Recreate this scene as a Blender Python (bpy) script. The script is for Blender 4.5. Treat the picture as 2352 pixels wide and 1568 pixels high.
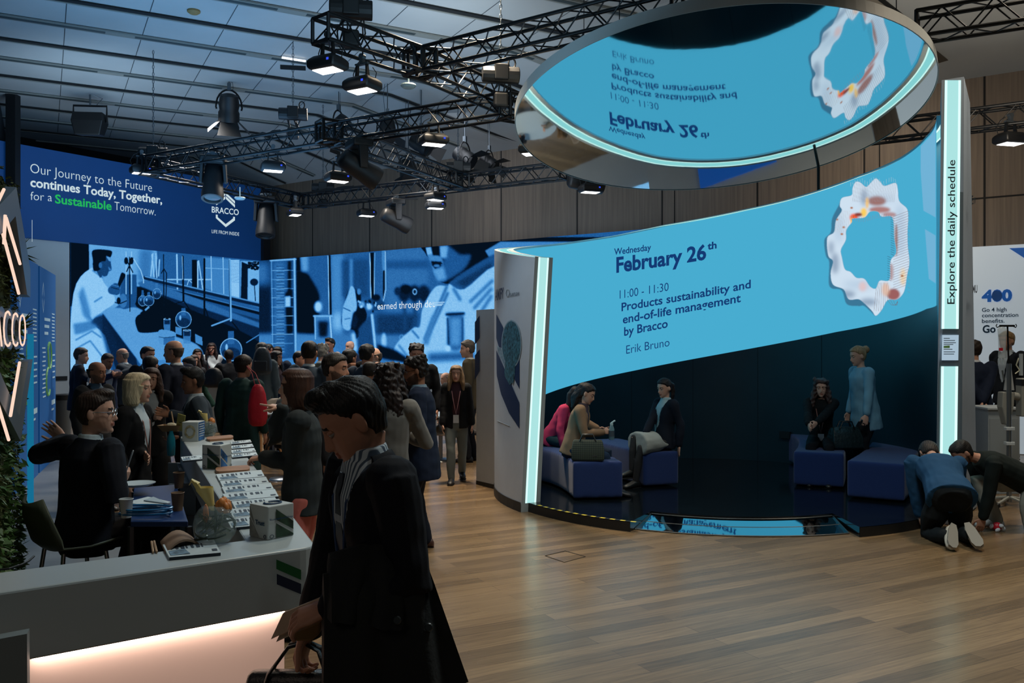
import bpy, bmesh, math, random
import numpy as np
from mathutils import Vector, Matrix
random.seed(7); np.random.seed(7)
R = math.radians
for o in list(bpy.data.objects): bpy.data.objects.remove(o)
SC = bpy.context.scene
COL = SC.collection
# ---------------------------------------------------------------- camera
F, CX, CY, EYE = 2000.0, 1176.0, 788.0, 1.9          # pixels of a 2352 x 1568 frame
cd = bpy.data.cameras.new('camera'); cam = bpy.data.objects.new('camera', cd); COL.objects.link(cam)
cd.sensor_width = 36.0; cd.lens = 36.0 * F / 2352.0; cd.shift_y = (CY - 784.0) / 2352.0
cd.clip_start = 0.05; cd.clip_end = 200
cam.location = (0, 0, EYE); cam.rotation_euler = (R(90), 0, 0)
SC.camera = cam
# ---------------------------------------------------------------- world, exposure
SC.view_settings.view_transform = 'Standard'; SC.view_settings.look = 'None'
SC.view_settings.gamma = 1.0; SC.view_settings.use_curve_mapping = False
SC.view_settings.exposure = 0.0
W = bpy.data.worlds.new('hall_air'); SC.world = W; W.use_nodes = True
W.node_tree.nodes['Background'].inputs[0].default_value = (0.26, 0.46, 0.56, 1)
W.node_tree.nodes['Background'].inputs[1].default_value = 0.052
# ---------------------------------------------------------------- large hall lights
def area(name, loc, aim, size, power, color, size_y=None, spread=180):
    l = bpy.data.lights.new(name, 'AREA'); l.energy = power; l.color = color; l.size = size; l.spread = R(spread)
    if size_y: l.shape = 'RECTANGLE'; l.size_y = size_y
    o = bpy.data.objects.new(name, l); COL.objects.link(o); o.location = loc
    o.rotation_euler = (Vector(aim) - Vector(loc)).to_track_quat('-Z', 'Y').to_euler(); return o
def spot(name, loc, aim, power, color, angle=60, blend=0.6, rad=0.12):
    l = bpy.data.lights.new(name, 'SPOT'); l.energy = power; l.color = color; l.spot_size = R(angle); l.spot_blend = blend
    l.shadow_soft_size = rad
    o = bpy.data.objects.new(name, l); COL.objects.link(o); o.location = loc
    o.rotation_euler = (Vector(aim) - Vector(loc)).to_track_quat('-Z', 'Y').to_euler(); return o
area('ceiling_wash', (-5.4, 15.0, 4.0), (-5.6, 16.6, 7.6), 3.5, 190, (0.20, 0.54, 1.0), 6.0)
area('ceiling_wash', (-1.2, 15.2, 4.6), (-.9, 18.8, 7.2), 2.0, 105, (0.74, 0.88, 1.0), 5.0)  # added wash without a fixture, brightens the sloping ceiling
area('ceiling_wash', (-.8, 8.2, 4.9), (-1.6, 11.0, 7.6), 2.5, 66, (0.42, 0.74, 1.0), 5.0)
area('ceiling_wash', (6.3, 10.8, 5.2), (7.0, 12.0, 7.2), 1.0, 70, (1.0, 0.86, 0.70), 3.0)
area('ceiling_wash', (-8.6, 18.6, 4.6), (-8.2, 21.5, 7.6), 2.0, 75, (0.55, 0.78, 1.0), 5.0)  # another added wash, lifts the dark rear of the ceiling
area('wall_fill', (-1.5, 19.6, 6.5), (-.6, 22.5, 3.6), .6, 62, (0.85, 0.90, 1.0), 6.0, 130)  # added area light without a fixture, brightens the panelled wall
area('wall_fill', (5.8, 14.8, 6.4), (7.2, 17.2, 3.8), .6, 56, (1.0, 0.84, 0.66), 6.0, 130)  # same kind of added light for the right end of the wall
area('hall_area_light', (2.2, 5.0, 7.2), (2.4, 5.6, 0), 1.4, 125, (0.86, 0.95, 0.94), 1.4, 110)
area('hall_area_light', (6.2, 9.0, 7.0), (5.6, 8.6, 0), 1.0, 95, (1.0, 0.84, 0.64), 1.0, 110)
area('hall_area_light', (-3.5, 18.0, 6.9), (-3.0, 16.0, 0), 1.2, 230, (1.0, 0.88, 0.74), 1.2, 120)
area('hall_area_light', (-0.6, 12.0, 6.9), (-0.7, 11.4, 0), 0.8, 170, (1.0, 0.82, 0.60), 0.8, 90)
area('hall_area_light', (-7.0, 18.6, 6.9), (-6.6, 17.6, 0), 1.2, 170, (0.95, 0.92, 0.88), 1.2, 120)  # added without a fixture to brighten stand base, people and floor at left
area('hall_area_light', (-2.2, -2.0, 4.6), (-.8, 3.2, .9), 1.5, 7, (1.0, 0.80, 0.66), 1.5, 120)  # unseen warm fill added behind the camera for the walking man and counter front
area('hall_area_light', (-.4, 7.2, 7.2), (-.3, 6.6, 0), .8, 34, (1.0, 0.84, 0.62), .8, 80)

# ---------------------------------------------------------------- helpers
def at(px, py, Y): return Vector(((px - CX) / F * Y, Y, EYE - (py - CY) / F * Y))
def on_z(px, py, z=0.0):
    Y = F * (EYE - z) / (py - CY); return Vector(((px - CX) / F * Y, Y, z))
def lin(c):
    out = []
    for v in c[:3]:
        v = v / 255.0
        out.append(v / 12.92 if v <= 0.04045 else ((v + 0.055) / 1.055) ** 2.4)
    return (*out, 1.0)
MATS = {}
def mat(name, c, rough=0.6, metal=0.0, emit=None, es=1.0, bump=0.0, bscale=60.0, var=0.0, vscale=8.0, spec=0.5, alpha=1.0, trans=0.0, sheen=0.0, stretch=None):
    if name in MATS: return MATS[name]
    m = bpy.data.materials.new(name); m.use_nodes = True; nt = m.node_tree; b = nt.nodes['Principled BSDF']
    b.inputs['Base Color'].default_value = lin(c); b.inputs['Roughness'].default_value = rough; b.inputs['Metallic'].default_value = metal
    b.inputs['Specular IOR Level'].default_value = spec
    if alpha < 1: b.inputs['Alpha'].default_value = alpha
    if trans: b.inputs['Transmission Weight'].default_value = trans
    if sheen: b.inputs['Sheen Weight'].default_value = sheen
    if emit is not None:
        b.inputs['Emission Color'].default_value = lin(emit); b.inputs['Emission Strength'].default_value = es
    tc = None
    if var or bump:
        tc = nt.nodes.new('ShaderNodeTexCoord'); src = tc.outputs['Object']
        if stretch:
            mp = nt.nodes.new('ShaderNodeMapping'); mp.inputs['Scale'].default_value = stretch
            nt.links.new(src, mp.inputs[0]); src = mp.outputs[0]
    if var:
        n = nt.nodes.new('ShaderNodeTexNoise'); n.inputs['Scale'].default_value = vscale; n.inputs['Detail'].default_value = 4
        nt.links.new(src, n.inputs['Vector'])
        cr = nt.nodes.new('ShaderNodeValToRGB'); e = cr.color_ramp.elements
        l = lin(c); e[0].position = 0.3; e[1].position = 0.7
        e[0].color = (*[x * (1 - var) for x in l[:3]], 1); e[1].color = (*[min(1, x * (1 + var)) for x in l[:3]], 1)
        nt.links.new(n.outputs[0], cr.inputs[0]); nt.links.new(cr.outputs[0], b.inputs['Base Color'])
    if bump:
        n2 = nt.nodes.new('ShaderNodeTexNoise'); n2.inputs['Scale'].default_value = bscale; n2.inputs['Detail'].default_value = 3
        nt.links.new(src, n2.inputs['Vector'])
        bp = nt.nodes.new('ShaderNodeBump'); bp.inputs['Strength'].default_value = bump; bp.inputs['Distance'].default_value = 0.01
        nt.links.new(n2.outputs[0], bp.inputs['Height']); nt.links.new(bp.outputs[0], b.inputs['Normal'])
    MATS[name] = m; return m
def emat(name, c, s=1.0):
    if name in MATS: return MATS[name]
    m = bpy.data.materials.new(name); m.use_nodes = True; nt = m.node_tree; nt.nodes.remove(nt.nodes['Principled BSDF'])
    e = nt.nodes.new('ShaderNodeEmission'); e.inputs[0].default_value = lin(c); e.inputs[1].default_value = s
    nt.links.new(e.outputs[0], nt.nodes['Material Output'].inputs[0]); MATS[name] = m; return m
def vmat(name, s=1.0):
    m = bpy.data.materials.new(name); m.use_nodes = True; nt = m.node_tree; nt.nodes.remove(nt.nodes['Principled BSDF'])
    a = nt.nodes.new('ShaderNodeVertexColor'); a.layer_name = 'picture'
    e = nt.nodes.new('ShaderNodeEmission'); e.inputs[1].default_value = s
    nt.links.new(a.outputs[0], e.inputs[0]); nt.links.new(e.outputs[0], nt.nodes['Material Output'].inputs[0]); MATS[name] = m; return m

def link(o, parent=None):
    COL.objects.link(o)
    if parent is not None: o.parent = parent
    return o
def tag(o, label, cat, group=None):
    o['label'] = label; o['category'] = cat
    if group: o['group'] = group
    return o
def thing(name, label, cat, loc=(0, 0, 0), rz=0.0, group=None):
    o = bpy.data.objects.new(name, None); o.empty_display_size = 0.1; link(o); o.location = loc; o.rotation_euler = (0, 0, rz)
    return tag(o, label, cat, group)
def dup(root, loc, rz, label, group=None):
    r = root.copy(); COL.objects.link(r); r.location = loc; r.rotation_euler = (0, 0, rz); r['label'] = label
    if group: r['group'] = group
    for ch in list(root.children):
        c = ch.copy(); COL.objects.link(c); c.parent = r
        for g in ch.children:
            d = g.copy(); COL.objects.link(d); d.parent = c
    return r
class MB:
    def __init__(s): s.v = []; s.f = []; s.m = []; s.cur = 0
    def add(s, vs, fs):
        n = len(s.v); s.v += [tuple(p) for p in vs]; s.f += [tuple(i + n for i in f) for f in fs]; s.m += [s.cur] * len(fs); return s
    def box(s, c, d, rot=None):
        x, y, z = d[0] / 2, d[1] / 2, d[2] / 2
        P = [Vector((a * x, b * y, e * z)) for a in (-1, 1) for b in (-1, 1) for e in (-1, 1)]
        if rot is not None: P = [rot @ p for p in P]
        c = Vector(c); P = [p + c for p in P]
        return s.add(P, [(0, 1, 3, 2), (4, 6, 7, 5), (0, 4, 5, 1), (2, 3, 7, 6), (0, 2, 6, 4), (1, 5, 7, 3)])
    def prism(s, poly, vec):
        n = len(poly); vec = Vector(vec); A = [Vector(p) for p in poly]; B = [p + vec for p in A]
        return s.add(A + B, [tuple(range(n))[::-1], tuple(range(n, 2 * n))] + [(i, (i + 1) % n, n + (i + 1) % n, n + i) for i in range(n)])
    def poly(s, pts): return s.add(pts, [tuple(range(len(pts)))])
    def loft(s, rings, caps=True, closed=True):
        n = len(rings[0]); vs = [p for r in rings for p in r]; fs = []
        for k in range(len(rings) - 1):
            for i in range(n if closed else n - 1):
                j = (i + 1) % n; fs.append((k * n + i, k * n + j, (k + 1) * n + j, (k + 1) * n + i))
        if caps: fs += [tuple(range(n))[::-1], tuple(range((len(rings) - 1) * n, len(rings) * n))]
        return s.add(vs, fs)
    def tube(s, pts, r, n=8, flat=None, round_ends=False):
        P = [Vector(p) for p in pts]; m = len(P)
        rr = [r] * m if isinstance(r, (int, float)) else list(r)
        if round_ends:
            d0 = (P[0] - P[1]).normalized(); d1 = (P[-1] - P[-2]).normalized()
            P = [P[0] + d0 * rr[0] * .85, P[0] + d0 * rr[0] * .5] + P + [P[-1] + d1 * rr[-1] * .5, P[-1] + d1 * rr[-1] * .85]
            rr = [rr[0] * .45, rr[0] * .85] + rr + [rr[-1] * .85, rr[-1] * .45]; m = len(P)
        rings = []; up = None
        for i in range(m):
            t = (P[min(i + 1, m - 1)] - P[max(i - 1, 0)])
            t = t.normalized() if t.length > 1e-9 else Vector((0, 0, 1))
            if up is None:
                up = Vector((0, 0, 1)) if abs(t.z) < .9 else Vector((0, 1, 0))
            a = (up - t * up.dot(t))
            if a.length < 1e-6: a = t.orthogonal()
            a.normalize(); b = t.cross(a); up = a
            fa = flat or (1, 1)
            rings.append([P[i] + (a * math.cos(2 * math.pi * k / n) * fa[0] + b * math.sin(2 * math.pi * k / n) * fa[1]) * rr[i] for k in range(n)])
        return s.loft(rings)
    def ell(s, c, rad, rot=None, nu=12, nv=8):
        c = Vector(c); rings = []
        for j in range(nv + 1):
            t = -math.pi / 2 + math.pi * (j + .0) / nv
            t = max(min(t, math.pi / 2 - .06), -math.pi / 2 + .06)
            ring = []
            for i in range(nu):
                p = 2 * math.pi * i / nu
                q = Vector((rad[0] * math.cos(t) * math.cos(p), rad[1] * math.cos(t) * math.sin(p), rad[2] * math.sin(t)))
                ring.append(c + (rot @ q if rot is not None else q))
            rings.append(ring)
        return s.loft(rings)
    def lathe(s, prof, n=24, c=(0, 0, 0), rot=None):
        c = Vector(c); rings = []
        for r, z in prof:
            ring = [Vector((r * math.cos(2 * math.pi * i / n), r * math.sin(2 * math.pi * i / n), z)) for i in range(n)]
            rings.append([c + (rot @ p if rot is not None else p) for p in ring])
        return s.loft(rings)
    def build(s, name, m, parent=None, smooth=False, bevel=0.0, seg=2, world=False, base=False):
        me = bpy.data.meshes.new(name); off = Vector((0, 0, 0))
        if world and parent is not None:
            p = parent
            while p is not None: off += Vector(p.location); p = p.parent
        if base:
            A = np.array(s.v); off = Vector((A[:, 0].mean(), A[:, 1].mean(), A[:, 2].min()))
        vs = [(a - off.x, b - off.y, c - off.z) for a, b, c in s.v]
        me.from_pydata(vs, [], s.f); me.update()
        if bevel:
            bm = bmesh.new(); bm.from_mesh(me); bmesh.ops.recalc_face_normals(bm, faces=bm.faces); bm.to_mesh(me); bm.free()
        for q in (m if isinstance(m, (list, tuple)) else [m]): me.materials.append(q)
        if any(s.m): me.polygons.foreach_set('material_index', s.m)
        if smooth: me.polygons.foreach_set('use_smooth', [True] * len(me.polygons))
        o = bpy.data.objects.new(name, me); link(o, parent)
        if base: o.location = off
        if bevel:
            b = o.modifiers.new('edge', 'BEVEL'); b.width = bevel; b.segments = seg; b.limit_method = 'ANGLE'; b.angle_limit = R(40)
            if smooth or seg > 2:
                me.polygons.foreach_set('use_smooth', [True] * len(me.polygons))
                me.set_sharp_from_angle(angle=R(50))
        elif smooth: me.set_sharp_from_angle(angle=R(60))
        return o
def text2d(s, weight=0.0):
    cu = bpy.data.curves.new('t', 'FONT'); cu.body = s; cu.size = 1.0; cu.offset = weight; cu.resolution_u = 3
    o = bpy.data.objects.new('t', cu); COL.objects.link(o)
    bpy.context.view_layer.update()
    me = bpy.data.meshes.new_from_object(o.evaluated_get(bpy.context.evaluated_depsgraph_get()))
    V = np.array([v.co[:2] for v in me.vertices]).reshape(-1, 2); Fs = [tuple(p.vertices) for p in me.polygons]
    bpy.data.objects.remove(o); bpy.data.curves.remove(cu); bpy.data.meshes.remove(me)
    return V, Fs
def lettering(s, fn, m, parent, weight=0.0, name='lettering', world=True):
    """fn(u in 0..1 along the line, v in cap heights) -> point"""
    V, Fs = text2d(s, weight)
    x0, x1 = V[:, 0].min(), V[:, 0].max(); cap = 0.70
    mb = MB(); mb.add([fn((p[0] - x0) / (x1 - x0), p[1] / cap) for p in V], Fs)
    return mb.build(name, m, parent, world=world)
def flat_line(p0, p1, h, n, up=Vector((0, 0, 1)), off=0.006):
    p0 = Vector(p0); p1 = Vector(p1); n = Vector(n)
    return lambda u, v: p0 + (p1 - p0) * u + up * (h * v) + n * off
def on_plane(px, py, P0, n):
    d = Vector(((px - CX) / F, 1.0, -(py - CY) / F)); o = Vector((0, 0, EYE))
    return o + d * ((Vector(P0) - o).dot(n) / d.dot(n))
# ---------------------------------------------------------------- picture painter (content of the LED screens)
def blur(a, r):
    r = int(round(r))
    if r < 1: return a
    for _ in range(2):
        for ax in (0, 1):
            pad = [(0, 0)] * a.ndim; pad[ax] = (r + 1, r)
            c = np.cumsum(np.pad(a, pad, mode='edge'), axis=ax)
            n = a.shape[ax]
            hi = np.take(c, range(2 * r + 1, 2 * r + 1 + n), axis=ax); lo = np.take(c, range(0, n), axis=ax)
            a = (hi - lo) / (2 * r + 1)
    return a
def curvy(P, n=5):
    out = []; m = len(P)
    for i in range(m):
        p0, p1, p2, p3 = [np.array(P[(i + k) % m], float) for k in (-1, 0, 1, 2)]
        for j in range(n):
            t = j / n; out.append(tuple(.5 * (2 * p1 + (p2 - p0) * t + (2 * p0 - 5 * p1 + 4 * p2 - p3) * t * t + (3 * p1 - p0 - 3 * p2 + p3) * t ** 3)))
    return out
class Paint:
    def __init__(s, w, h, k, base):      # canvas pixels, k = canvas px per drawing unit
        s.w, s.h, s.k = w, h, k
        b = np.array(base, float).reshape(-1); s.a = np.ones((h, w, len(b))) * b
        s.xx, s.yy = np.meshgrid(np.arange(w) + .5, np.arange(h) + .5)
    def mask(s, pts):
        P = [(x * s.k, y * s.k) for x, y in pts]; m = np.zeros((s.h, s.w), bool)
        for i in range(len(P)):
            (x0, y0), (x1, y1) = P[i], P[(i + 1) % len(P)]
            if abs(y1 - y0) < 1e-9: continue
            c = ((s.yy >= min(y0, y1)) & (s.yy < max(y0, y1))) & (s.xx < (x1 - x0) * (s.yy - y0) / (y1 - y0) + x0)
            m ^= c
        return m.astype(float)
    def put(s, m, val, soft=0, alpha=1.0):
        m = blur(m, soft * s.k) * alpha if soft else m * alpha
        s.a = s.a * (1 - m[..., None]) + np.array(val, float).reshape(1, 1, -1) * m[..., None]
    def poly(s, pts, val, soft=0, alpha=1.0): s.put(s.mask(curvy(pts) if len(pts) >= 6 else pts), val, soft, alpha)
    def ell(s, cx, cy, rx, ry, val, soft=0, alpha=1.0, ring=0):
        d = np.sqrt(((s.xx / s.k - cx) / rx) ** 2 + ((s.yy / s.k - cy) / ry) ** 2)
        m = (d < 1).astype(float)
        if ring: m = ((d < 1) & (d > 1 - ring)).astype(float)
        s.put(m, val, soft, alpha)
    def line(s, pts, wd, val, soft=0, alpha=1.0):
        m = np.zeros((s.h, s.w))
        for (x0, y0), (x1, y1) in zip(pts[:-1], pts[1:]):
            x0, y0, x1, y1 = [q * s.k for q in (x0, y0, x1, y1)]
            dx, dy = x1 - x0, y1 - y0; L = dx * dx + dy * dy + 1e-9
            t = np.clip(((s.xx - x0) * dx + (s.yy - y0) * dy) / L, 0, 1)
            d = np.hypot(s.xx - x0 - t * dx, s.yy - y0 - t * dy)
            m = np.maximum(m, np.clip(wd * s.k / 2 + .5 - d, 0, 1))
        s.put(m, val, soft, alpha)
    def sample(s, x, y):                 # canvas pixels, bilinear
        x = np.clip(x - .5, 0, s.w - 1.001); y = np.clip(y - .5, 0, s.h - 1.001)
        i, j = x.astype(int), y.astype(int); fx, fy = (x - i)[..., None], (y - j)[..., None]
        a = s.a; i1 = np.minimum(i + 1, s.w - 1); j1 = np.minimum(j + 1, s.h - 1)
        return (a[j, i] * (1 - fx) + a[j, i1] * fx) * (1 - fy) + (a[j1, i] * (1 - fx) + a[j1, i1] * fx) * fy
def picture_mesh(name, pts, rgb, m, parent):
    """pts (h,w,3) world grid, rgb (h,w,3) linear colours"""
    h, w = pts.shape[:2]; off = Vector((0, 0, 0)); p = parent
    while p is not None: off += Vector(p.location); p = p.parent
    V = pts.reshape(-1, 3) - np.array(off)
    idx = np.arange(h * w).reshape(h, w)
    q = np.stack([idx[:-1, :-1], idx[:-1, 1:], idx[1:, 1:], idx[1:, :-1]], -1).reshape(-1, 4)
    me = bpy.data.meshes.new(name); me.vertices.add(len(V)); me.vertices.foreach_set('co', V.ravel())
    me.loops.add(q.size); me.loops.foreach_set('vertex_index', q.ravel().astype(np.int32))
    me.polygons.add(len(q)); me.polygons.foreach_set('loop_start', np.arange(0, q.size, 4, dtype=np.int32))
    me.update(calc_edges=True)
    ca = me.color_attributes.new('picture', 'FLOAT_COLOR', 'POINT')
    ca.data.foreach_set('color', np.concatenate([rgb.reshape(-1, 3), np.ones((h * w, 1))], 1).ravel().astype(np.float32))
    me.materials.append(m); o = bpy.data.objects.new(name, me); return link(o, parent)
def srgb2lin(a):
    a = np.asarray(a, float) / 255.0
    return np.where(a <= 0.04045, a / 12.92, ((a + 0.055) / 1.055) ** 2.4)
# ================================================================ SETTING
ua = Vector((0.88, 0.474, 0)).normalized(); va = Vector((-ua.y, ua.x, 0))        # floor boards and ceiling channels
A = Vector((-0.822, 0.569, 0)).normalized(); B = Vector((0.569, 0.822, 0)).normalized()   # stand axes
def wood_floor():
    m = bpy.data.materials.new('oak_boards'); m.use_nodes = True; nt = m.node_tree; b = nt.nodes['Principled BSDF']; L = nt.links
    tc = nt.nodes.new('ShaderNodeTexCoord'); mp = nt.nodes.new('ShaderNodeMapping'); mp.inputs['Rotation'].default_value = (0, 0, -math.atan2(ua.y, ua.x))
    L.new(tc.outputs['Object'], mp.inputs[0])
    br = nt.nodes.new('ShaderNodeTexBrick'); br.offset = 0.37; br.inputs['Scale'].default_value = 1.0
    br.inputs['Brick Width'].default_value = 1.9; br.inputs['Row Height'].default_value = 0.135
    br.inputs['Mortar Size'].default_value = 0.0016; br.inputs['Mortar Smooth'].default_value = 0.3; br.inputs['Bias'].default_value = 0
    br.inputs['Color1'].default_value = lin((106, 86, 62)); br.inputs['Color2'].default_value = lin((138, 114, 84)); br.inputs['Mortar'].default_value = lin((84, 60, 38))
    L.new(mp.outputs[0], br.inputs['Vector'])
    st = nt.nodes.new('ShaderNodeMapping'); st.inputs['Scale'].default_value = (1.3, 26, 1); L.new(mp.outputs[0], st.inputs[0])
    n = nt.nodes.new('ShaderNodeTexNoise'); n.inputs['Scale'].default_value = 2.0; n.inputs['Detail'].default_value = 6; n.inputs['Distortion'].default_value = 0.6
    L.new(st.outputs[0], n.inputs['Vector'])
    mx = nt.nodes.new('ShaderNodeMix'); mx.data_type = 'RGBA'; mx.blend_type = 'MULTIPLY'; mx.inputs[0].default_value = 0.55
    cr = nt.nodes.new('ShaderNodeValToRGB'); e = cr.color_ramp.elements; e[0].position = .33; e[1].position = .68
    e[0].color = (.52, .48, .44, 1); e[1].color = (1.15, 1.12, 1.08, 1); L.new(n.outputs[0], cr.inputs[0])
    L.new(br.outputs['Color'], mx.inputs[6]); L.new(cr.outputs[0], mx.inputs[7]); L.new(mx.outputs[2], b.inputs['Base Color'])
    n2 = nt.nodes.new('ShaderNodeTexNoise'); n2.inputs['Scale'].default_value = 1.1; L.new(mp.outputs[0], n2.inputs['Vector'])
    mr = nt.nodes.new('ShaderNodeMapRange'); mr.inputs[3].default_value = .21; mr.inputs[4].default_value = .33; L.new(n2.outputs[0], mr.inputs[0]); L.new(mr.outputs[0], b.inputs['Roughness'])
    bp = nt.nodes.new('ShaderNodeBump'); bp.inputs['Strength'].default_value = .10; bp.inputs['Distance'].default_value = .004
    L.new(n.outputs[0], bp.inputs['Height']); L.new(bp.outputs[0], b.inputs['Normal'])
    return m
def struct(o):
    o['kind'] = 'structure'; return o
fl = MB(); fl.add([(-22, -4, 0), (22, -4, 0), (22, 36, 0), (-22, 36, 0)], [(0, 1, 2, 3)])
struct(fl.build('floor', wood_floor()))
hatch = MB()
q = [on_z(1252, 1276, .0015), on_z(1298, 1265, .0015), on_z(1345, 1278, .0015), on_z(1296, 1291, .0015)]
for i in range(4):
    a, b_ = q[i], q[(i + 1) % 4]; hatch.tube([a, b_], .0035, 4)
struct(hatch.build('trim_1', mat('seam_dark', (30, 24, 18), .8)))
cp = MB(); c0 = Vector((-2.0, 4.3, .004))
cp.add([(-4.0, 3.6, .004), (-1.75, 4.2, .004), (-3.3, 7.8, .004), (-7.6, 14.6, .004), (-9.5, 13.5, .004)], [(0, 1, 2, 3, 4)])
struct(cp.build('floor', mat('grey_vinyl', (120, 130, 138), .45, var=.12, vscale=3)))

# ceiling: flat field, then a field that falls to the panelled wall
ZC, ZW = 7.6, 6.76
F1, F2 = Vector((-4.7, 21.6, 0)), Vector((0.06, 17.0, 0)); fd = (F2 - F1).normalized()
W0 = Vector((0.32, 21.6, 0))
m_ceil = mat('ceiling_board', (168, 172, 172), .85, var=.05, vscale=.8)
def fold_pt(k): return F1 + fd * k
def wall_pt(k): return W0 - A * k
cm = MB()
far_l = Vector((-15.5, 33, 0)); 
fl_a = fold_pt(-9.0); fl_b = fold_pt(17.5)
cm.add([(-30, 33.5, ZC), (-30, -3, ZC), (fl_b.x, -3, ZC), (fl_b.x, fl_b.y, ZC), (fl_a.x, fl_a.y, ZC), (-11, 33.5, ZC)], [(0, 1, 2, 3, 4, 5)])
N = 14; fs, ws = [], []
for i in range(N + 1):
    t = i / N; p = fold_pt(-9.0 + 26.5 * t); w_ = wall_pt(-13.5 + 31 * t); fs.append((p.x, p.y, ZC)); ws.append((w_.x, w_.y, ZW))
cm.loft([fs, ws], caps=False, closed=False)
cm.add([(fl_b.x, -3, ZC), (fl_b.x + 6, -3, ZC), ws[-1], fs[-1]], [(0, 1, 2, 3)])
struct(cm.build('ceiling', m_ceil))
def ceil_z(p):
    # height of the ceiling over a plan point
    d = (Vector((p.x, p.y, 0)) - F1); nrm = Vector((-fd.y, fd.x, 0)); nrm = nrm if nrm.dot(W0 - F1) > 0 else -nrm
    s = d.dot(nrm)
    if s <= 0: return ZC
    k = d.dot(fd); t = (k + 9.0) / 26.5; w_ = wall_pt(-13.5 + 31 * t)
    s1 = (w_ - F1).dot(nrm); return ZC - (ZC - ZW) * min(1, s / max(.1, s1))
m_rail = mat('channel_grey', (128, 130, 124), .6); m_slot = mat('channel_dark', (14, 18, 20), .7); m_inset = mat('channel_inset', (58, 68, 68), .5)
def channel(v, kind, idx):
    mb = MB(); wd = .095 if kind == 'rail' else .055
    us = np.arange(-16, 12.01, .5); pts = []
    for u in us:
        p = ua * u + va * v
        if p.y > 33 or p.y < 4: continue
        if (p - W0).dot(Vector((-A.y, A.x, 0))) * (Vector((0, 0, 0)) - W0).dot(Vector((-A.y, A.x, 0))) < 0: continue
        pts.append(Vector((p.x, p.y, ceil_z(p) - .012)))
    if len(pts) < 2: return
    for a, b_ in zip(pts[:-1], pts[1:]):
        mb.cur = 0
        h = .03 if kind == 'rail' else .02
        mb.prism([a - va * wd, a + va * wd, b_ + va * wd, b_ - va * wd], (0, 0, -h))
    if kind == 'rail':
        for k, (a, b_) in enumerate(zip(pts[:-1], pts[1:])):
            if k % 5 == 4: continue
            mb.cur = 1; mb.prism([a - va * .06 - Vector((0, 0, .03)), a + va * .035 - Vector((0, 0, .03)), b_ + va * .035 - Vector((0, 0, .03)), b_ - va * .06 - Vector((0, 0, .03))], (0, 0, -.006))
    else:
        for a, b_ in zip(pts[:-1], pts[1:]):
            mb.cur = 1; mb.prism([a + va * wd, a + va * (wd + .05), b_ + va * (wd + .05), b_ + va * wd], (0, 0, -.03))
    struct(mb.build('trim_%d' % idx, [m_rail, m_inset] if kind == 'rail' else [m_slot, m_rail]))
ti = 2
for k in range(-5, 9):
    channel(17.5 + 1.3 * k, 'rail' if k % 2 == 0 else 'slot', ti); ti += 1
seam = MB()
for k in range(-8, 9):
    u = .35 + 1.27 * k; pts = []
    for v in np.arange(8, 27, .5):
        p = ua * u + va * v
        if (p - W0).dot(Vector((-A.y, A.x, 0))) * (-W0).dot(Vector((-A.y, A.x, 0))) < 0: continue
        pts.append(Vector((p.x, p.y, ceil_z(p) - .004)))
    for a, b_ in zip(pts[:-1], pts[1:]): seam.prism([a - ua * .006, a + ua * .006, b_ + ua * .006, b_ - ua * .006], (0, 0, -.002))
struct(seam.build('trim_%d' % ti, mat('seam_grey', (50, 58, 62), .8))); ti += 1

# panelled back wall
def wall_quad(mb, k0, k1, z0, z1, off=0.0):
    nrm = Vector((-A.y, A.x, 0)); nrm = nrm if nrm.dot(-W0) > 0 else -nrm
    a = wall_pt(k0) + nrm * off; b_ = wall_pt(k1) + nrm * off
    mb.add([(a.x, a.y, z0), (b_.x, b_.y, z0), (b_.x, b_.y, z1), (a.x, a.y, z1)], [(0, 1, 2, 3)])
m_pan = mat('walnut_panel', (112, 98, 84), .55, var=.22, vscale=2.5, stretch=(9, 9, .25))
wb = MB(); wall_quad(wb, -10.2, 18, 0, ZW + .02); struct(wb.build('wall_back', m_pan))
wj = MB(); nW = Vector((-A.y, A.x, 0)); nW = nW if nW.dot(-W0) > 0 else -nW
ks = [-9.9, -7.61, -5.28, -3.0, -.72, 1.50, 3.70, 5.87, 8.0, 10.08, 12.1, 14.2, 16.2]
for i, k in enumerate(ks):
    wall_quad(wj, k - .018, k + .018, 0, ZW, .004)
for k in (4.0, 8.28): wall_quad(wj, k - .012, k + .012, 0, ZW, .004)
wall_quad(wj, 5, 18, 4.53, 4.56, .005); wall_quad(wj, -10, 5, 2.3, 2.33, .005)
struct(wj.build('trim_%d' % ti, mat('joint_black', (16, 14, 13), .8))); ti += 1
# black drapes beyond the banner and the left flank of the hall
dk = MB(); p0 = Vector((-15.0, 22.0, 0)); p1 = p0 + B * 13.0
dk.prism([(p0.x, p0.y, 0), (p1.x, p1.y, 0), (p1.x, p1.y, ZC), (p0.x, p0.y, ZC)], (-.2, .2, 0))
struct(dk.build('wall_far', mat('drape_black', (14, 17, 20), .9, bump=.4, bscale=6)))
lw = MB(); p0 = Vector((-9.96, 16.6, 0)) - va * 3; p1 = Vector((-9.96, 16.6, 0)) + va * 9.2
lw.prism([(p0.x, p0.y, 0), (p1.x, p1.y, 0), (p1.x, p1.y, ZC), (p0.x, p0.y, ZC)], (-.3, -.2, 0))
struct(lw.build('wall_left', mat('left_wall_grey', (44, 52, 58), .8)))
cb = MB(); pc = at(30, 340, 20.0); cb.box((pc.x, pc.y, 6.3), (.22, .22, 2.6)); struct(cb.build('trim_%d' % ti, mat('post_black', (12, 15, 18), .6))); ti += 1
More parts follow.
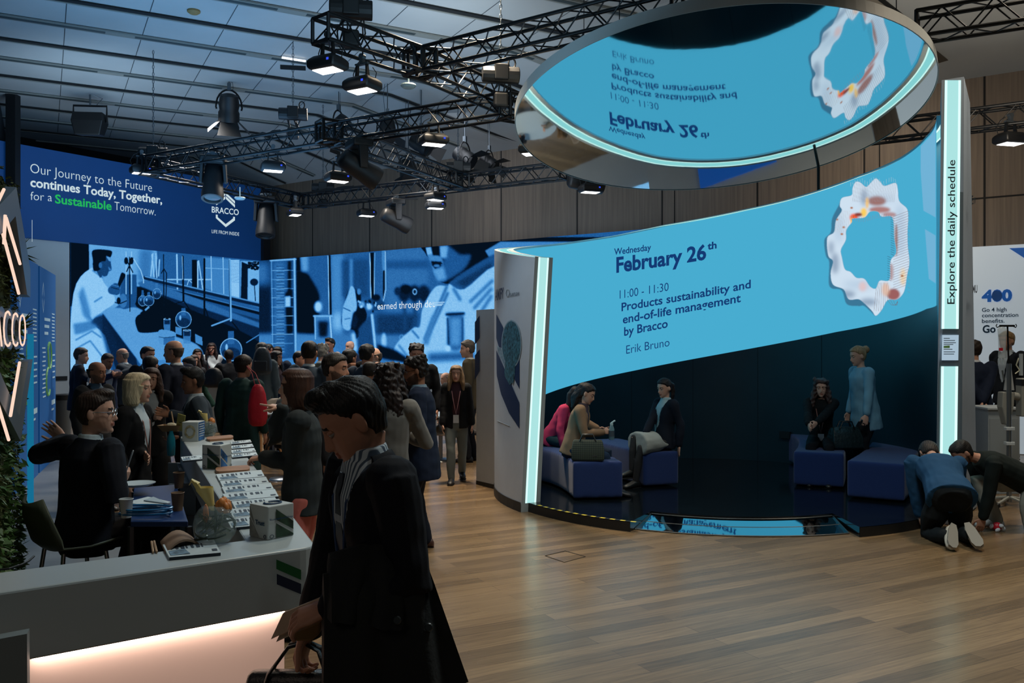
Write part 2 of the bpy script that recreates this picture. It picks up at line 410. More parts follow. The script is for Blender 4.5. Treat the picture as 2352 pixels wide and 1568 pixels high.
# ceiling recess over the right side
rc = MB(); a = wall_pt(9.9) + nW * .05; dcol = (nW * .95 + Vector((-A.x, -A.y, 0)) * -.28).normalized()
sd = Vector((-dcol.y, dcol.x, 0)) * -1
def rq(o0, o1, l0, l1, dz):
    P = [a + sd * o0 + dcol * l0, a + sd * o1 + dcol * l0, a + sd * o1 + dcol * l1, a + sd * o0 + dcol * l1]
    rc.prism([(p.x, p.y, ceil_z(p) - dz) for p in P], (0, 0, -.02))
rc.cur = 1; rq(-.09, -.02, 0, 4.5, .01); rq(.46, .58, 0, 4.5, .01); rc.cur = 0; rq(-.02, .46, .05, 4.5, .006)
rc.cur = 2; rq(.06, .38, .1, .55, .028); rq(.06, .38, .85, 1.9, .028); rq(.06, .38, 2.2, 3.1, .028)
struct(rc.build('trim_%d' % ti, [mat('recess_grey', (136, 130, 118), .6), m_slot, mat('recess_inset', (70, 66, 58), .4)])); ti += 1

# ================================================================ LED STAND IN THE FAR CORNER
C0 = Vector((-7.55, 26.0, 0)); nL = Vector((B.y, -B.x, 0)); nR = Vector((-A.y, A.x, 0)) 
nR = nR if nR.dot(-C0) > 0 else -nR
nL = nL if nL.dot(-C0) > 0 else -nL
m_white = mat('stand_white', (176, 184, 188), .7, var=.03, vscale=2)
def slab(mb, p, d, n, s0, s1, z0, z1, th=.12, off=0.0):
    a = p + d * s0 + n * off; b_ = p + d * s1 + n * off
    mb.prism([(a.x, a.y, z0), (b_.x, b_.y, z0), (b_.x, b_.y, z1), (a.x, a.y, z1)], -n * th)
sw = MB(); slab(sw, C0, -B, nL, 0, 5.72, 0, 1.13); slab(sw, C0, -B, nL, 5.74, 10.5, 0, 4.36); slab(sw, C0, -A, nR, 0, 13.5, 0, 1.16)
struct(sw.build('wall_corner', m_white))
sk = MB(); slab(sk, C0, -B, nL, 0, 10.5, 0, .16, .02, .02); slab(sk, C0, -B, nL, 5.8, 10.5, 1.0, 1.1, .02, .02)
struct(sk.build('baseboard_corner', mat('kick_black', (16, 17, 18), .6)))
# blue banner
ban = thing('banner', 'deep blue banner wall with white slogan above the far left screen', 'banner', tuple(C0 + Vector((0, 0, 4.36))))
bm_ = MB(); slab(bm_, C0, -B, nL, 0, 7.6, 4.36, 6.52, .10, .10); 
m_ban = mat('banner_blue', (14, 62, 116), .7, var=.12, vscale=.5, emit=(6, 62, 126), es=.22)
bm_.build('panel', m_ban, ban, world=True)
bs = MB(); slab(bs, C0, -A, nR, -.02, .22, 4.36, 6.52, .25, .02); bs.build('end_cap', mat('cap_black', (8, 12, 22), .6), ban, world=True)
Pb = C0 + nL * .10
def bpt(px, py): return on_plane(px, py, Pb, nL)
m_lw = emat('letter_white', (206, 226, 232), .92); m_lg = emat('letter_green', (38, 186, 96), .9)
def btxt(s, x0, y0, x1, y1, cap, m, wt):
    p0, p1 = bpt(x0, y0), bpt(x1, y1); h = cap * (p0.y + p1.y) / 2 / F
    lettering(s, flat_line(p0, p1, h, nL, off=.008), m, ban, wt)
btxt('Our Journey to the Future', 69.3, 396.4, 348.6, 440.5, 21, m_lw, -.012)
btxt('continues Today, Together,', 69.3, 428, 372, 468, 19.5, m_lw, .022)
btxt('for a', 69.5, 459, 119, 462.5, 19.5, m_lw, -.012)
btxt('Sustainable', 126, 466, 256, 482.4, 19.5, m_lg, .022)
btxt('Tomorrow.', 262.5, 482, 357, 495.0, 19.5, m_lw, -.012)
btxt('BRACCO', 486, 487.5, 548, 494.2, 13.5, m_lw, .012)
btxt('LIFE FROM INSIDE', 486, 534.9, 549, 541.6, 8.0, m_lw, -.004)
def zz(pts, ox, oy, k): return [bpt(ox + x * k, oy + y * k) + nL * .008 for x, y in pts]
lg = MB()
for P in ([(395, 945), (425, 950), (425, 988), (556, 1102), (678, 1008), (678, 980), (707, 985), (707, 1040), (558, 1152), (395, 1003)],
          [(560, 588), (707, 725), (707, 768), (560, 630)], [(560, 645), (707, 785), (707, 832), (560, 690)],
          [(550, 588), (400, 690), (400, 735), (550, 630)], [(550, 645), (400, 750), (400, 795), (550, 690)]):
    lg.poly(zz(P, 440, 360, .1403))
lg.build('emblem', m_lw, ban, world=True)
btl = MB(); 
for (x0, y0, x1, y1) in ((73, 505, 73, 555),):
    a, b_ = bpt(x0, y0), bpt(x1, y1); btl.prism([a + nL * .006, a + B * .008 + nL * .006, b_ + B * .008 + nL * .006, b_ + nL * .006], nL * .001)
btl.build('seam_line', m_lw, ban, world=True)

def blues(l):
    l = np.clip(.47 + (l - .5) * 1.34, 0, 1)[..., 0]; xs = [0, .15, .4, .65, .85, 1.0]
    C = srgb2lin(np.array([[4, 16, 30], [8, 36, 72], [26, 86, 150], [62, 134, 200], [104, 174, 230], [150, 206, 246]]))
    return np.stack([np.interp(l, xs, C[:, i]) for i in range(3)], -1)
def led(name, label, P0, d, n, s0, s1, z0, z1, paint, ox, oy, cw, ch, ns, nz):
    """curtain of LED tiles; the painted content sits on its front face"""
    c = P0 + d * ((s0 + s1) / 2); root = thing(name, label, 'screen', (c.x, c.y, z0))
    b = MB(); slab(b, P0, d, n, s0, s1, z0, z1, .10, .0); b.build('cabinet', mat('led_black', (10, 12, 14), .5), root, world=True)
    S = np.linspace(s0, s1, ns); Z = np.linspace(z1, z0, nz); SS, ZZ = np.meshgrid(S, Z)
    X = P0.x + d.x * SS + n.x * .006; Y = P0.y + d.y * SS + n.y * .006
    px = CX + F * X / Y; py = CY - F * (ZZ - EYE) / Y
    v = paint.sample((px - ox) / cw * paint.w, (py - oy) / ch * paint.h)
    v = v + np.random.normal(0, .018, v.shape)
    picture_mesh('picture', np.stack([X, Y, ZZ], -1), blues(v), MATS['led_picture'], root)
    return root
vmat('led_picture', 1.0)
# --- left picture: technician at a bench (drawing units: 2254 x 1568 over 460 x 320 px)
P = Paint(920, 640, 920 / 2254, [.42])
P.poly([(240, 0), (980, 0), (980, 420), (900, 420), (500, 760), (240, 760)], .74, 4)
P.poly([(840, 60), (980, 60), (970, 400), (820, 420)], .55, 30)
P.poly([(60, 0), (265, 0), (272, 700), (60, 700)], .07, 3)
P.poly([(1050, 60), (2200, 60), (2200, 760), (1050, 420)], .46, 6)
P.poly([(1570, 150), (1850, 170), (1850, 600), (1570, 500)], .60, 4); P.poly([(1850, 180), (1960, 180), (1960, 640), (1850, 610)], .85, 3)
P.poly([(1970, 190), (2200, 200), (2200, 720), (1970, 650)], .78, 5); P.poly([(1985, 200), (2055, 230), (2050, 640), (1975, 620)], .16, 3)
for i in range(60):
    x, y = random.uniform(2060, 2180), random.uniform(200, 290); P.ell(x, y, 16, 9, .12, 1, .8)
for i in range(14): P.line([(1860, 200 + i * 17), (1970, 205 + i * 18)], 3, .62)
P.ell(2125, 430, 45, 40, .2, 3); P.line([(2125, 420), (2140, 640)], 10, .2)
for x in (1255, 1640, 1775): P.line([(x, 120), (x + 8, 560)], 16 if x == 1255 else 9, .88)
P.line([(1140, 400), (1640, 400)], 14, .85); P.line([(1370, 470), (1390, 405)], 9, .85); P.line([(1390, 405), (1460, 470)], 9, .85); P.line([(1570, 270), (1850, 285)], 7, .8)
for x0 in (1440,): P.poly([(1425, 180), (1480, 180), (1490, 540), (1425, 510)], .08, 2)
for a_, b_ in (((1490, 200), (1490, 540)), ((1500, 190), (1550, 530)), ((985, 110), (960, 390)), ((1020, 110), (1030, 380)), ((1060, 180), (1050, 360)), ((975, 120), (1000, 380))): P.line([a_, b_], 14, .85)
# sill pipes
for k, (off, val, wd) in enumerate(((0, .22, 46), (-14, .72, 14), (60, .1, 40), (48, .62, 12), (120, .3, 30))):
    P.line([(900, 380 + off), (2200, 690 + off + off * .5)], wd, val, 2)
P.poly([(860, 420), (1070, 460), (2200, 900), (2200, 960), (1700, 780), (900, 500)], .5, 4)
P.poly([(1050, 560), (2200, 950), (2200, 1130), (1200, 640), (1000, 620)], .24, 4)
P.poly([(800, 480), (1100, 600), (1320, 700), (2200, 1120), (2254, 1568), (1500, 1568), (1150, 1000), (800, 700)], .10, 6)
P.poly([(420, 780), (650, 720), (860, 740), (1100, 980), (1480, 1130), (1560, 1300), (1500, 1480), (980, 1480), (800, 1290)], .70, 4)
P.poly([(1000, 1310), (1520, 1290), (1500, 1480), (1000, 1480)], .62, 2)
P.poly([(420, 780), (800, 1290), (840, 1568), (560, 1568), (420, 1000)], .22, 6)
P.poly([(820, 800), (1180, 720), (1190, 960), (1110, 980), (880, 1000), (810, 960)], .07, 3)
P.poly([(840, 780), (950, 690), (980, 720), (880, 810)], .12, 2); P.poly([(890, 740), (935, 700), (950, 715), (905, 755)], .7, 1)
P.poly([(630, 400), (680, 350), (790, 345), (800, 380), (800, 640), (720, 720), (620, 700)], .40, 3)
P.poly([(660, 330), (675, 360), (620, 470), (600, 560), (560, 560), (600, 420), (630, 330)], .08, 2)
for x in (685, 745): P.line([(x, 90), (x, 560)], 12, .85); P.ell(x, 190, 22, 40, .1, 2)
P.line([(722, 150), (726, 760)], 10, .08); P.line([(680, 160), (760, 320)], 12, .08); P.line([(760, 160), (690, 310)], 12, .08)
P.line([(770, 170), (850, 300), (880, 400), (880, 440)], 9, .92); P.line([(1105, 120), (1110, 700)], 12, .15); P.line([(1130, 700), (1140, 330), (1110, 280), (1080, 330)], 10, .12)
P.line([(1320, 140), (1330, 640)], 22, .12); P.line([(1314, 140), (1322, 400)], 7, .9); P.line([(1565, 170), (1565, 880)], 20, .08); P.line([(1850, 180), (1862, 860)], 26, .75); P.line([(1842, 180), (1852, 860)], 6, .2)
P.line([(1200, 680), (1330, 645)], 10, .1); P.line([(1340, 650), (1400, 740), (1440, 900), (1450, 1100)], 13, .08); P.line([(1580, 730), (1620, 860), (1660, 1100)], 12, .1)
P.line([(1650, 920), (1860, 840)], 18, .72); P.line([(1880, 880), (1960, 980), (2010, 1180)], 14, .12); P.line([(2040, 1110), (2200, 1010)], 12, .6)
for (cx, cy, rx, ry, nk) in ((1330, 850, 90, 95, 720), (870, 640, 50, 60, 520), (940, 640, 60, 60, 540), (1865, 1190, 125, 130, 980), (1030, 560, 50, 60, 440)):
    P.poly([(cx - rx * .25, nk), (cx + rx * .25, nk), (cx + rx * .3, cy - ry * .5), (cx - rx * .3, cy - ry * .5)], .55, 1, .8)
    P.ell(cx, cy, rx, ry, .50, 2, .75); P.ell(cx, cy + ry * .35, rx * .85, ry * .55, .24, 5, .8); P.ell(cx, cy, rx, ry, .92, 1, .8, .07); P.ell(cx - rx * .4, cy - ry * .2, rx * .12, ry * .3, .95, 2, .8)
for (x, y, w_, h_) in ((1105, 845, 80, 130), (1325, 970, 90, 150)):
    P.poly([(x, y), (x + w_, y), (x + w_ - 5, y + h_), (x + 5, y + h_)], .62, 1, .85); P.poly([(x + 8, y + 10), (x + w_ - 8, y + 10), (x + w_ - 10, y + h_ * .45), (x + 10, y + h_ * .45)], .18, 2, .8); P.ell(x + w_ / 2, y, w_ / 2, 10, .9, 1, 1, .3)
P.poly([(1055, 970), (1225, 990), (1245, 1060), (1225, 1130), (1105, 1135), (1055, 1100)], .68, 1); P.poly([(1105, 1055), (1230, 1045), (1228, 1130), (1105, 1135)], .5, 1); P.line([(1055, 1045), (1110, 1056), (1235, 1042)], 5, .1)
for pts in ([(1240, 930), (1310, 945), (1310, 1030), (1240, 1010)], [(1460, 1010), (1540, 1050), (1545, 1145), (1465, 1110)]): P.poly(pts, .62, 1)
P.ell(650, 640, 45, 80, .6, 2, .7); P.line([(530, 580), (560, 660), (620, 670), (690, 640)], 10, .1); P.ell(600, 640, 22, 40, .1, 3)
# the technician
P.poly([(310, 260), (90, 560), (90, 1568), (560, 1568), (470, 1100), (400, 980), (300, 880), (420, 760), (540, 680), (560, 620), (520, 540), (430, 430), (400, 350)], .86, 3)
P.poly([(150, 560), (200, 480), (280, 760), (290, 900), (200, 800)], .62, 14); P.poly([(90, 900), (330, 860), (360, 940), (200, 1000), (110, 1020)], .6, 12)
for pts in ([(170, 600), (240, 780), (300, 860)], [(120, 1080), (300, 980), (400, 1050)], [(120, 1180), (280, 1090), (440, 1300)], [(330, 650), (410, 600)], [(310, 300), (420, 380)]): P.line(pts, 16, .6, 6)
P.poly([(290, 880), (420, 800), (520, 1000), (600, 1200), (540, 1500), (440, 1100), (370, 930)], .25, 14, .8)
P.poly([(320, 250), (390, 380), (415, 370), (410, 300), (360, 230)], .33, 3)
P.poly([(380, 190), (450, 130), (505, 140), (512, 210), (520, 290), (490, 310), (470, 355), (430, 365), (400, 330), (375, 260)], .34, 3)
P.poly([(460, 140), (510, 145), (515, 200), (490, 190)], .72, 3); P.poly([(480, 250), (518, 290), (495, 300)], .6, 3)
P.poly([(315, 70), (510, 75), (518, 130), (500, 150), (460, 130), (450, 190), (400, 200), (395, 280), (320, 300), (310, 180)], .05, 2)
P.ell(395, 240, 20, 34, .5, 2); P.poly([(485, 500), (560, 440), (610, 480), (610, 560), (540, 570), (490, 550)], .4, 3); P.line([(520, 490), (600, 510)], 8, .18); P.line([(530, 460), (600, 480)], 8, .6)
led('led_screen', 'LED screen showing a blue photo of a technician at a laboratory bench', C0, -B, nL, .0, 5.72, 1.10, 4.36, P, 150, 560, 460, 320, 430, 250)
# --- right picture: face, hand and glassware (drawing units: 2352 x 1344 over 560 x 320 px)
Q = Paint(1120, 640, 1120 / 2352, [.46])
Q.poly([(0, 200), (140, 200), (150, 1050), (0, 1050)], .2, 20); Q.poly([(0, 250), (130, 250), (130, 480), (0, 480)], .52, 40)
Q.poly([(380, 330), (500, 380), (600, 520), (600, 960), (380, 960)], .06, 14); Q.poly([(380, 180), (420, 180), (420, 340), (380, 340)], .08, 6); Q.poly([(415, 180), (500, 180), (500, 340), (440, 350)], .7, 12)
Q.poly([(500, 180), (700, 180), (690, 600), (600, 560), (510, 380)], .45, 20); Q.poly([(715, 180), (830, 180), (830, 1000), (715, 1000)], .62, 20)
Q.poly([(820, 240), (1080, 230), (1080, 600), (830, 600)], .36, 18); Q.line([(910, 240), (910, 600)], 30, .62, 10)
Q.poly([(1240, 130), (1640, 120), (1660, 700), (1500, 760), (1240, 760)], .52, 20); Q.poly([(1240, 250), (1660, 240), (1660, 320), (1240, 320)], .4, 20)
Q.poly([(1150, 760), (1560, 760), (1500, 950), (1350, 1080), (1150, 960)], .3, 24)
for x in (1420, 1520, 1610): Q.line([(x, 600), (x + 10, 900)], 30, .34, 10); Q.ell(x, 560, 60, 80, .2, 14)
Q.ell(1440, 520, 50, 40, .08, 10); Q.ell(1523, 545, 22, 30, .88, 3, 1, .35); Q.ell(1355, 540, 30, 40, .25, 8)
Q.poly([(0, 960), (1600, 960), (1400, 1344), (0, 1344)], .55, 16); Q.poly([(0, 960), (380, 950), (700, 1000), (900, 1344), (0, 1344)], .6, 30)
Q.ell(1225, 1030, 26, 90, .85, 8); Q.ell(1395, 985, 22, 26, .75, 4, 1, .3)
# measuring cylinder
Q.poly([(135, 240), (375, 225), (385, 1180), (150, 1200)], .40, 4); Q.poly([(160, 260), (270, 255), (275, 1150), (170, 1150)], .52, 20)
Q.poly([(275, 560), (340, 520), (345, 940), (290, 950)], .08, 10); Q.poly([(300, 250), (330, 250), (330, 600), (300, 620)], .12, 8); Q.poly([(270, 590), (325, 585), (325, 690), (272, 690)], .86, 6)
for i in range(56): Q.line([(190, 300 + i * 15), (262, 299 + i * 15)], 4, .72 if i % 2 else .3)
for i in range(9): Q.line([(140, 340 + i * 88), (350, 338 + i * 88)], 5, .78)
Q.line([(362, 230), (375, 1180)], 20, .80, 3); Q.line([(140, 250), (155, 1190)], 8, .75, 2); Q.line([(130, 245), (375, 232)], 14, .82, 2)
# rod, beaker
Q.line([(700, 200), (712, 760)], 20, .07, 2); Q.line([(686, 200), (697, 760)], 8, .85, 1)
Q.poly([(550, 770), (720, 770), (735, 1100), (560, 1100)], .58, 6); Q.poly([(590, 830), (690, 830), (680, 980), (600, 980)], .16, 14); Q.line([(550, 780), (725, 780)], 18, .78, 3); Q.line([(705, 790), (720, 1000)], 12, .92, 3); Q.line([(560, 790), (565, 1000)], 10, .85, 3)
Q.ell(590, 690, 38, 55, .9, 10); Q.ell(780, 830, 50, 90, .8, 26)
# hand and burette
Q.poly([(900, 500), (960, 530), (1000, 640), (1060, 760), (1030, 900), (960, 1000), (940, 920), (860, 900), (815, 850), (830, 700)], .14, 5)
Q.poly([(905, 490), (945, 520), (965, 640), (960, 720), (930, 760), (905, 900), (860, 915), (820, 860), (828, 700), (870, 590)], .80, 5)
Q.poly([(935, 740), (975, 800), (950, 900), (905, 880)], .2, 8); Q.line([(835, 700), (900, 730)], 9, .4, 3); Q.line([(850, 810), (900, 800)], 8, .45, 3)
Q.poly([(950, 540), (1000, 540), (1005, 640), (965, 640)], .1, 4); Q.ell(985, 545, 20, 30, .6, 4)
Q.poly([(980, 900), (1100, 760), (1165, 1100), (1180, 1344), (960, 1344)], .36, 8); Q.line([(1110, 770), (1160, 1250)], 26, .85, 5); Q.line([(930, 960), (950, 1100)], 40, .86, 10)
Q.poly([(1090, 170), (1135, 165), (1130, 620), (1100, 630)], .10, 3); Q.line([(1090, 175), (1100, 620)], 8, .88, 1); Q.line([(1136, 170), (1132, 600)], 7, .85, 1)
Q.poly([(1205, 160), (1242, 155), (1245, 530), (1220, 650), (1200, 640), (1220, 520)], .62, 2); Q.poly([(1215, 340), (1235, 340), (1235, 520), (1215, 640)], .12, 3); Q.line([(1240, 160), (1243, 530), (1215, 650)], 6, .95, 1)
Q.ell(1135, 665, 95, 62, .34, 6); Q.ell(1085, 690, 30, 30, .9, 8); Q.ell(1010, 670, 30, 30, .8, 6, .8); Q.ell(1150, 600, 40, 30, .15, 6)
for i in range(16): Q.ell(random.uniform(980, 1200), random.uniform(620, 740), 9, 12, random.choice([.95, .1]), 2, .8)
# head and coat
Q.poly([(1630, 60), (2352, 20), (2352, 500), (1960, 480), (1760, 440), (1690, 260), (1630, 180)], .09, 3)
Q.poly([(2200, 150), (2352, 60), (2352, 330), (2250, 230)], .62, 5)
Q.poly([(1628, 118), (1690, 112), (1700, 200), (1655, 210), (1640, 180)], .80, 4); Q.poly([(1650, 190), (1740, 190), (1800, 250), (1830, 420), (1760, 445), (1715, 380), (1680, 270)], .62, 6)
Q.poly([(1755, 105), (1850, 100), (1960, 180), (2070, 190), (2000, 330), (1830, 440), (1770, 440), (1740, 330), (1800, 250), (1770, 180)], .44, 16); Q.poly([(1760, 105), (1845, 102), (1830, 220), (1770, 220)], .76, 10)
Q.poly([(1700, 340), (1800, 300), (1830, 420), (1750, 440)], .70, 12); Q.poly([(1680, 250), (1780, 255), (1775, 300), (1720, 325), (1690, 290)], .16, 5); Q.line([(1690, 262), (1785, 272)], 8, .05, 2); Q.ell(1735, 295, 30, 14, .58, 5)
Q.poly([(1680, 110), (1760, 110), (1760, 190), (1700, 195)], .10, 6)
Q.poly([(1860, 450), (2270, 190), (2352, 240), (2352, 420), (2050, 560), (1940, 500)], .40, 8); Q.poly([(1920, 460), (2260, 260), (2270, 330), (2000, 500)], .30, 12)
Q.poly([(1860, 470), (2000, 520), (2352, 330), (2352, 1344), (1480, 1344), (1320, 1110), (1500, 900), (1570, 880), (1600, 700), (1720, 500), (1840, 490)], .84, 4)
for pts in ([(1830, 500), (1720, 760), (1620, 1000)], [(1840, 560), (1760, 740), (1650, 980)]): Q.line(pts, 26, .5, 8)
Q.poly([(1690, 780), (1740, 740), (1650, 1060), (1600, 1050)], .58, 12); Q.line([(1500, 920), (1560, 990)], 16, .5, 6); Q.line([(1370, 1060), (1470, 1190)], 16, .55, 8)
for pts in ([(2270, 440), (2060, 640)], [(2260, 520), (2100, 700)], [(2260, 590), (2150, 760)], [(1900, 520), (1960, 620)]): Q.line(pts, 30, .55, 10)
Q.poly([(1820, 750), (2000, 750), (1990, 790), (1985, 1080), (1845, 1080), (1850, 790)], .48, 12); Q.poly([(1870, 800), (1970, 800), (1960, 1060), (1870, 1060)], .66, 16); Q.line([(1830, 765), (1995, 755)], 22, .2, 6); Q.line([(1840, 800), (1850, 1060)], 16, .24, 6); Q.line([(1985, 800), (1985, 1060)], 12, .3, 6)
Q.poly([(1650, 1140), (2100, 1120), (2100, 1200), (1650, 1220)], .45, 20); Q.ell(1845, 1090, 24, 30, .95, 8); Q.poly([(1160, 1050), (1340, 1110), (1480, 1200), (1460, 1240), (1180, 1180)], .12, 12)
R_ = led('led_screen', 'LED screen showing a blue close-up of a hand at glass tubes', C0, -A, nR, .0, 13.2, 1.14, 4.36, Q, 590, 540, 560, 320, 560, 190)
def rpt(px, py): return on_plane(px, py, C0, nR)
p0, p1 = rpt(868, 711), rpt(1000, 705)
lettering('earned through dec', flat_line(p0, p1, .19, nR, off=.016), emat('caption_white', (236, 246, 250), 1.0), R_, -.006, 'caption')
sm = MB()
for k, y in enumerate((696, 700, 703)):
    a, b_ = rpt(994, y), rpt(1022 - 3 * k, y - 1); sm.prism([a + nR * .016, b_ + nR * .016, b_ + nR * .016 + Vector((0, 0, .025)), a + nR * .016 + Vector((0, 0, .025))], nR * .001)
sm.build('caption_streak', emat('streak_blue', (160, 206, 240), 1.0), R_, world=True)
# ================================================================ ROUND BOOTH
BC = Vector((2.57, 11.1, 0)); RI, RO = 2.565, 2.795; ZP = .10
PHI_R = -27.0
def phi_end(z): return 208.0 + 6.0 * (z / 2.85)
def cyl_hit(px, py, rad, far):
    dx = (px - CX) / F; a = dx * dx + 1; b = -2 * (dx * BC.x + BC.y); c = BC.x ** 2 + BC.y ** 2 - rad * rad
    D = max(0.0, b * b - 4 * a * c); Y = (-b + (1 if far else -1) * math.sqrt(D)) / (2 * a)
    X = dx * Y; ph = math.degrees(math.atan2(Y - BC.y, X - BC.x))
    if ph < -90: ph += 360
    return ph, EYE - (py - CY) / F * Y
top_s = sorted(cyl_hit(x, y, RI, True) for x, y in [(1293, 558), (1409, 540.6), (1525, 516), (1712, 480), (1804, 459), (1966, 405), (2072, 360), (2130, 312)])
bot_s = sorted(cyl_hit(x, y, RI, True) for x, y in [(1273, 897), (1455, 851), (1800, 786), (1922, 762), (2056, 734), (2130, 709)])
tp = [PHI_R] + [a for a, b in top_s] + [185, 214]; tz = [top_s[0][1] + .05] + [b for a, b in top_s] + [3.06, 2.84]
bp_ = [PHI_R] + [a for a, b in bot_s] + [214]; bz = [bot_s[0][1] + .02] + [b for a, b in bot_s] + [.62]
def ztop(ph): return float(np.interp(ph, tp, tz))
def zbot(ph): return float(np.interp(ph, bp_, bz))
def cp_(ph, r, z): return Vector((BC.x + r * math.cos(R(ph)), BC.y + r * math.sin(R(ph)), z))
def s_phi(t, z): return PHI_R + t * (phi_end(z) - PHI_R)
m_shell = mat('shell_white', (188, 198, 206), .55, var=.02); m_dkwall = mat('booth_black', (16, 44, 54), .42, var=.15, vscale=1.5)
m_glow = emat('glow_aqua', (150, 226, 226), 1.0); m_glow_e = emat('glow_edge', (214, 255, 246), 1.15)
m_rimgrey = mat('rim_grey', (150, 160, 164), .5)
booth = thing('media_booth', 'round white booth open at the front with a sky blue screen inside', 'booth', (BC.x, BC.y, 0))
n1, n2 = 120, 10
def surf(rad, zlo, zhi, mtl, name, flip=False, parent=booth, smooth=True):
    mb = MB(); rings = []
    for j in range(n2 + 1):
        ring = []
        for i in range(n1 + 1):
            t = i / n1; f = j / n2; ph = s_phi(t, 1.5)
            for _ in range(2):
                z = zlo(ph) * (1 - f) + zhi(ph) * f; ph = s_phi(t, z)
            ring.append(cp_(ph, rad, z))
        rings.append(ring)
    mb.loft(rings, caps=False, closed=False)
    return mb.build(name, mtl, parent, smooth=smooth, world=True)
surf(RO, lambda p: .0, ztop, m_shell, 'outer_shell')
surf(RI, lambda p: ZP, lambda p: max(ZP, zbot(p)), m_dkwall, 'inner_wall')
m_scr = emat('screen_sky', (72, 172, 208), 1.0)
scr = surf(RI - .012, zbot, lambda p: ztop(p) - .03, m_scr, 'screen')
def ring_top(r0, r1, dz, mtl, name, p0=None, p1=None):
    mb = MB(); a, b = [], []
    for i in range(n1 + 1):
        ph = s_phi(i / n1, 2.85) if i / n1 > .9 else PHI_R + (i / n1) * (phi_end(2.84) - PHI_R)
        z = ztop(ph) + dz; a.append(cp_(ph, r0, z)); b.append(cp_(ph, r1, z))
    mb.loft([a, b], caps=False, closed=False); return mb.build(name, mtl, booth, world=True)
ring_top(RI - .012, RI + .05, .0, m_rimgrey, 'inner_rim'); ring_top(RO - .04, RO, .0, m_rimgrey, 'outer_rim')
ring_top(RI + .05, RI + .075, -.004, m_glow_e, 'glow_line'); ring_top(RO - .065, RO - .04, -.004, m_glow_e, 'glow_line')
ring_top(RI + .075, RO - .065, -.006, m_glow, 'glow_channel')
def kick(mb, r, z0, z1, p0, p1, n=60):
    a = [cp_(p0 + (p1 - p0) * i / n, r, z0) for i in range(n + 1)]; b = [cp_(p0 + (p1 - p0) * i / n, r, z1) for i in range(n + 1)]
    mb.loft([a, b], caps=False, closed=False)
kb = MB(); kick(kb, RO + .006, 0, .11, PHI_R, 208); kb.build('kick_plate', mat('kick_dark', (30, 30, 28), .6), booth, world=True)
# glowing end of the wall on the left
def endface(f0, f1, z0, z1, mtl, name, off, n=14):
    mb = MB(); a, b = [], []
    for j in range(n + 1):
        z = z0 + (z1 - z0) * j / n; ph = phi_end(z); tn = Vector((-math.sin(R(ph)), math.cos(R(ph)), 0)) * off
        a.append(cp_(ph, RI + (RO - RI) * f0, z) + tn); b.append(cp_(ph, RI + (RO - RI) * f1, z) + tn)
    mb.loft([a, b], caps=False, closed=False); return mb.build(name, mtl, booth, world=True)
endface(-.06, 1.0, 0.0, 2.85, m_rimgrey, 'end_panel', .0)
def strip_mat(name, s=1.0):
    return emat(name, (172, 226, 216), s)
endface(.19, .29, ZP, 2.845, m_glow_e, 'glow_line', .004); endface(.70, .80, ZP, 2.845, m_glow_e, 'glow_line', .004)
endface(.29, .70, ZP, 2.845, emat('glow_strip', (172, 228, 226), 1.0), 'glow_strip', .0035)
# graphics on the outer shell
m_navy = mat('print_navy', (16, 46, 84), .6); m_brain = mat('print_brain', (52, 98, 112), .6, var=.8, vscale=28); m_grey = mat('print_grey', (86, 100, 112), .6)
def outp(px, py, off=.006):
    ph, z = cyl_hit(px, py, RO, False); return cp_(ph, RO + off, z)
def outpoly(pts, mtl, name, off=.006, sub=6):
    # the outline is draped over the curved shell
    mb = MB(); ys = [p[1] for p in pts]; rows = 30; y0, y1 = min(ys), max(ys); L, Rr = [], []
    for k in range(rows + 1):
        y = y0 + (y1 - y0) * min(max(k / rows, .001), .999); xs = []
        for i in range(len(pts)):
            (xa, ya), (xb, yb) = pts[i], pts[(i + 1) % len(pts)]
            if (ya <= y < yb) or (yb <= y < ya): xs.append(xa + (xb - xa) * (y - ya) / (yb - ya))
        if len(xs) < 2: continue
        xs.sort(); L.append([outp(xs[0] + (xs[-1] - xs[0]) * i / sub, y, off) for i in range(sub + 1)])
    mb.loft(L, caps=False, closed=False); return mb.build(name, mtl, booth, world=True)
outpoly([(1141, 721), (1157, 752), (1157, 830), (1141, 777)], m_navy, 'print_bar'); outpoly([(1141, 804), (1194, 925), (1194, 984), (1170, 948), (1152, 905), (1142, 862)], m_navy, 'print_bar')
outpoly([(1194, 828), (1194, 893), (1172, 850), (1186, 800)], m_navy, 'print_bar', .005)
el = [(1176 + 21 * math.cos(t), 790 + 53 * math.sin(t)) for t in np.linspace(0, 2 * math.pi, 40)]
outpoly([(1176 + 23 * math.cos(t), 790 + 56 * math.sin(t)) for t in np.linspace(0, 2 * math.pi, 40)], mat('print_pale', (140, 164, 176), .6), 'print_skull', .0075)
outpoly(el, m_brain, 'print_brain', .009)
outpoly([(1162, 826), (1186, 832), (1182, 875), (1172, 884), (1160, 862)], m_brain, 'print_stem', .0085)
outpoly([(1143, 795), (1158, 800), (1184, 858), (1180, 884), (1145, 808)], mat('print_band', (120, 146, 160), .6, var=.4, vscale=30), 'print_band', .007)
def outtext(s, x0, y0, x1, y1, cap, mtl, wt=0.0):
    def fn(u, v):
        x = x0 + (x1 - x0) * u; y = y0 + (y1 - y0) * u - cap * v; return outp(x, y, .008)
    return lettering(s, fn, mtl, booth, wt)
outtext('AMIFY', 1138.5, 690, 1158, 684, 24, m_navy, .03); outtext('SUBTLEAI', 1173, 681, 1193.5, 677, 7, m_grey, .02)
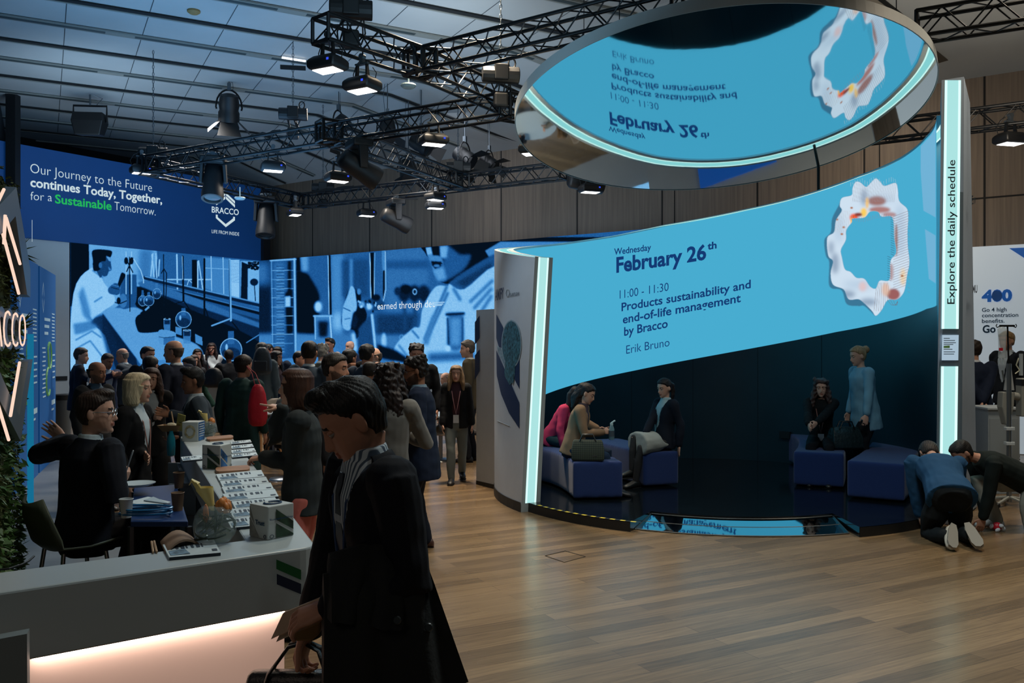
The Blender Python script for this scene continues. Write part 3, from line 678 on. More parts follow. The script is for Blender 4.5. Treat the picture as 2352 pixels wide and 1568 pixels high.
hx = MB(); pts = [outp(1168 + 4 * math.cos(t), 673 + 9 * math.sin(t), .008) for t in np.linspace(0, 2 * math.pi, 7)]
for a, b in zip(pts[:-1], pts[1:]): hx.tube([a, b], .004, 4)
hx.build('print_hexagon', m_grey, booth, world=True)
lnm = MB(); lnm.tube([outp(1143 + 28 * i / 6, 966 + 12 * i / 6, .005) for i in range(7)], .004, 4); lnm.build('print_line', m_grey, booth, world=True)
# writing on the screen
m_ink = emat('screen_ink', (22, 62, 122), .85)
def scrtext(s, x0, y0, x1, y1, cap, wt):
    a0, z0 = cyl_hit(x0, y0, RI, True); a1, z1 = cyl_hit(x1, y1, RI, True)
    Ym = (cp_(a0, RI, 0).y + cp_(a1, RI, 0).y) / 2; h = cap * Ym / F
    return lettering(s, lambda u, v: cp_(a0 + (a1 - a0) * u, RI - .022, z0 + (z1 - z0) * u + h * v), m_ink, booth, wt)
scrtext('Wednesday', 1409, 585.5, 1494.5, 574.5, 14.5, .016); scrtext('February 26', 1414, 625.5, 1622, 595, 34, .03); scrtext('th', 1625, 573.5, 1646, 570, 16, .03)
scrtext('11:00 - 11:30', 1422, 686, 1535, 667.5, 19.5, -.004); scrtext('Products sustainability and', 1426, 714.5, 1725, 661, 19, .018)
scrtext('end-of-life management', 1429, 743, 1702, 693, 19.5, .018); scrtext('by Bracco', 1432, 771, 1533, 751.5, 19.5, .018); scrtext('Erik Bruno', 1437, 812.5, 1537, 794.5, 19.5, -.004)
# the pale ring picture and shards on the screen (drawing units: 1389 x 1568 over 310 x 350 px)
base_c = srgb2lin(np.array([[72, 172, 208]]))[0]
def C8(*c): return srgb2lin(np.array([c]))[0]
G = Paint(700, 790, 700 / 1389, base_c)
SHARD = C8(112, 178, 214)
G.poly([(1140, 0), (1389, 0), (1389, 540), (1170, 420)], SHARD, 1); G.poly([(1185, 610), (1389, 730), (1389, 1230), (1225, 1120)], SHARD, 1)
wout = [(470, 125), (520, 130), (580, 175), (630, 130), (680, 88), (730, 130), (770, 165), (880, 135), (905, 200), (920, 320), (1000, 400), (1012, 500), (1005, 650), (1010, 800), (1025, 950), (1000, 1090), (970, 1250), (900, 1330), (800, 1340), (740, 1440), (680, 1500), (640, 1470), (560, 1400), (500, 1400), (380, 1380), (330, 1240), (230, 1220), (195, 1160), (200, 950), (165, 880), (150, 720), (215, 640), (230, 500), (300, 360), (330, 290), (430, 260), (440, 190)]
wmain = [(470, 125), (520, 130), (580, 175), (630, 130), (680, 88), (730, 130), (770, 165), (880, 135), (905, 200), (920, 320), (1000, 400), (1012, 500), (1005, 650), (1010, 800), (1025, 950), (1000, 1090), (970, 1250), (900, 1330), (800, 1340), (740, 1440), (680, 1500), (640, 1450), (560, 1370), (500, 1330), (400, 1330), (350, 1230), (240, 1180), (215, 1060), (240, 940), (190, 880), (180, 700), (250, 640), (270, 520), (330, 420), (310, 370), (330, 290), (430, 260), (440, 190)]
win = [(440, 500), (560, 490), (620, 430), (700, 430), (740, 480), (850, 490), (870, 700), (890, 850), (830, 940), (820, 1130), (720, 1140), (680, 1220), (620, 1200), (560, 1120), (480, 1110), (420, 1050), (360, 1020), (330, 900), (320, 820), (370, 720), (375, 620), (430, 540)]
wout, wmain, win = curvy(wout), curvy(wmain), curvy(win)
hole = G.mask(win)
def wring(pts, val, soft, al=1.0):
    m = G.mask(pts); m = blur(m, soft * G.k) if soft else m
    m = m * (1 - blur(hole, 1)) * al; G.a = G.a * (1 - m[..., None]) + val * m[..., None]
wring(wout, C8(60, 118, 150), 3); wring(wmain, C8(206, 224, 240), 1.5)
inside = G.mask(wmain)
def wspot(cx, cy, rx, ry, val, soft, al=1.0):
    d = np.sqrt(((G.xx / G.k - cx) / rx) ** 2 + ((G.yy / G.k - cy) / ry) ** 2); m = blur((d < 1).astype(float), soft * G.k) * inside * (1 - blur(hole, 1)) * al
    G.a = G.a * (1 - m[..., None]) + val * m[..., None]
def wline(pts, wd, val, al=1.0, clip=True):
    a0 = G.a.copy(); G.line(pts, wd, val, 0, al)
    if clip:
        m = (inside * (1 - hole))[..., None]; G.a = G.a * m + a0 * (1 - m)
for cx, cy, rx, ry in ((930, 620, 60, 280), (300, 600, 40, 160), (500, 1180, 160, 40), (700, 300, 200, 30)): wspot(cx, cy, rx, ry, C8(170, 194, 218), 40, .7)
for cx, cy, rx, ry in ((260, 960, 40, 110), (220, 800, 26, 70), (380, 1280, 90, 40), (600, 1360, 90, 40), (560, 280, 30, 90)): wspot(cx, cy, rx, ry, C8(120, 142, 170), 24, .75)
wspot(690, 320, 95, 50, C8(150, 92, 80), 14, .9); wspot(720, 410, 110, 34, C8(168, 104, 96), 12, .9); wspot(820, 460, 70, 26, C8(170, 112, 108), 10, .8)
wspot(590, 340, 16, 60, C8(240, 196, 120), 10); wspot(555, 440, 34, 50, C8(250, 206, 96), 12); wspot(455, 490, 44, 40, C8(240, 90, 40), 10); wspot(500, 460, 40, 20, C8(140, 60, 50), 8); wspot(430, 530, 12, 40, C8(250, 190, 80), 6)
wspot(890, 720, 16, 170, C8(150, 108, 100), 8, .9); wspot(860, 1280, 68, 60, C8(156, 96, 96), 10); wspot(780, 1230, 40, 70, C8(236, 190, 160), 14, .8); wspot(960, 1100, 30, 90, C8(240, 210, 160), 16, .8); wspot(840, 1050, 22, 90, C8(170, 130, 130), 10, .8); wspot(545, 1200, 40, 50, C8(220, 196, 200), 16)
for cx, cy in ((430, 390), (350, 590), (330, 660), (950, 1090), (280, 510)): wspot(cx, cy, 14, 10, C8(170, 100, 50), 4)
for i in range(26): wline([(470 + i * 17, 90 + 10 * math.sin(i)), (440 + i * 17, 330)], 4, C8(150, 150, 160), .6)
for i in range(30): wline([(860, 480 + i * 26), (1020, 420 + i * 26)], 4, C8(120, 100, 104), .75)
for i in range(8): wline([(690 + 16 * i, 1160), (660 + 24 * i, 1450)], 4, C8(130, 110, 110), .7)
for i in range(7): wline([(260 + i * 22, 640), (300 + i * 18, 420)], 4, C8(190, 190, 190), .6)
for i in range(46):
    x, y = win[0]; t = i / 45.0
    if t < .4: x, y = 440 + 420 * t / .4, 470 + 20 * math.sin(t * 16); G.line([(x, y), (x - 8, y + 44)], 4, C8(120, 140, 160), 0, .8)
    else: y = 500 + 640 * (t - .4) / .6; x = 860 if y < 880 else 826; G.line([(x + 10, y), (x - 26, y - 14)], 4, C8(60, 80, 100), 0, .85)
for i in range(40):
    t = i / 39.0
    if t < .5: x = 420 + 480 * t / .5; y = 170 - 50 * abs(math.sin(t * 18)); G.line([(x, y), (x + random.uniform(-14, 4), y - 44)], 3.4, C8(160, 196, 212), 0, .8)
    else: y = 400 + 850 * (t - .5) / .5; G.line([(1008, y), (1030, y + 12)], 3.4, C8(110, 130, 150), 0, .7)
for k in range(3): G.line([(800 + 30 * k, 1340), (840 + 20 * k, 1390), (880 + 10 * k, 1390), (905, 1350)], 3.4, C8(110, 90, 90), 0, .8)
ny, nx = 400, 330
a0, _ = cyl_hit(1868, 500, RI, True); a1 = PHI_R + 2
PH = np.linspace(a0, a1, nx); pts = np.zeros((ny, nx, 3)); rgb = np.zeros((ny, nx, 3))
for j in range(nx):
    ph = PH[j]; zt, zb = ztop(ph) - .06, zbot(ph) + .02; zc = np.linspace(zt, zb, ny); p = cp_(ph, RI - .020, 0)
    pts[:, j, 0] = p.x; pts[:, j, 1] = p.y; pts[:, j, 2] = zc
    px = CX + F * p.x / p.y; py = CY - F * (zc - EYE) / p.y
    rgb[:, j, :] = G.sample((px - 1860) / 310 * G.w + 0 * zc, np.clip((py - 390) / 350, 0, 1) * G.h)
picture_mesh('picture', pts, rgb, vmat('booth_picture', 1.0), booth)
# small dark boxes on the inner wall
bx = MB()
for px, py in ((1805, 998),):
    ph, z = cyl_hit(px, py, RI, True); bx.box(cp_(ph, RI - .03, z), (.16, .06, .10), Matrix.Rotation(R(ph + 90), 3, 'Z'))
bx.build('socket_box', mat('socket_black', (10, 14, 16), .5), booth, world=True)
jt = MB()
for ph in (40, 62, 84, 106, 128, 150):
    a = cp_(ph, RI - .004, ZP); b = cp_(ph + .12, RI - .004, ZP); h = Vector((0, 0, zbot(ph) - ZP)); jt.add([a, b, b + h, a + h], [(0, 1, 2, 3)])
jt.build('wall_joint', mat('joint_dark', (4, 8, 10), .8), booth, world=True)

# platform with hazard edge and mirror ramp
RP = 2.70
plat = thing('booth_platform', 'low dark glossy round platform under the white booth', 'platform', (BC.x, BC.y, 0))
m_gloss = mat('floor_gloss', (10, 16, 20), .10, var=.25, vscale=5, bump=.03, bscale=2.0)
N = 96; ph_a, ph_b = 207.5, 322.0
rim = [cp_(ph, RP, 0) for ph in np.linspace(0, 360, N, endpoint=False)]
r0, r1, r2, r3 = on_z(1458, 1216, 0), on_z(1950, 1226, 0), on_z(1496, 1179, .075), on_z(1912, 1184, .075)
def ang(p): return math.degrees(math.atan2(p.y - BC.y, p.x - BC.x)) % 360
rim = [cp_(p, RP, 0) for p in np.linspace(ang(r1) - 360, ang(r0), 80)]
def arc_pts(a, b, z, nn=24):
    pa, pb = ang(a), ang(b)
    ra = (a.to_2d() - BC.to_2d()).length; rb = (b.to_2d() - BC.to_2d()).length
    return [cp_(pa + (pb - pa) * i / nn, ra + (rb - ra) * i / nn, z) for i in range(nn + 1)]
rim += [Vector((p.x, p.y, 0)) for p in arc_pts(r2, r3, 0)]
pl = MB(); pl.loft([[p + Vector((0, 0, z)) for p in rim] for z in (0.002, ZP)]); pl.build('deck', m_gloss, plat, world=True)
fr = MB(); kick(fr, RP + .006, 0, ZP - .004, 208, ang(r0), 50); fr.build('edge_band', mat('edge_black', (20, 20, 20), .5), plat, world=True); fr = MB(); kick(fr, RP + .006, 0, ZP - .004, ang(r1), 332, 30); fr.build('edge_band', mat('edge_black', (20, 20, 20), .5), plat, world=True)
hz = MB(); hy = MB()
for k in range(24):
    p0 = 212 + k * 1.24; q = [cp_(p0, RP + .004, ZP + .003), cp_(p0 + 1.24, RP + .004, ZP + .003), cp_(p0 + 1.24, RP - .035, ZP + .003), cp_(p0, RP - .035, ZP + .003)]
    (hy if k % 2 == 0 else hz).add(q, [(0, 1, 2, 3)])
hy.build('hazard_yellow', mat('tape_yellow', (214, 190, 52), .5), plat, world=True); hz.build('hazard_black', mat('tape_black', (18, 18, 20), .5), plat, world=True)
ramp = MB(); n = 24
fa = arc_pts(r0, r1, .008); ba = arc_pts(r2, r3, .077)
gr_ = [[a + (b - a) * t for a, b in zip(fa, ba)] for t in (0, .5, 1)]
ramp.loft(gr_, caps=False, closed=False); ramp.loft([[p - Vector((0, 0, .012)) for p in gr_[0]], gr_[0]], caps=False, closed=False)
rmp = ramp.build('entry_ramp', mat('ramp_mirror', (170, 190, 196), .03, metal=1.0), None, base=True); tag(rmp, 'shallow mirrored entry ramp at the front of the dark platform', 'ramp')
re = MB(); re.tube(gr_[1], .004, 4); re.tube(gr_[0], .007, 4); re.tube([gr_[0][0], gr_[2][0]], .008, 4); re.tube([gr_[0][-1], gr_[2][-1]], .008, 4); re.tube(gr_[2], .005, 4)
o_ = re.build('trim_edge', mat('ramp_edge', (26, 34, 38), .4), rmp, world=True)

# mirrored disc overhead
tilt, roll = math.atan2(1.01, 5.3), R(1.2)
disc = thing('ceiling_mirror', 'huge tilted round ceiling mirror hanging above the white booth', 'mirror', (2.62, 11.19, 4.80))
Rt = Matrix.Rotation(-roll, 3, 'Y') @ Matrix.Rotation(-tilt, 3, 'X')
RD = 2.585
def dring(r, z, n=128): return [Rt @ Vector((r * math.cos(2 * math.pi * i / n), r * math.sin(2 * math.pi * i / n), z)) for i in range(n)]
md = MB(); md.loft([dring(RD - .012, 0), dring(RD - .012, .005)]); 
mm = mat('mirror_foil', (222, 232, 234), .035, metal=1.0, bump=.055, bscale=1.6)
md.build('mirror_face', mm, disc)
mr_ = MB(); mr_.loft([dring(RD - .012, -.006), dring(RD, -.006), dring(RD, .13), dring(RD - .012, .13)], caps=False); mr_.loft([dring(RD - .012, .12), dring(RD - .012, .13)])
mr_.build('rim', mat('disc_rim', (150, 156, 156), .5), disc)
for k, (x, y) in enumerate(((1.2, 1.9), (-1.6, 1.2), (1.9, -1.0), (-1.4, -1.4))):
    p = Rt @ Vector((x, y, .1)); w_ = Vector((p.x + disc.location.x, p.y + disc.location.y, 0)); h = ceil_z(w_) - disc.location.z
    MB().tube([p, Vector((p.x, p.y, h - .05))], .006, 5).build('hanger_wire', mat('wire_dark', (20, 22, 24), .5, metal=.6), disc)
ph, z = cyl_hit(1872, 436, RI, True); pb = cp_(ph, RI + .1, ztop(ph)); q = Vector((pb.x - 2.62, pb.y - 11.19, 0))
nd = Rt @ Vector((0, 0, 1)); zt = 4.80 - (q.x * nd.x + q.y * nd.y) / nd.z
tag(MB().tube([pb, Vector((pb.x, pb.y, zt))], .022, 8).build('support_pole', mat('pole_dark', (18, 30, 34), .4, metal=.5), None, base=True), 'thin dark pole between booth wall and ceiling mirror', 'pole')

# end pillar on the right with two light windows
pil = thing('light_pillar', 'tall white pillar with glowing window and schedule lettering', 'pillar', (4.6, 9.4, 0))
Y0 = 9.2
def pp(px, y): return Vector(((px - CX) / F * y, y, 0))
a, b, c_, d = pp(2149, Y0), pp(2208, Y0 + .06), pp(2244, Y0 + .85), pp(2160, Y0 + 1.1)
mbp = MB()
def zt_(py, y): return EYE - (py - CY) / F * y
t_a, t_b, t_c, t_d = zt_(184, a.y), zt_(176, b.y), zt_(236, c_.y), zt_(240, d.y)
ct = Vector((pp(2228, c_.y).x, c_.y, 0)); at_ = Vector((pp(2163, a.y).x, a.y, 0)); bt = Vector((pp(2214, b.y).x, b.y, 0))
lo = [p + Vector((0, 0, .02)) for p in (a, b, c_, d)]; hi = [Vector((at_.x, at_.y, t_a)), Vector((bt.x, bt.y, t_b)), Vector((ct.x, ct.y, t_c)), Vector((d.x, d.y, t_d))]
mbp.loft([lo, hi]); mbp.build('body', mat('pillar_white', (150, 166, 184), .55, var=.02), pil, world=True)
nf = Vector((b.y - a.y, -(b.x - a.x), 0)).normalized(); nf = nf if nf.y < 0 else -nf
def pf(px, py, off=.012):
    p = on_plane(px, py, a, nf); return p + nf * off
fpn = MB(); fpn.poly([pf(2149.5, 1190, .004), pf(2208, 1190, .004), pf(2213.6, 180, .004), pf(2163.5, 187, .004)]); fpn.build('face_panel', mat('pillar_grey', (100, 114, 124), .5), pil, world=True)
def win_(x0t, x1t, yt, x0b, x1b, yb, nm):
    def X(f, t): return (x0t + (x1t - x0t) * f) * (1 - t) + (x0b + (x1b - x0b) * f) * t
    for (f0, f1, m_) in ((0, .16, m_glow_e), (.84, 1, m_glow_e), (.16, .84, MATS['glow_strip'])):
        mb = MB(); mb.poly([pf(X(f0, 0), yt), pf(X(f1, 0), yt), pf(X(f1, 1), yb), pf(X(f0, 1), yb)]); mb.build('glow_line' if m_ is m_glow_e else 'light_window', m_, pil, world=True)
win_(2168.5, 2205.5, 185, 2161, 2200, 755, 0); win_(2160, 2199, 841, 2157, 2196, 1060, 1)
nt_ = MB(); nt_.poly([pf(2161, 769, .02), pf(2199, 769, .02), pf(2198, 827, .02), pf(2160, 827, .02)]); nt_.build('notice', emat('notice_white', (182, 206, 224), .8), pil, world=True)
nl = MB(); m_ink2 = mat('print_ink', (40, 60, 84), .6)
for k, (y, x1) in enumerate(((776, 2178), (781, 2190), (786, 2192), (790, 2186), (801, 2184), (807, 2190), (812, 2188))):
    nl.poly([pf(2164, y, .024), pf(x1, y, .024), pf(x1, y + 1.6, .024), pf(2164, y + 1.6, .024)])
nl.build('lettering', m_ink2, pil, world=True)
nb = MB(); nb.poly([pf(2164, 794, .0235), pf(2178, 793, .0235), pf(2178, 799, .0235), pf(2164, 799, .0235)]); nb.build('notice_stamp', mat('stamp_green', (120, 170, 100), .6), pil, world=True)
m_sched = mat('sched_ink', (26, 44, 56), .6)
lettering('Explore the daily schedule', lambda u, v: pf(2190 + 1.5 * u - 17 * v, 698 - 330 * u, .016), m_sched, pil, .006)
ns = Vector((c_.y - b.y, -(c_.x - b.x), 0)).normalized(); ns = ns if ns.x > 0 else -ns
def ps(px, py): return on_plane(px, py, b, ns) + ns * .03
lettering('Em', lambda u, v: ps(2225 + 9 * u, 470 - 3 * u - 20 * v), m_sched, pil, .01); lettering('MU', lambda u, v: ps(2227 + 11 * u, 672 - 17 * v), mat('print_mid', (96, 108, 122), .6), pil, .03)
# slab behind the booth on the left
sl = thing('display_slab', 'narrow white display slab behind the left edge of the round booth', 'panel', tuple(on_z(1115, 1115, 0)))
s0, s1 = on_z(1094, 1112, 0), on_z(1140, 1124, 0); s1 = s0 + (s1 - s0) * 2.2; dn = Vector((.3, 1, 0)).normalized()
def srf(px, py, off=.01):
    nn = Vector((s1.y - s0.y, -(s1.x - s0.x), 0)).normalized(); nn = nn if nn.y < 0 else -nn
    return on_plane(px, py, s0, nn) + nn * off
mb = MB(); ht = srf(1092, 712).z; mb.prism([s0, s1, s1 + Vector((0, 0, ht)), s0 + Vector((0, 0, ht))], dn * .3); mb.build('body', m_shell, sl, world=True)
mb = MB(); mb.prism([srf(1094, 1114, .004), srf(1150, 1128, .004), srf(1150, 1116, .004), srf(1094, 1103, .004)], dn * .005); mb.build('kick_plate', MATS['kick_dark'], sl, world=True)
mb = MB()
for P_ in ([(1092, 740), (1103, 724), (1103, 776), (1092, 792)], [(1092, 816), (1103, 802), (1103, 852), (1092, 872)]): mb.poly([srf(x, y) for x, y in P_])
mb.build('print_bar', m_navy, sl, world=True)

# curved foam benches
m_bench = mat('bench_blue', (3, 40, 96), .9, bump=.25, bscale=220, sheen=.2)
def bench(label, pts, wd=.56, ht=.44):
    """pts: plan points of the centre line, first one is the end turned to the camera"""
    P_ = [Vector((x, y, 0)) for x, y in pts]; base = P_[0] + Vector((0, 0, ZP))
    Q_ = []
    for i in range(7):
        t = i / 6; Q_.append(P_[0] * (1 - t) ** 2 + P_[1] * 2 * t * (1 - t) + P_[2] * t * t - P_[0])
    rings = []
    for i, q in enumerate(Q_):
        tn = (Q_[min(i + 1, 6)] - Q_[max(i - 1, 0)]).normalized(); s = Vector((tn.y, -tn.x, 0))
        rings.append([q - s * wd / 2 + Vector((0, 0, .02)), q + s * wd / 2 + Vector((0, 0, .02)), q + s * wd / 2 + Vector((0, 0, ht)), q - s * wd / 2 + Vector((0, 0, ht))])
    root = thing('curved_bench', label, 'bench', tuple(base), group='curved blue benches in the round booth')
    mb = MB(); mb.loft(rings); cu = mb.build('cushion', m_bench, root, smooth=True, bevel=1e-5); cu.modifiers.clear(); cu.data.set_sharp_from_angle(angle=3.2)
    r_ = cu.modifiers.new('round', 'REMESH'); r_.mode = 'VOXEL'; r_.voxel_size = .022; r_.use_smooth_shade = True; s_ = cu.modifiers.new('soft', 'SMOOTH'); s_.factor = .5; s_.iterations = 12
    ft = MB()
    for i in (1, 5):
        for sgn in (-1, 1):
            tn = (Q_[min(i + 1, 6)] - Q_[max(i - 1, 0)]).normalized(); s = Vector((tn.y, -tn.x, 0)); ft.box(Q_[i] + s * sgn * .2 + Vector((0, 0, .012)), (.05, .05, .024))
    ft.build('feet', mat('foot_black', (8, 8, 9), .5), root)
    return root
def bp2(px, py, z=ZP):
    p = on_z(px, py, z); return (p.x, p.y)
bench('blue bench seating the woman with the bottle beside the lit wall end', [bp2(1374, 1148), bp2(1330, 1104), bp2(1225, 1096)], .58)
bench('blue bench seating the dark blazer woman in a pale skirt', [bp2(1520, 1118), bp2(1430, 1090), bp2(1385, 1078)], .5)
bench('blue bench under the woman with long curly hair', [bp2(1880, 1120), bp2(1905, 1075), bp2(1850, 1060)], .6)
bench('blue bench nearest the pillar in front of the light blue shirt woman', [bp2(2010, 1150), bp2(2080, 1092), bp2(2045, 1072)], .62)
spk = thing('floor_speaker', 'small black box on the booth floor below the sky blue screen', 'speaker', tuple(on_z(1640, 1040, ZP)))
mb = MB(); mb.box((0, 0, .16), (.40, .26, .30)); mb.build('cabinet', mat('speaker_black', (9, 11, 12), .6), spk, bevel=.02)
mb = MB(); mb.box((0, -.132, .16), (.34, .012, .24)); mb.build('grille', mat('grille_black', (16, 18, 19), .7, bump=.5, bscale=300), spk)
mb = MB(); mb.tube([(-.08, 0, .31), (-.07, 0, .335), (.07, 0, .335), (.08, 0, .31)], .010, 6); mb.build('handle', mat('handle_black', (14, 15, 16), .4), spk)

# ================================================================ RIGHT FLANK
pan = thing('poster_wall', 'white backlit poster wall with a large blue number behind the pillar', 'poster', (9.0, 15.4, 0))
p0 = Vector((7.9, 15.3, 0)); pd = Vector((-A.x, -A.y, 0)); pn = Vector((-A.y, A.x, 0)); pn = pn if pn.y < 0 else -pn
mb = MB(); slab(mb, p0, pd, pn, -.6, 4.0, 0.02, 3.58, .15); mb.build('board', mat('poster_white', (206, 216, 222), .6, emit=(190, 208, 222), es=.38), pan, world=True)
def qp(px, py, off=.012): return on_plane(px, py, p0, pn) + pn * off
m_pb = mat('poster_blue', (24, 92, 176), .5, emit=(24, 92, 176), es=.3); m_pt = mat('poster_ink', (20, 66, 100), .6)
mb = MB(); mb.poly([qp(2318, 570), qp(2420, 566), qp(2420, 640), qp(2352, 592)]); mb.build('corner_flash', m_pb, pan, world=True)
def ptxt(s, x0, y0, x1, y1, cap, m_, wt): return lettering(s, lambda u, v: qp(x0 + (x1 - x0) * u, y0 + (y1 - y0) * u - cap * v), m_, pan, wt)
ptxt('400', 2255, 692, 2325, 690, 25, m_pb, .05); ptxt('Go 4 high', 2255.5, 716, 2312, 714.5, 9, m_pt, .015); ptxt('concentration', 2255.5, 728.5, 2339, 727, 9, m_pt, .015); ptxt('benefits.', 2255.5, 741.5, 2307.5, 740.5, 9, m_pt, .015); ptxt('Go', 2257, 764, 2287, 763, 17, m_pt, .03)
mb = MB(); mb.poly([qp(2290 + 12 * math.cos(t), 679 + 12 * math.sin(t), .02) for t in np.linspace(0, 2 * math.pi, 24, endpoint=False)]); mb.build('globe', mat('poster_globe', (18, 60, 120), .5, emit=(30, 90, 160), es=.2, var=.5, vscale=4), pan, world=True)
cab = thing('reception_cabinet', 'white cabinet under the medical pump behind the pillar', 'cabinet', tuple(on_z(2305, 1135, 0)))
mb = MB(); mb.box((.02, .25, .53), (.40, .45, 1.06)); mb.build('body', mat('cabinet_white', (150, 160, 166), .6), cab, bevel=.006)
mb = MB(); mb.box((.02, .25, 1.075), (.44, .5, .03)); mb.build('top', mat('cabinet_top', (176, 186, 192), .5), cab, bevel=.006)
mb = MB(); mb.box((.02, .022, .5), (.36, .008, .9)); mb.build('door', mat('cabinet_door', (142, 152, 158), .6), cab)
# contrast injector on its stand
inj = thing('medical_injector', 'grey medical injector arm with a drip bag on a steel stand', 'medical stand', tuple(on_z(2318, 1160, 0)))
m_med = mat('medical_grey', (150, 150, 142), .45, var=.04); m_steel = mat('steel', (150, 156, 160), .3, metal=.9)
o = Vector(inj.location); yj = o.y
def jp(px, py, dy=0): p = at(px, py, yj + dy); return p - o
mb = MB(); mb.tube([Vector((0, 0, .04)), jp(2317, 835)], .028, 10); mb.build('pole', m_steel, inj)
mb = MB()
for k in range(5):
    t = 2 * math.pi * k / 5; mb.tube([(0, 0, .10), (.28 * math.cos(t), .28 * math.sin(t), .045)], .018, 6)
mb.build('base', m_med, inj)
for k in range(5):
    t = 2 * math.pi * k / 5; MB().ell((.28 * math.cos(t), .28 * math.sin(t), .03), (.03, .03, .03), nu=8, nv=6).build('caster', mat('caster_black', (14, 14, 15), .5), inj, smooth=True)
mb = MB(); mb.prism([jp(2304, 900), jp(2330, 900), jp(2330, 930), jp(2320, 976), jp(2312, 976), jp(2302, 935)], (0, .12, 0)); mb.build('arm_housing', m_med, inj, bevel=.012)
mb = MB(); mb.tube([jp(2326, 908, .05), jp(2345, 912, .05)], .045, 12); mb.build('arm_joint', m_med, inj, smooth=True)
mb = MB(); mb.box(jp(2352, 912, .05), (.13, .13, .45)); mb.build('pump_head', m_med, inj, bevel=.012)
mb = MB(); mb.box(jp(2352, 878, .05), (.132, .135, .08)); mb.build('pump_collar', mat('collar_black', (20, 22, 22), .5), inj, bevel=.006)
for dx in (-.035, .035): MB().tube([jp(2352, 862, .05) + Vector((dx, 0, 0)), jp(2352, 812, .05) + Vector((dx, 0, 0))], .022, 12).build('syringe', mat('syringe_clear', (210, 220, 224), .1, alpha=.45), inj, smooth=True)
mb = MB(); mb.tube([jp(2340, 822, 0), jp(2334, 838, 0), jp(2342, 850, 0), jp(2332, 858, 0)], .008, 6); mb.build('hose', mat('hose_cream', (206, 204, 178), .4), inj, smooth=True)
for py in (984, 1018): MB().box(jp(2318, py), (.10, .07, .04)).build('clamp', mat('clamp_white', (196, 204, 208), .4), inj, bevel=.006)
mb = MB(); mb.prism([jp(2316, 838), jp(2322, 838), jp(2330, 896), jp(2308, 896)], (0, .03, 0)); mb.build('pole_wedge', mat('wedge_grey', (176, 180, 180), .4), inj)
mb = MB(); mb.tube([jp(2296, 748), jp(2330, 748)], .012, 8)
for sgn, x in ((-1, 2292), (1, 2331)): mb.tube([jp(x + 4 * -sgn, 749), jp(x + sgn * 2, 752), jp(x + sgn * 4, 748), jp(x + sgn * 2, 744)], .006, 6)
mb.tube([jp(2317, 840), jp(2314, 748)], .010, 8); mb.build('bag_hook', mat('hook_black', (14, 18, 20), .4, metal=.5), inj)
mb = MB(); rings = []
for py, w_, dp in ((750, .05, .02), (756, .115, .045), (775, .095, .05), (800, .085, .05), (818, .10, .045), (822, .09, .03)):
    c__ = jp(2302 if py < 815 else 2302, py); rings.append([c__ + Vector((w_ / 2 * math.cos(t), dp / 2 * math.sin(t), 0)) for t in np.linspace(0, 2 * math.pi, 14, endpoint=False)])
mb.loft(rings); mb.build('drip_bag', mat('bag_clear', (214, 226, 230), .08, alpha=.42, spec=.8), inj, smooth=True)
mb = MB(); mb.box(jp(2299, 802, -.03), (.045, .006, .035)); mb.build('bag_label', mat('label_red', (190, 24, 44), .5), inj)
for dx in (-6, 2): MB().tube([jp(2302 + dx, 822), jp(2302 + dx, 836)], .009, 8).build('bag_port', mat('port_clear', (200, 214, 218), .2), inj, smooth=True)
MB().tube([jp(2302, 850), jp(2306, 872)], .010, 6).build('drip_clip', mat('clip_steel', (120, 130, 134), .3, metal=.7), inj)
# red sweet wrapper on the floor
wr = MB(); p = on_z(2290, 1219, 0); wr.ell((0, 0, .045), (.05, .045, .045), nu=10, nv=7)
wo = wr.build('paper_wrapper', mat('wrapper_red', (196, 26, 46), .35, bump=.8, bscale=40), None, smooth=True); wo.location = p; tag(wo, 'crumpled red and white wrapper on the boards beside the kneeling men', 'wrapper')
mb = MB()
for (x, y, z) in ((-.06, -.01, .05), (.05, -.03, .03), (.02, -.045, .06), (-.02, -.05, .02)): mb.ell((x, y, z), (.028, .014, .02), Matrix.Rotation(x * 20, 3, 'Y'), 8, 5)
mb.build('white_fold', mat('wrapper_white', (214, 216, 220), .4, bump=.8, bscale=60), wo, smooth=True)
wr = MB(); p = on_z(2188, 1238, 0)
for k in range(4): wr.ell((.04 * k - .06, .01 * (k % 2), .012), (.03, .018, .010), Matrix.Rotation(k, 3, 'Z'), 8, 5)
wo = wr.build('plastic_scrap', mat('scrap_mint', (176, 226, 208), .3, emit=(120, 200, 180), es=.05), None, smooth=True); wo.location = p; tag(wo, 'pale green plastic scrap on the boards by the white soles', 'scrap')
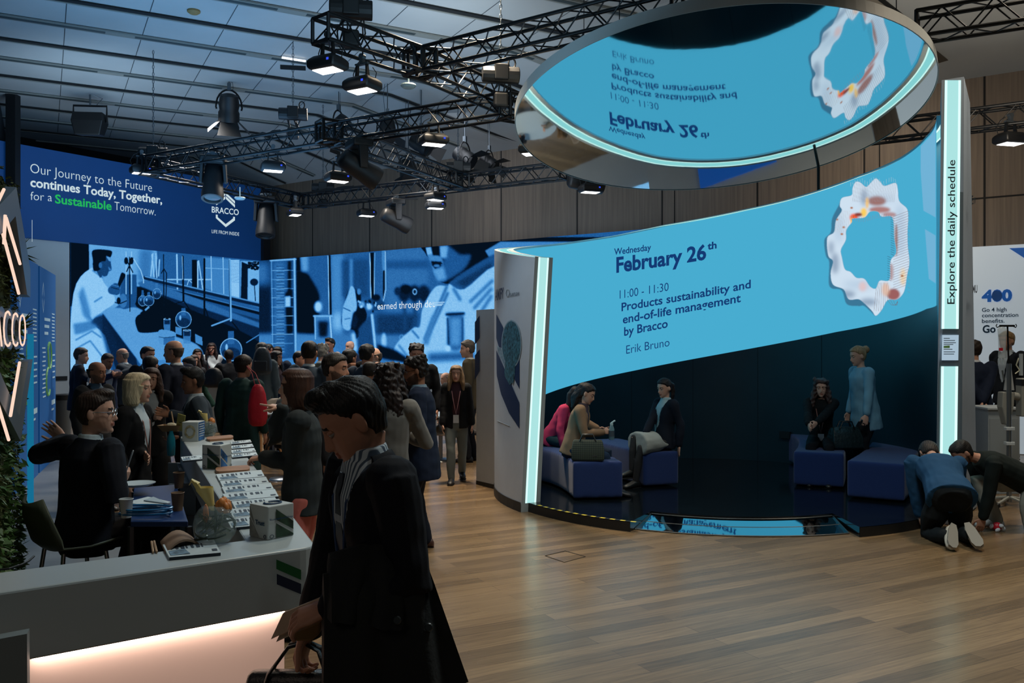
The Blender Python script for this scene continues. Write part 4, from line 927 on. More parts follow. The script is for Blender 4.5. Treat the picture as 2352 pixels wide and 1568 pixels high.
# ================================================================ RIGGING
m_truss = mat('truss_black', (12, 15, 18), .38, metal=.4); m_blk = mat('lamp_black', (9, 10, 12), .5); m_clamp = mat('clamp_steel', (96, 104, 110), .35, metal=.8)
m_lens = emat('lamp_white', (255, 255, 255), 5.0); m_disp = emat('display_blue', (60, 90, 255), .9); m_cable = mat('cable_black', (8, 9, 10), .6)
SIDE = .29
def truss(label, p0, p1, zc=5.25, rot45=False, ends=True):
    p0 = Vector((p0[0], p0[1], zc)); p1 = Vector((p1[0], p1[1], zc)); L = (p1 - p0).length; d = (p1 - p0).normalized()
    root = thing('lighting_truss', label, 'truss', tuple(p0), math.atan2(d.y, d.x), 'black box trusses under the ceiling'); h = SIDE / 2
    for sy in (-1, 1):
        for sz in (-1, 1):
            MB().tube([(0, sy * h, sz * h), (L, sy * h, sz * h)], .025, 8).build('chord', m_truss, root, smooth=True)
    n = max(2, int(round(L / .26))); st = L / n
    for nm, f in (('lacing', lambda k: [(0, -1, 1 if k % 2 else -1), (0, -1, -1 if k % 2 else 1)]), ('lacing', lambda k: [(0, 1, 1 if k % 2 else -1), (0, 1, -1 if k % 2 else 1)]),
                  ('lacing', lambda k: [(0, 1 if k % 2 else -1, 1), (0, -1 if k % 2 else 1, 1)]), ('lacing', lambda k: [(0, 1 if k % 2 else -1, -1), (0, -1 if k % 2 else 1, -1)])):
        mb = MB()
        for k in range(n):
            a, b = f(k); mb.tube([(k * st, a[1] * h, a[2] * h), ((k + 1) * st, b[1] * h, b[2] * h)], .010, 5)
        mb.build(nm, m_truss, root)
    for x in (0.0, L):
        mb = MB()
        for a, b in (((-1, -1), (1, -1)), ((1, -1), (1, 1)), ((1, 1), (-1, 1)), ((-1, 1), (-1, -1))): mb.tube([(x, a[0] * h, a[1] * h), (x, b[0] * h, b[1] * h)], .022, 6)
        mb.build('end_frame', m_truss, root)
    return root
KS = 1.08; ZK = EYE + 3.35 * KS
T1a, T1b, T1c = [(a * KS, b * KS) for a, b in ((-2.04, 9.27), (-1.14, 10.34), (0.10, 12.4))]
truss('black truss arm with an open end above two lit floodlights', T1a, T1b, ZK); truss('black truss from the first corner down to the mirror edge', (-1.04 * KS, 10.5 * KS), T1c, ZK)
truss('black truss rising to the top edge beside the big mirror', (-.98 * KS, 10.34 * KS), (1.62 * KS, 8.53 * KS), ZK)
truss('black truss crossing the hall from the banner to the mirror edge', (-6.75, 16.35), (-.1, 12.3))
truss('black truss running along the blue banner top', (-6.85, 16.6), (-5.05, 20.5)); truss('black truss in front of the walnut wall behind the mirror', (-4.9, 20.5), (1.0, 16.95)); truss('black truss behind the mirror toward the right wall', (1.15, 16.85), (9.6, 11.4))
truss('blue lit black truss joining the two long trusses', (-2.95, 13.9), (-1.15, 17.9)); truss('black truss crossing the top right corner over the pillar', (4.3 * KS, 9.24 * KS), (6.6 * KS, 7.95 * KS), ZK)
for (x, y, dz) in ((-1.1 * KS, 10.4 * KS, ZK - 5.25), (.02, 12.4, 0), (-6.85, 16.45, 0), (-5.0, 20.5, 0), (-1.1, 17.98, 0), (-2.9, 13.8, 0)):
    r = thing('truss_corner', 'black corner block where two ceiling trusses meet', 'truss corner', (x, y, 5.25 + dz), R(34), 'black truss corner blocks'); mb = MB(); h = .155
    for a in (-1, 1):
        for b in (-1, 1):
            mb.tube([(a * h, b * h, -h), (a * h, b * h, h)], .025, 6); mb.tube([(a * h, -h, b * h), (a * h, h, b * h)], .025, 6); mb.tube([(-h, a * h, b * h), (h, a * h, b * h)], .025, 6)
    mb.build('frame', m_truss, r)
def cable_bundle(label, pts):
    o = MB().tube(pts, .03, 7).build('cable_bundle', m_cable, None, smooth=True, base=True); tag(o, label, 'cable', 'black cables laid on the trusses')
for p0, p1 in (((-4.6, 15.1), (-3.9, 14.6)), ((-4.6, 20.4), (-3.6, 19.75)), ((-.9, 18.1), (-.2, 17.7))):
    n = 10; cable_bundle('black cable bundle lying along the top of a ceiling truss', [(p0[0] + (p1[0] - p0[0]) * i / n + random.uniform(-.03, .03), p0[1] + (p1[1] - p0[1]) * i / n, 5.25 + .195 + random.uniform(0, .03)) for i in range(n + 1)])

# --- floodlights
def make_flood():
    root = thing('floodlight', '', 'floodlight', (0, 0, 0), 0, 'lit LED floodlights on the trusses')
    mb = MB(); mb.loft([[(x * .86, y * .84, -.08) for x, y in ((-.2, -.15), (.2, -.15), (.2, .15), (-.2, .15))], [(x, y, -.05) for x, y in ((-.2, -.15), (.2, -.15), (.2, .15), (-.2, .15))], [(x, y, .03) for x, y in ((-.2, -.15), (.2, -.15), (.2, .15), (-.2, .15))], [(x * .7, y * .6, .085) for x, y in ((-.2, -.15), (.2, -.15), (.2, .15), (-.2, .15))]])
    mb.build('housing', m_blk, root, bevel=.02, seg=3)
    mb = MB()
    for i in range(8):
        for j in range(5): mb.box((-.133 + i * .038, -.076 + j * .038, -.083), (.037, .037, .006))
    mb.build('light_panel', m_lens, root)
    for s in (-1, 1):
        mb = MB(); mb.prism([(s * .075, -.03, .06), (s * .075, .03, .06), (s * .06, .018, .24), (s * .06, -.018, .24)], (s * .022, 0, 0)); mb.build('yoke_arm', m_blk, root)
    mb = MB(); mb.box((0, 0, .245), (.19, .05, .02)); mb.box((0, 0, .285), (.05, .05, .07)); mb.tube([(0, -.03, .335), (0, .03, .335)], .036, 10); mb.build('clamp', m_clamp, root)
    mb = MB(); mb.box((.12, -.152, 0), (.03, .006, .026)); mb.build('display', m_disp, root)
    mb = MB(); mb.tube([(-.16, .06, .06), (-.19, .06, .16), (-.13, .05, .27), (-.05, .04, .32)], .006, 5); mb.build('cable', m_cable, root); mb = MB(); mb.tube([(.15, .06, .06), (.17, .06, .13), (.12, .05, .2)], .006, 5); mb.build('cable', m_cable, root)
    return root
flood0 = make_flood(); used = [0]
def flood(px, py, Y, rz, label, s=1.0):
    p = at(px, py, Y)
    if not used[0]: used[0] = 1; o = flood0; o.location = p; o.rotation_euler = (0, 0, rz); o['label'] = label
    else: o = dup(flood0, p, rz, label)
    o.scale = (s, s, s); return o
flood(753, 146, 10.1, R(-28), 'lit floodlight hanging from the open end of the truss'); flood(832, 194, 10.5, R(-30), 'lit floodlight just below the first truss corner')
flood(996, 320, 12.96, R(24), 'lit floodlight under the truss beside the mirror edge'); flood(627, 382, 14.7, R(22), 'lit floodlight under the truss beside the blue banner')
flood(325, 389, 16.5, R(34), 'lit floodlight at the left end of the truss over the slogan'); flood(776, 406, 14.6, R(34), 'lit floodlight behind the large moving head lamp')
flood(842, 488, 20.0, R(30), 'lit floodlight below the walnut wall truss beside a moving head'); flood(1000, 451, 18.2, R(50), 'upper of two stacked lit floodlights before the walnut wall')
flood(1000, 470, 18.4, R(20), 'lower of two stacked lit floodlights before the walnut wall'); flood(1356, 432, 16.2, R(20), 'lit floodlight under the lower rim of the mirror')
flood(1226, 341, 12.75, R(-20), 'lit floodlight half hidden behind the mirror edge'); flood(2321, 318, 12.7, R(14), 'lit floodlight hanging at the far right before the walnut wall')
flood(678, 486, 19.5, R(-60), 'unlit floodlight turned away under the banner truss')['group'] = 'floodlights on the trusses'
spot('floodlight_beam', (-1.75, 9.3, 4.7), (-1.6, 4.4, 1.0), 120, (.62, .86, 1.0), 46, .5)
spot('floodlight_beam', (-1.5, 10.0, 4.6), (-1.9, 7.5, 1.0), 70, (.62, .86, 1.0), 60, .6)
spot('floodlight_beam', (-3.9, 15.3, 4.6), (-3.6, 13.0, 1.0), 90, (.7, .88, 1.0), 70, .7)
spot('floodlight_beam', (-1.3, 13.2, 4.6), (-1.6, 11.0, 1.0), 80, (.7, .88, 1.0), 70, .7)
spot('floodlight_beam', (-1.7, 9.0, 4.6), (.2, 9.4, 1.6), 130, (.72, .86, 1.0), 50, .7)
# --- moving head lamps
def moving_head(label, px, py, Y, rz, tilt, s=1.0, lit=True):
    p = at(px, py, Y); root = thing('moving_head', label, 'stage light', tuple(p), rz, 'moving head lamps on the trusses')
    S = lambda *v: tuple(c * s for c in v)
    mb = MB(); mb.box(S(0, 0, .30), S(.38, .30, .12)); mb.build('base', m_blk, root, bevel=.03 * s, seg=3)
    mb = MB(); mb.box(S(0, 0, .39), S(.06, .06, .08)); mb.tube([S(-.1, 0, .40), S(.1, 0, .40)], .03 * s, 8); mb.build('clamp', m_clamp, root)
    for sx in (-1, 1):
        mb = MB(); mb.prism([S(sx * .19, -.07, .26), S(sx * .19, .07, .26), S(sx * .21, .055, -.06), S(sx * .21, -.055, -.06)], (-sx * .05 * s, 0, 0)); mb.build('yoke_arm', m_blk, root, bevel=.012 * s)
    Q = Matrix.Rotation(tilt, 3, 'X')
    mb = MB(); mb.lathe([(.10 * s, -.30 * s), (.135 * s, -.26 * s), (.15 * s, -.1 * s), (.15 * s, .08 * s), (.17 * s, .22 * s), (.165 * s, .30 * s), (.13 * s, .30 * s), (.12 * s, .27 * s)], 24, S(0, 0, -.04), Q); mb.build('head', m_blk, root, smooth=True)
    mb = MB(); mb.lathe([(.02 * s, .285 * s), (.125 * s, .278 * s)], 20, S(0, 0, -.04), Q); mb.build('lens', emat('lens_glow', (190, 224, 224), .9) if lit else mat('lens_dark', (20, 30, 34), .1), root, smooth=True)
    return root
moving_head('large moving head lamp pointing down left beside the mirror', 825, 380, 13.6, R(-60), R(-118), 1.12)
moving_head('moving head lamp with a glowing lens before the walnut wall', 909, 500, 18.8, R(-62), R(-112), 1.1)
moving_head('moving head lamp hanging over the logo on the blue banner', 490, 412, 15.6, R(10), R(160), 1.15, False)
moving_head('moving head lamp at the right end of the blue banner', 611, 500, 19.8, R(6), R(165), 1.3, False)
moving_head('moving head lamp below the mirror beside the support pole', 1345, 412, 16.6, R(-75), R(-95), 1.15)
# --- barn door spotlights hung from the ceiling
def barn(label, px, py, Y, rz, tilt, s=1.0):
    p = at(px, py, Y); root = thing('barn_door_spotlight', label, 'spotlight', tuple(p), rz, 'black barn door spotlights'); Q = Matrix.Rotation(tilt, 3, 'X')
    S = lambda *v: tuple(c * s for c in v)
    mb = MB(); mb.lathe([(.06 * s, -.2 * s), (.12 * s, -.18 * s), (.135 * s, -.05 * s), (.125 * s, .02 * s), (.14 * s, .05 * s), (.14 * s, .16 * s), (.11 * s, .16 * s)], 16, (0, 0, 0), Q); mb.build('lamp_body', m_blk, root, smooth=True)
    mb = MB(); pts = [S(.17 * math.sin(t), 0, .02 + .24 * math.cos(t) * (1 if abs(t) < 1.5 else .4)) for t in np.linspace(-1.9, 1.9, 15)]; mb.tube(pts, .013 * s, 6); mb.build('yoke', m_blk, root, smooth=True)
    mb = MB(); mb.box(S(0, 0, .30), S(.05, .05, .1)); mb.build('clamp', m_clamp, root)
    for k, (ax, w_) in enumerate((((1, 0), .2), ((-1, 0), .2), ((0, 1), .26), ((0, -1), .26))):
        a = Vector((ax[0] * .12, ax[1] * .12, .165)) * s; o2 = Vector((ax[0] * .27, ax[1] * .27, .31)) * s; sd_ = Vector((-ax[1], ax[0], 0)) * s
        mb = MB(); mb.prism([Q @ (a - sd_ * w_ * .42), Q @ (a + sd_ * w_ * .42), Q @ (o2 + sd_ * w_ * .6), Q @ (o2 - sd_ * w_ * .6)], Q @ Vector((ax[0] * .006, ax[1] * .006, .003))); mb.build('barn_door', m_blk, root)
    h = ceil_z(Vector((p.x, p.y, 0))) - p.z
    mb = MB(); mb.tube([S(0, 0, .33), (0, 0, max(.4 * s, h - .04))], .012, 6); mb.tube([(.05, 0, .25 * s), (.09, .02, h * .6 + .1), (.06, 0, max(.4 * s, h - .05))], .006, 5); mb.build('drop_rod', m_clamp, root)
    return root
barn('barn door spotlight hanging alone below the left ceiling panels', 526, 250, 19.0, R(20), R(205), 1.6)
barn('barn door spotlight turned aside above the left truss', 778, 292, 19.6, R(70), R(230), 1.45); barn('barn door spotlight behind the truss beside the chain hoist', 890, 300, 19.0, R(190), R(210), 1.35)
barn('barn door spotlight partly behind the floodlight near the mirror', 968, 332, 19.3, R(250), R(240), 1.35); barn('barn door spotlight below the sloping ceiling before the walnut wall', 1068, 362, 20.0, R(240), R(235), 1.4)
barn('barn door spotlight closest to the mirror before the walnut wall', 1124, 374, 20.3, R(240), R(232), 1.15); barn('wide wash light behind the joining truss', 938, 395, 20.0, R(200), R(215), 1.5)
# --- wash cabinet on the ceiling
p = at(207, 281, 19.8); root = thing('wash_light', 'boxy black wash light in a yoke below the ceiling above the slogan', 'stage light', tuple(p), R(6)); root.scale = (1.25,) * 3
mb = MB(); mb.loft([[(-.22, -.16, -.26), (.22, -.16, -.26), (.2, .14, -.22), (-.2, .14, -.22)], [(-.28, -.18, .0), (.28, -.18, .0), (.27, .17, 0), (-.27, .17, 0)], [(-.26, -.14, .16), (.26, -.14, .16), (.26, .15, .16), (-.26, .15, .16)]]); mb.build('cabinet', m_blk, root, bevel=.02)
mb = MB(); mb.tube([(-.29, 0, .0), (-.29, 0, .30), (.29, 0, .30), (.29, 0, 0)], .022, 4); mb.build('yoke', m_blk, root)
h = (ZC - p.z) / 1.25; mb = MB(); mb.tube([(0, 0, .3), (0, 0, h - .04)], .016, 6); mb.tube([(.1, 0, .3), (.2, .05, .45), (.06, 0, h - .05)], .007, 5); mb.build('drop_rod', m_clamp, root)
# --- chain hoists
def hoist(label, px, py, Y, s=1.0, bar=False):
    p = at(px, py, Y); root = thing('chain_hoist', label, 'hoist', tuple(p), R(10), 'black chain hoists'); h = ceil_z(Vector((p.x, p.y, 0))) - p.z
    mb = MB(); mb.tube([(-.26, 0, 0), (.26, 0, 0)], [.11, .12], 14); mb.box((0, 0, .02), (.2, .24, .22)); mb.build('motor', m_blk, root, bevel=.015)
    mb = MB(); mb.tube([(.16 + .05 * math.cos(t), 0, .17 + .07 * math.sin(t)) for t in np.linspace(0, 6.28, 13)], .013, 6); mb.build('handle', m_blk, root)
    mb = MB(); n = int(max(2, (h - .2) / .07))
    for k in range(n):
        z = .15 + k * .07; q = [(0, 0, z + .05 * math.sin(t) * .8 + .03) if False else ((.016 * math.cos(t), 0, z + .035 + .04 * math.sin(t)) if k % 2 else (0, .016 * math.cos(t), z + .035 + .04 * math.sin(t))) for t in np.linspace(0, 6.28, 9)]; mb.tube(q, .006, 4)
    mb.build('chain', m_clamp, root)
    mb = MB()
    for k in range(6):
        x = random.uniform(-.12, .16); mb.tube([(x, .05, -.1), (x + random.uniform(-.1, .1), .08, -.25), (x + random.uniform(-.05, .05), 0, -.42)], .011, 5)
    mb.build('cable', m_cable, root); mb = MB(); mb.box((0, 0, -.36), (.2, .18, .2)); mb.build('chain_bag', m_cable, root, bevel=.03)
    if bar: mb = MB(); mb.box((0, 0, h * .60), (.46, .06, .07)); mb.build('spreader_bar', m_blk, root)
    return root
hoist('chain hoist on a spreader bar above the long left truss', 673, 262, 16.2, 1, True); hoist('chain hoist at the top edge over the open truss end', 806, 22, 10.6); hoist('chain hoist behind the left edge of the mirror', 1150, 172, 12.2)
hoist('chain hoist over the truss corner beside the slogan', 352, 352, 16.7); hoist('chain hoist over the truss corner before the walnut wall', 742, 432, 20.6); hoist('chain hoist above the joining truss end near the walnut wall', 1052, 385, 18.0)
# --- small ceiling fittings
def fitting(name, label, cat, px, py, Y, fn, m):
    p = at(px, py, Y); mb = MB(); fn(mb); o = mb.build(name, m, None, smooth=False); o.location = p; o.rotation_euler = (0, 0, math.atan2(ua.y, ua.x)); return tag(o, label, cat)
for (px, py, lab) in ((675, 134, 'lit strip lamp in a ceiling channel above the truss end'), (364, 346, 'lit strip lamp in a ceiling channel above the slogan')):
    Y = F * (ZC - EYE - .04) / (CY - py); fitting('strip_lamp', lab, 'lamp', px, py, Y, lambda mb: [mb.box((-.2 + .08 * i, 0, -.02), (.07, .05, .03)) for i in range(6)], emat('strip_white', (240, 246, 255), 1.6))
Y = F * (ZC - EYE - .03) / (CY - 28); fitting('smoke_detector', 'round brown detector on the ceiling at the top', 'detector', 445, 28, Y, lambda mb: mb.lathe([(.11, .03), (.11, 0), (.07, -.03), (.02, -.035)], 16), mat('detector_brown', (140, 112, 66), .7))
for (px, py, Y, lab) in ((938, 197, 11.9, 'small white antenna puck under the first truss corner'), (551, 455, 17.4, 'small white antenna puck under the banner truss')):
    fitting('antenna', lab, 'antenna', px, py, Y, lambda mb: (mb.lathe([(.10, .02), (.11, 0), (.08, -.03), (.02, -.035)], 16), mb.tube([(0, 0, .02), (0, 0, .22)], .012, 6)), mat('antenna_white', (150, 168, 170), .5))
# ================================================================ RECEPTION COUNTER
ZT = 1.10
m_ctr = mat('counter_white', (172, 182, 184), .35, var=.02, vscale=2); m_ctr2 = mat('counter_apron', (150, 146, 140), .5)
e1 = Vector((.81, .586, 0)).normalized(); e1n = Vector((-e1.y, e1.x, 0)); arm = Vector((-.396, .918, 0)).normalized(); armn = Vector((arm.y, -arm.x, 0))
def zt(px, py, z=ZT): return on_z(px, py, z)
FL, FR = zt(0, 1362), zt(728, 1254); E_ = zt(562, 1240); BL = zt(0, 1312); CR, CL = zt(531, 1001), zt(414, 1002)
FL2 = FL - e1 * 1.2; BL2 = BL - e1 * 1.2
def corner(p, d0, d1, r, n=6):
    a = p - d0 * r; b = p + d1 * r; return [a * (1 - t) ** 2 + p * 2 * t * (1 - t) + b * t * t for t in np.linspace(0, 1, n)]
outline = [FL2] + corner(FR, e1, arm, .07) + [CR, CL, E_, BL2]
ctr = thing('reception_counter', 'long white reception counter with a rounded corner and glowing front', 'counter', (FR.x, FR.y, 0))
mb = MB(); mb.prism([Vector((p.x, p.y, ZT - .235)) for p in outline], (0, 0, .235)); mb.build('worktop', m_ctr, ctr, bevel=.008, seg=2, world=True)
def front(px, off):
    k = (px - CX) / F; p = FL + e1n * off; t = (k * p.y - p.x) / (e1.x - k * e1.y); return p + e1 * t
pL, pR = front(63, .05), front(653, .05)
m_pk = mat('glow_panel', (226, 206, 200), .6, emit=(236, 190, 168), es=.30)
mb = MB(); mb.prism([Vector((pL.x, pL.y, .03)), Vector((pR.x, pR.y, .03)), Vector((pR.x, pR.y, .862)), Vector((pL.x, pL.y, .862))], e1n * .05); mb.build('glow_panel', m_pk, ctr, world=True)
mb = MB(); a, b = pL - e1n * .012 + e1 * .01, pR - e1n * .012 - e1 * .01
mb.prism([Vector((a.x, a.y, .8605)), Vector((b.x, b.y, .8605)), Vector((b.x, b.y, .8645)), Vector((a.x, a.y, .8645))], -e1n * .02); mb.build('light_strip', emat('strip_warm', (255, 222, 200), 15.0), ctr, world=True)
mb = MB(); a, b = pL - e1 * 1.2, pL; mb.prism([Vector((a.x, a.y, .0)), Vector((b.x, b.y, .0)), Vector((b.x, b.y, .862)), Vector((a.x, a.y, .862))], e1n * .05); mb.build('side_panel', m_ctr2, ctr, world=True)
a, b = FR - armn * .10 + arm * .25, CR - armn * .10 - arm * .1
mb = MB(); mb.prism([Vector((a.x, a.y, 0)), Vector((b.x, b.y, 0)), Vector((b.x, b.y, .862)), Vector((a.x, a.y, .862))], -armn * .04); mb.build('arm_panel', m_ctr2, ctr, world=True)
mb = MB(); a, b = CL + armn * .12 - arm * .12, CR - armn * .12 - arm * .12; mb.prism([Vector((a.x, a.y, 0)), Vector((b.x, b.y, 0)), Vector((b.x, b.y, .862)), Vector((a.x, a.y, .862))], -arm * .05); mb.build('end_panel', m_ctr2, ctr, world=True)
def apx(px, py): return on_plane(px, py, FL, e1n) - e1n * .003
mb = MB(); mb.poly([apx(634, 1284), apx(691, 1308), apx(691, 1331), apx(634, 1306)]); mb.build('emblem', mat('emblem_green', (16, 92, 46), .5), ctr, world=True)
mb = MB(); mb.poly([apx(635, 1317), apx(691, 1340), apx(691, 1364), apx(635, 1341)]); mb.build('emblem', mat('emblem_navy', (14, 30, 58), .5), ctr, world=True)
plq = MB(); q0 = at(-60, 1478, 2.62); q1 = at(62, 1455, 2.66); plq.prism([Vector((q0.x, q0.y, 0)), Vector((q1.x + .006, q1.y, 0)), q1, q0], Vector((-.02, .05, 0)))
tag(plq.build('side_screen', mat('screen_grey', (122, 132, 134), .6), None, base=True), 'grey upright panel in front of the counter at the lower left corner', 'panel')
# --- back desk with its clutter
ZD = .93
d0, d1, d2, d3 = on_z(300, 1197, ZD), on_z(432, 1197, ZD), on_z(405, 1112, ZD), on_z(308, 1120, ZD)
desk = thing('back_desk', 'narrow dark blue desk behind the counter with papers on it', 'desk', (d0.x, d0.y, 0))
mb = MB(); mb.prism([d0, d1, d2, d3], (0, 0, -.03)); mb.build('desk_top', mat('desk_navy', (18, 48, 96), .35), desk, bevel=.004, world=True)
for p in (d1, d2, d0, d3): MB().tube([(p.x, p.y + .01, 0), (p.x, p.y + .01, ZD - .03)], .02, 6).build('leg', mat('desk_leg', (20, 24, 30), .5), desk, world=True)
sh = MB(); p = on_z(412, 1085, .9); 
shelf = thing('back_shelf', 'grey shelf of stationery along the inside of the counter', 'shelf', tuple(Vector((p.x, p.y, 0))))
for z in (.35, .62, .86): MB().box((0.02, .25, z), (.2, 1.2, .02), Matrix.Rotation(math.atan2(-arm.x, arm.y), 3, 'Z')).build('board', mat('shelf_grey', (96, 110, 122), .5), shelf)
for sy in (-.3, .85): MB().box((0.02 - sy * .4, sy, .43), (.2, .02, .86)).build('upright', MATS['shelf_grey'], shelf)
def sheet(name, label, cat, quad, z, m_, th=.004, grp=None, edge=None):
    P_ = [on_z(x, y, z + th) for x, y in quad]; mb = MB(); mb.prism(P_, (0, 0, -th)); o = mb.build(name, m_, None, base=True); return tag(o, label, cat, grp)
m_paper = mat('paper_white', (186, 200, 206), .7); m_print = mat('paper_print', (90, 116, 136), .7, var=.7, vscale=40); m_txt = mat('paper_text', (54, 66, 80), .7); m_pedge = mat('paper_edge', (28, 36, 48), .6)
sheet('paper_sheet', 'white paper sheet spread on the navy back desk', 'paper', [(286, 1154), (362, 1162), (392, 1152), (340, 1140)], ZD, m_paper, .006); sheet('paper_sheet', 'folded white paper on top of the sheets on the back desk', 'paper', [(330, 1148), (390, 1156), (352, 1140)], ZD + .008, mat('paper_cool', (150, 168, 180), .7), .006)
def simple(name, label, cat, loc, fn, m_, smooth=True, bevel=0, grp=None, rz=0):
    mb = MB(); fn(mb); o = mb.build(name, m_, None, smooth=smooth, bevel=bevel); o.location = loc; o.rotation_euler = (0, 0, rz); return tag(o, label, cat, grp)
cup_p = [(.027, 0), (.036, .10), (.039, .104), (.036, .106), (.033, .10), (.026, .01), (.004, .01)]
def cup(label, px, py, z, col, nm):
    simple('paper_cup', label, 'cup', on_z(px, py, z), lambda mb: mb.lathe(cup_p, 18), mat(nm, col, .7), grp='paper cups behind the counter')
cup('brown paper cup nearest on the corner of the navy desk', 408, 1172, ZD, (112, 90, 70), 'cup_brown'); cup('brown paper cup farther back beside the shelf', 411, 1120, ZD, (100, 80, 62), 'cup_brown2'); cup('white paper cup beside the cables on the desk', 290, 1188, ZD, (176, 184, 186), 'cup_white')
simple('plate', 'white plate on the dark seat behind the pen holder', 'plate', on_z(315, 1117, .98), lambda mb: mb.lathe([(.02, 0), (.07, .004), (.11, .02), (.112, .024), (.07, .01), (.02, .006)], 24), mat('plate_white', (178, 190, 194), .3))
simple('cable_coil', 'coiled blue cable on the navy desk', 'cable', on_z(336, 1186, ZD), lambda mb: mb.tube([(.13 * math.cos(t) * (1 + .15 * math.sin(t * .37)), .07 * math.sin(t), .012 + .002 * t) for t in np.linspace(0, 22, 90)], .006, 5), mat('cable_blue', (30, 100, 150), .3))
simple('phone', 'dark phone lying on papers on the navy desk', 'phone', on_z(350, 1172, ZD + .02), lambda mb: mb.box((0, 0, .006), (.15, .075, .01)), mat('phone_black', (12, 20, 34), .15), False, .004, rz=.4)
# --- things on the worktop
def strip_booklet(label, px0, py0, w_px, h_px, k):
    # booklets lie across the arm with their printed side up
    p = on_z(px0, py0, ZT); ppm = F / p.y; w_ = w_px / ppm; sk = 1.0
    root = thing('booklet', label, 'booklet', tuple(p), 0, 'printed booklets laid out along the counter arm')
    q = [on_z(px0, py0, ZT) - p, on_z(px0 + w_px, py0 - w_px * .095, ZT) - p, on_z(px0 + w_px - h_px * .52, py0 - w_px * .095 - h_px, ZT) - p, on_z(px0 - h_px * .52, py0 - h_px, ZT) - p]
    mb = MB(); mb.prism([v + Vector((0, 0, .012)) for v in q], (0, 0, -.012)); mb.build('pages', m_paper, root)
    def uv(u, v, z=.0135): return q[0] * (1 - u) * (1 - v) + q[1] * u * (1 - v) + q[2] * u * v + q[3] * (1 - u) * v + Vector((0, 0, z))
    mb = MB(); mb.poly([uv(.04, .1), uv(.42, .1), uv(.36, .5), uv(.04, .42)]); mb.build('cover_print', m_print, root)
    mb = MB()
    for i in range(7): u = .10 + .1 * i; mb.poly([uv(u, .52), uv(u + .03 + .02 * (i % 3), .52), uv(u + .03 + .02 * (i % 3), .8), uv(u, .8)])
    mb.poly([uv(.86, .15), uv(.96, .15), uv(.96, .3), uv(.86, .3)]); mb.build('cover_text', m_txt, root)
    mb = MB(); mb.prism([q[0], q[1], q[1] + Vector((0, 0, .012)), q[0] + Vector((0, 0, .012))], (0, -.002, 0)); mb.build('spine', m_pedge, root)
    return root
for i, (x, y, w_, h) in enumerate(((504, 1108, 104, 15), (512, 1123, 106, 14), (517, 1138, 112, 15), (520, 1156, 120, 17), (541, 1174, 100, 18), (536, 1195, 100, 20), (531, 1218, 100, 22))):
    strip_booklet('%s booklet counted from the brown board along the counter arm' % ('first', 'second', 'third', 'fourth', 'fifth', 'sixth', 'seventh')[i], x, y, w_, h, i)
for i, (x, y, w_, h) in enumerate(((532, 1023, 46, 6), (533, 1034, 50, 7), (534, 1045, 54, 8), (534, 1054, 58, 7))):
    strip_booklet('%s booklet counted from the far counter end beyond the second cube' % ('first', 'second', 'third', 'fourth')[i], x, y, w_, h, i)
strip_booklet('booklet lying alone left of the second cube at the inner counter edge', 420, 1062, 46, 9, 0)
strip_booklet('booklet in front of the folded brown paper on the near counter', 389, 1287, 118, 30, 0)
def folded(label, pts, nm, hgt=.035):
    P_ = [on_z(x, y, ZT) for x, y in pts]; c = sum(P_, Vector()) / 4; mb = MB(); rings = []
    for i in range(9):
        t = i / 8; z = hgt * math.sin(math.pi * t) + .006; a_ = P_[0].lerp(P_[1], t) - c; b_ = P_[3].lerp(P_[2], t) - c
        rings.append([Vector((a_.x, a_.y, z - .006 if i in (0, 8) else z - .008)), Vector((b_.x, b_.y, z - .006 if i in (0, 8) else z - .008)), Vector((b_.x, b_.y, z)), Vector((a_.x, a_.y, z))])
    mb.loft(rings); o = mb.build('folded_paper', mat(nm, (136, 110, 88), .8), None, smooth=True); o.location = c; return tag(o, label, 'paper')
folded('curved brown paper sleeve lying open on the near counter', [(380, 1272), (462, 1254), (440, 1234), (368, 1246)], 'kraft_a'); 
def board_(label, px0, px1, py, dy, nm):
    P_ = []
    for t in np.linspace(-math.pi / 2, math.pi / 2, 8): P_.append(on_z(px1 - 8 + 8 * math.cos(t), py - dy / 2 - dy / 2 * -math.sin(t) - 4, ZT))
    for t in np.linspace(math.pi / 2, 1.5 * math.pi, 8): P_.append(on_z(px0 + 8 + 8 * math.cos(t), py - dy / 2 + dy / 2 * math.sin(t), ZT))
    mb = MB(); mb.prism([Vector((p.x, p.y, ZT)) for p in P_[::-1]], (0, 0, .018)); o = mb.build('serving_board', mat(nm, (150, 108, 78), .6, var=.15), None, base=True); tag(o, label, 'board', 'brown boards on the counter arm')
board_('brown rounded board behind the first row of booklets', 495, 574, 1089, 11, 'board_a'); board_('brown rounded board near the far counter end', 474, 536, 1014, 7, 'board_b')
for k, (x0, y0, x1, y1) in enumerate(((348, 1247, 352, 1272), (354, 1246, 360, 1271))):
    a, b = on_z(x0, y0, ZT) + Vector((0, 0, .006)), on_z(x1, y1, ZT) + Vector((0, 0, .006))
    tag(MB().tube([a, b], .0045, 6).build('stirrer', mat('stirrer_wood', (170, 140, 108), .7), None, base=True), ('wooden stirrer, outer of two beside the brown paper sleeve', 'wooden stirrer next to the brown paper sleeve')[k], 'stirrer')
cbl = [on_z(x, y, ZT) + Vector((0, 0, .005)) for x, y in ((-10, 1312), (20, 1309), (48, 1300), (66, 1291), (78, 1280))]
tag(MB().tube(cbl, .004, 6).build('cable', m_cable, None, base=True), 'thin black cable lying on the near counter by the moss wall', 'cable')
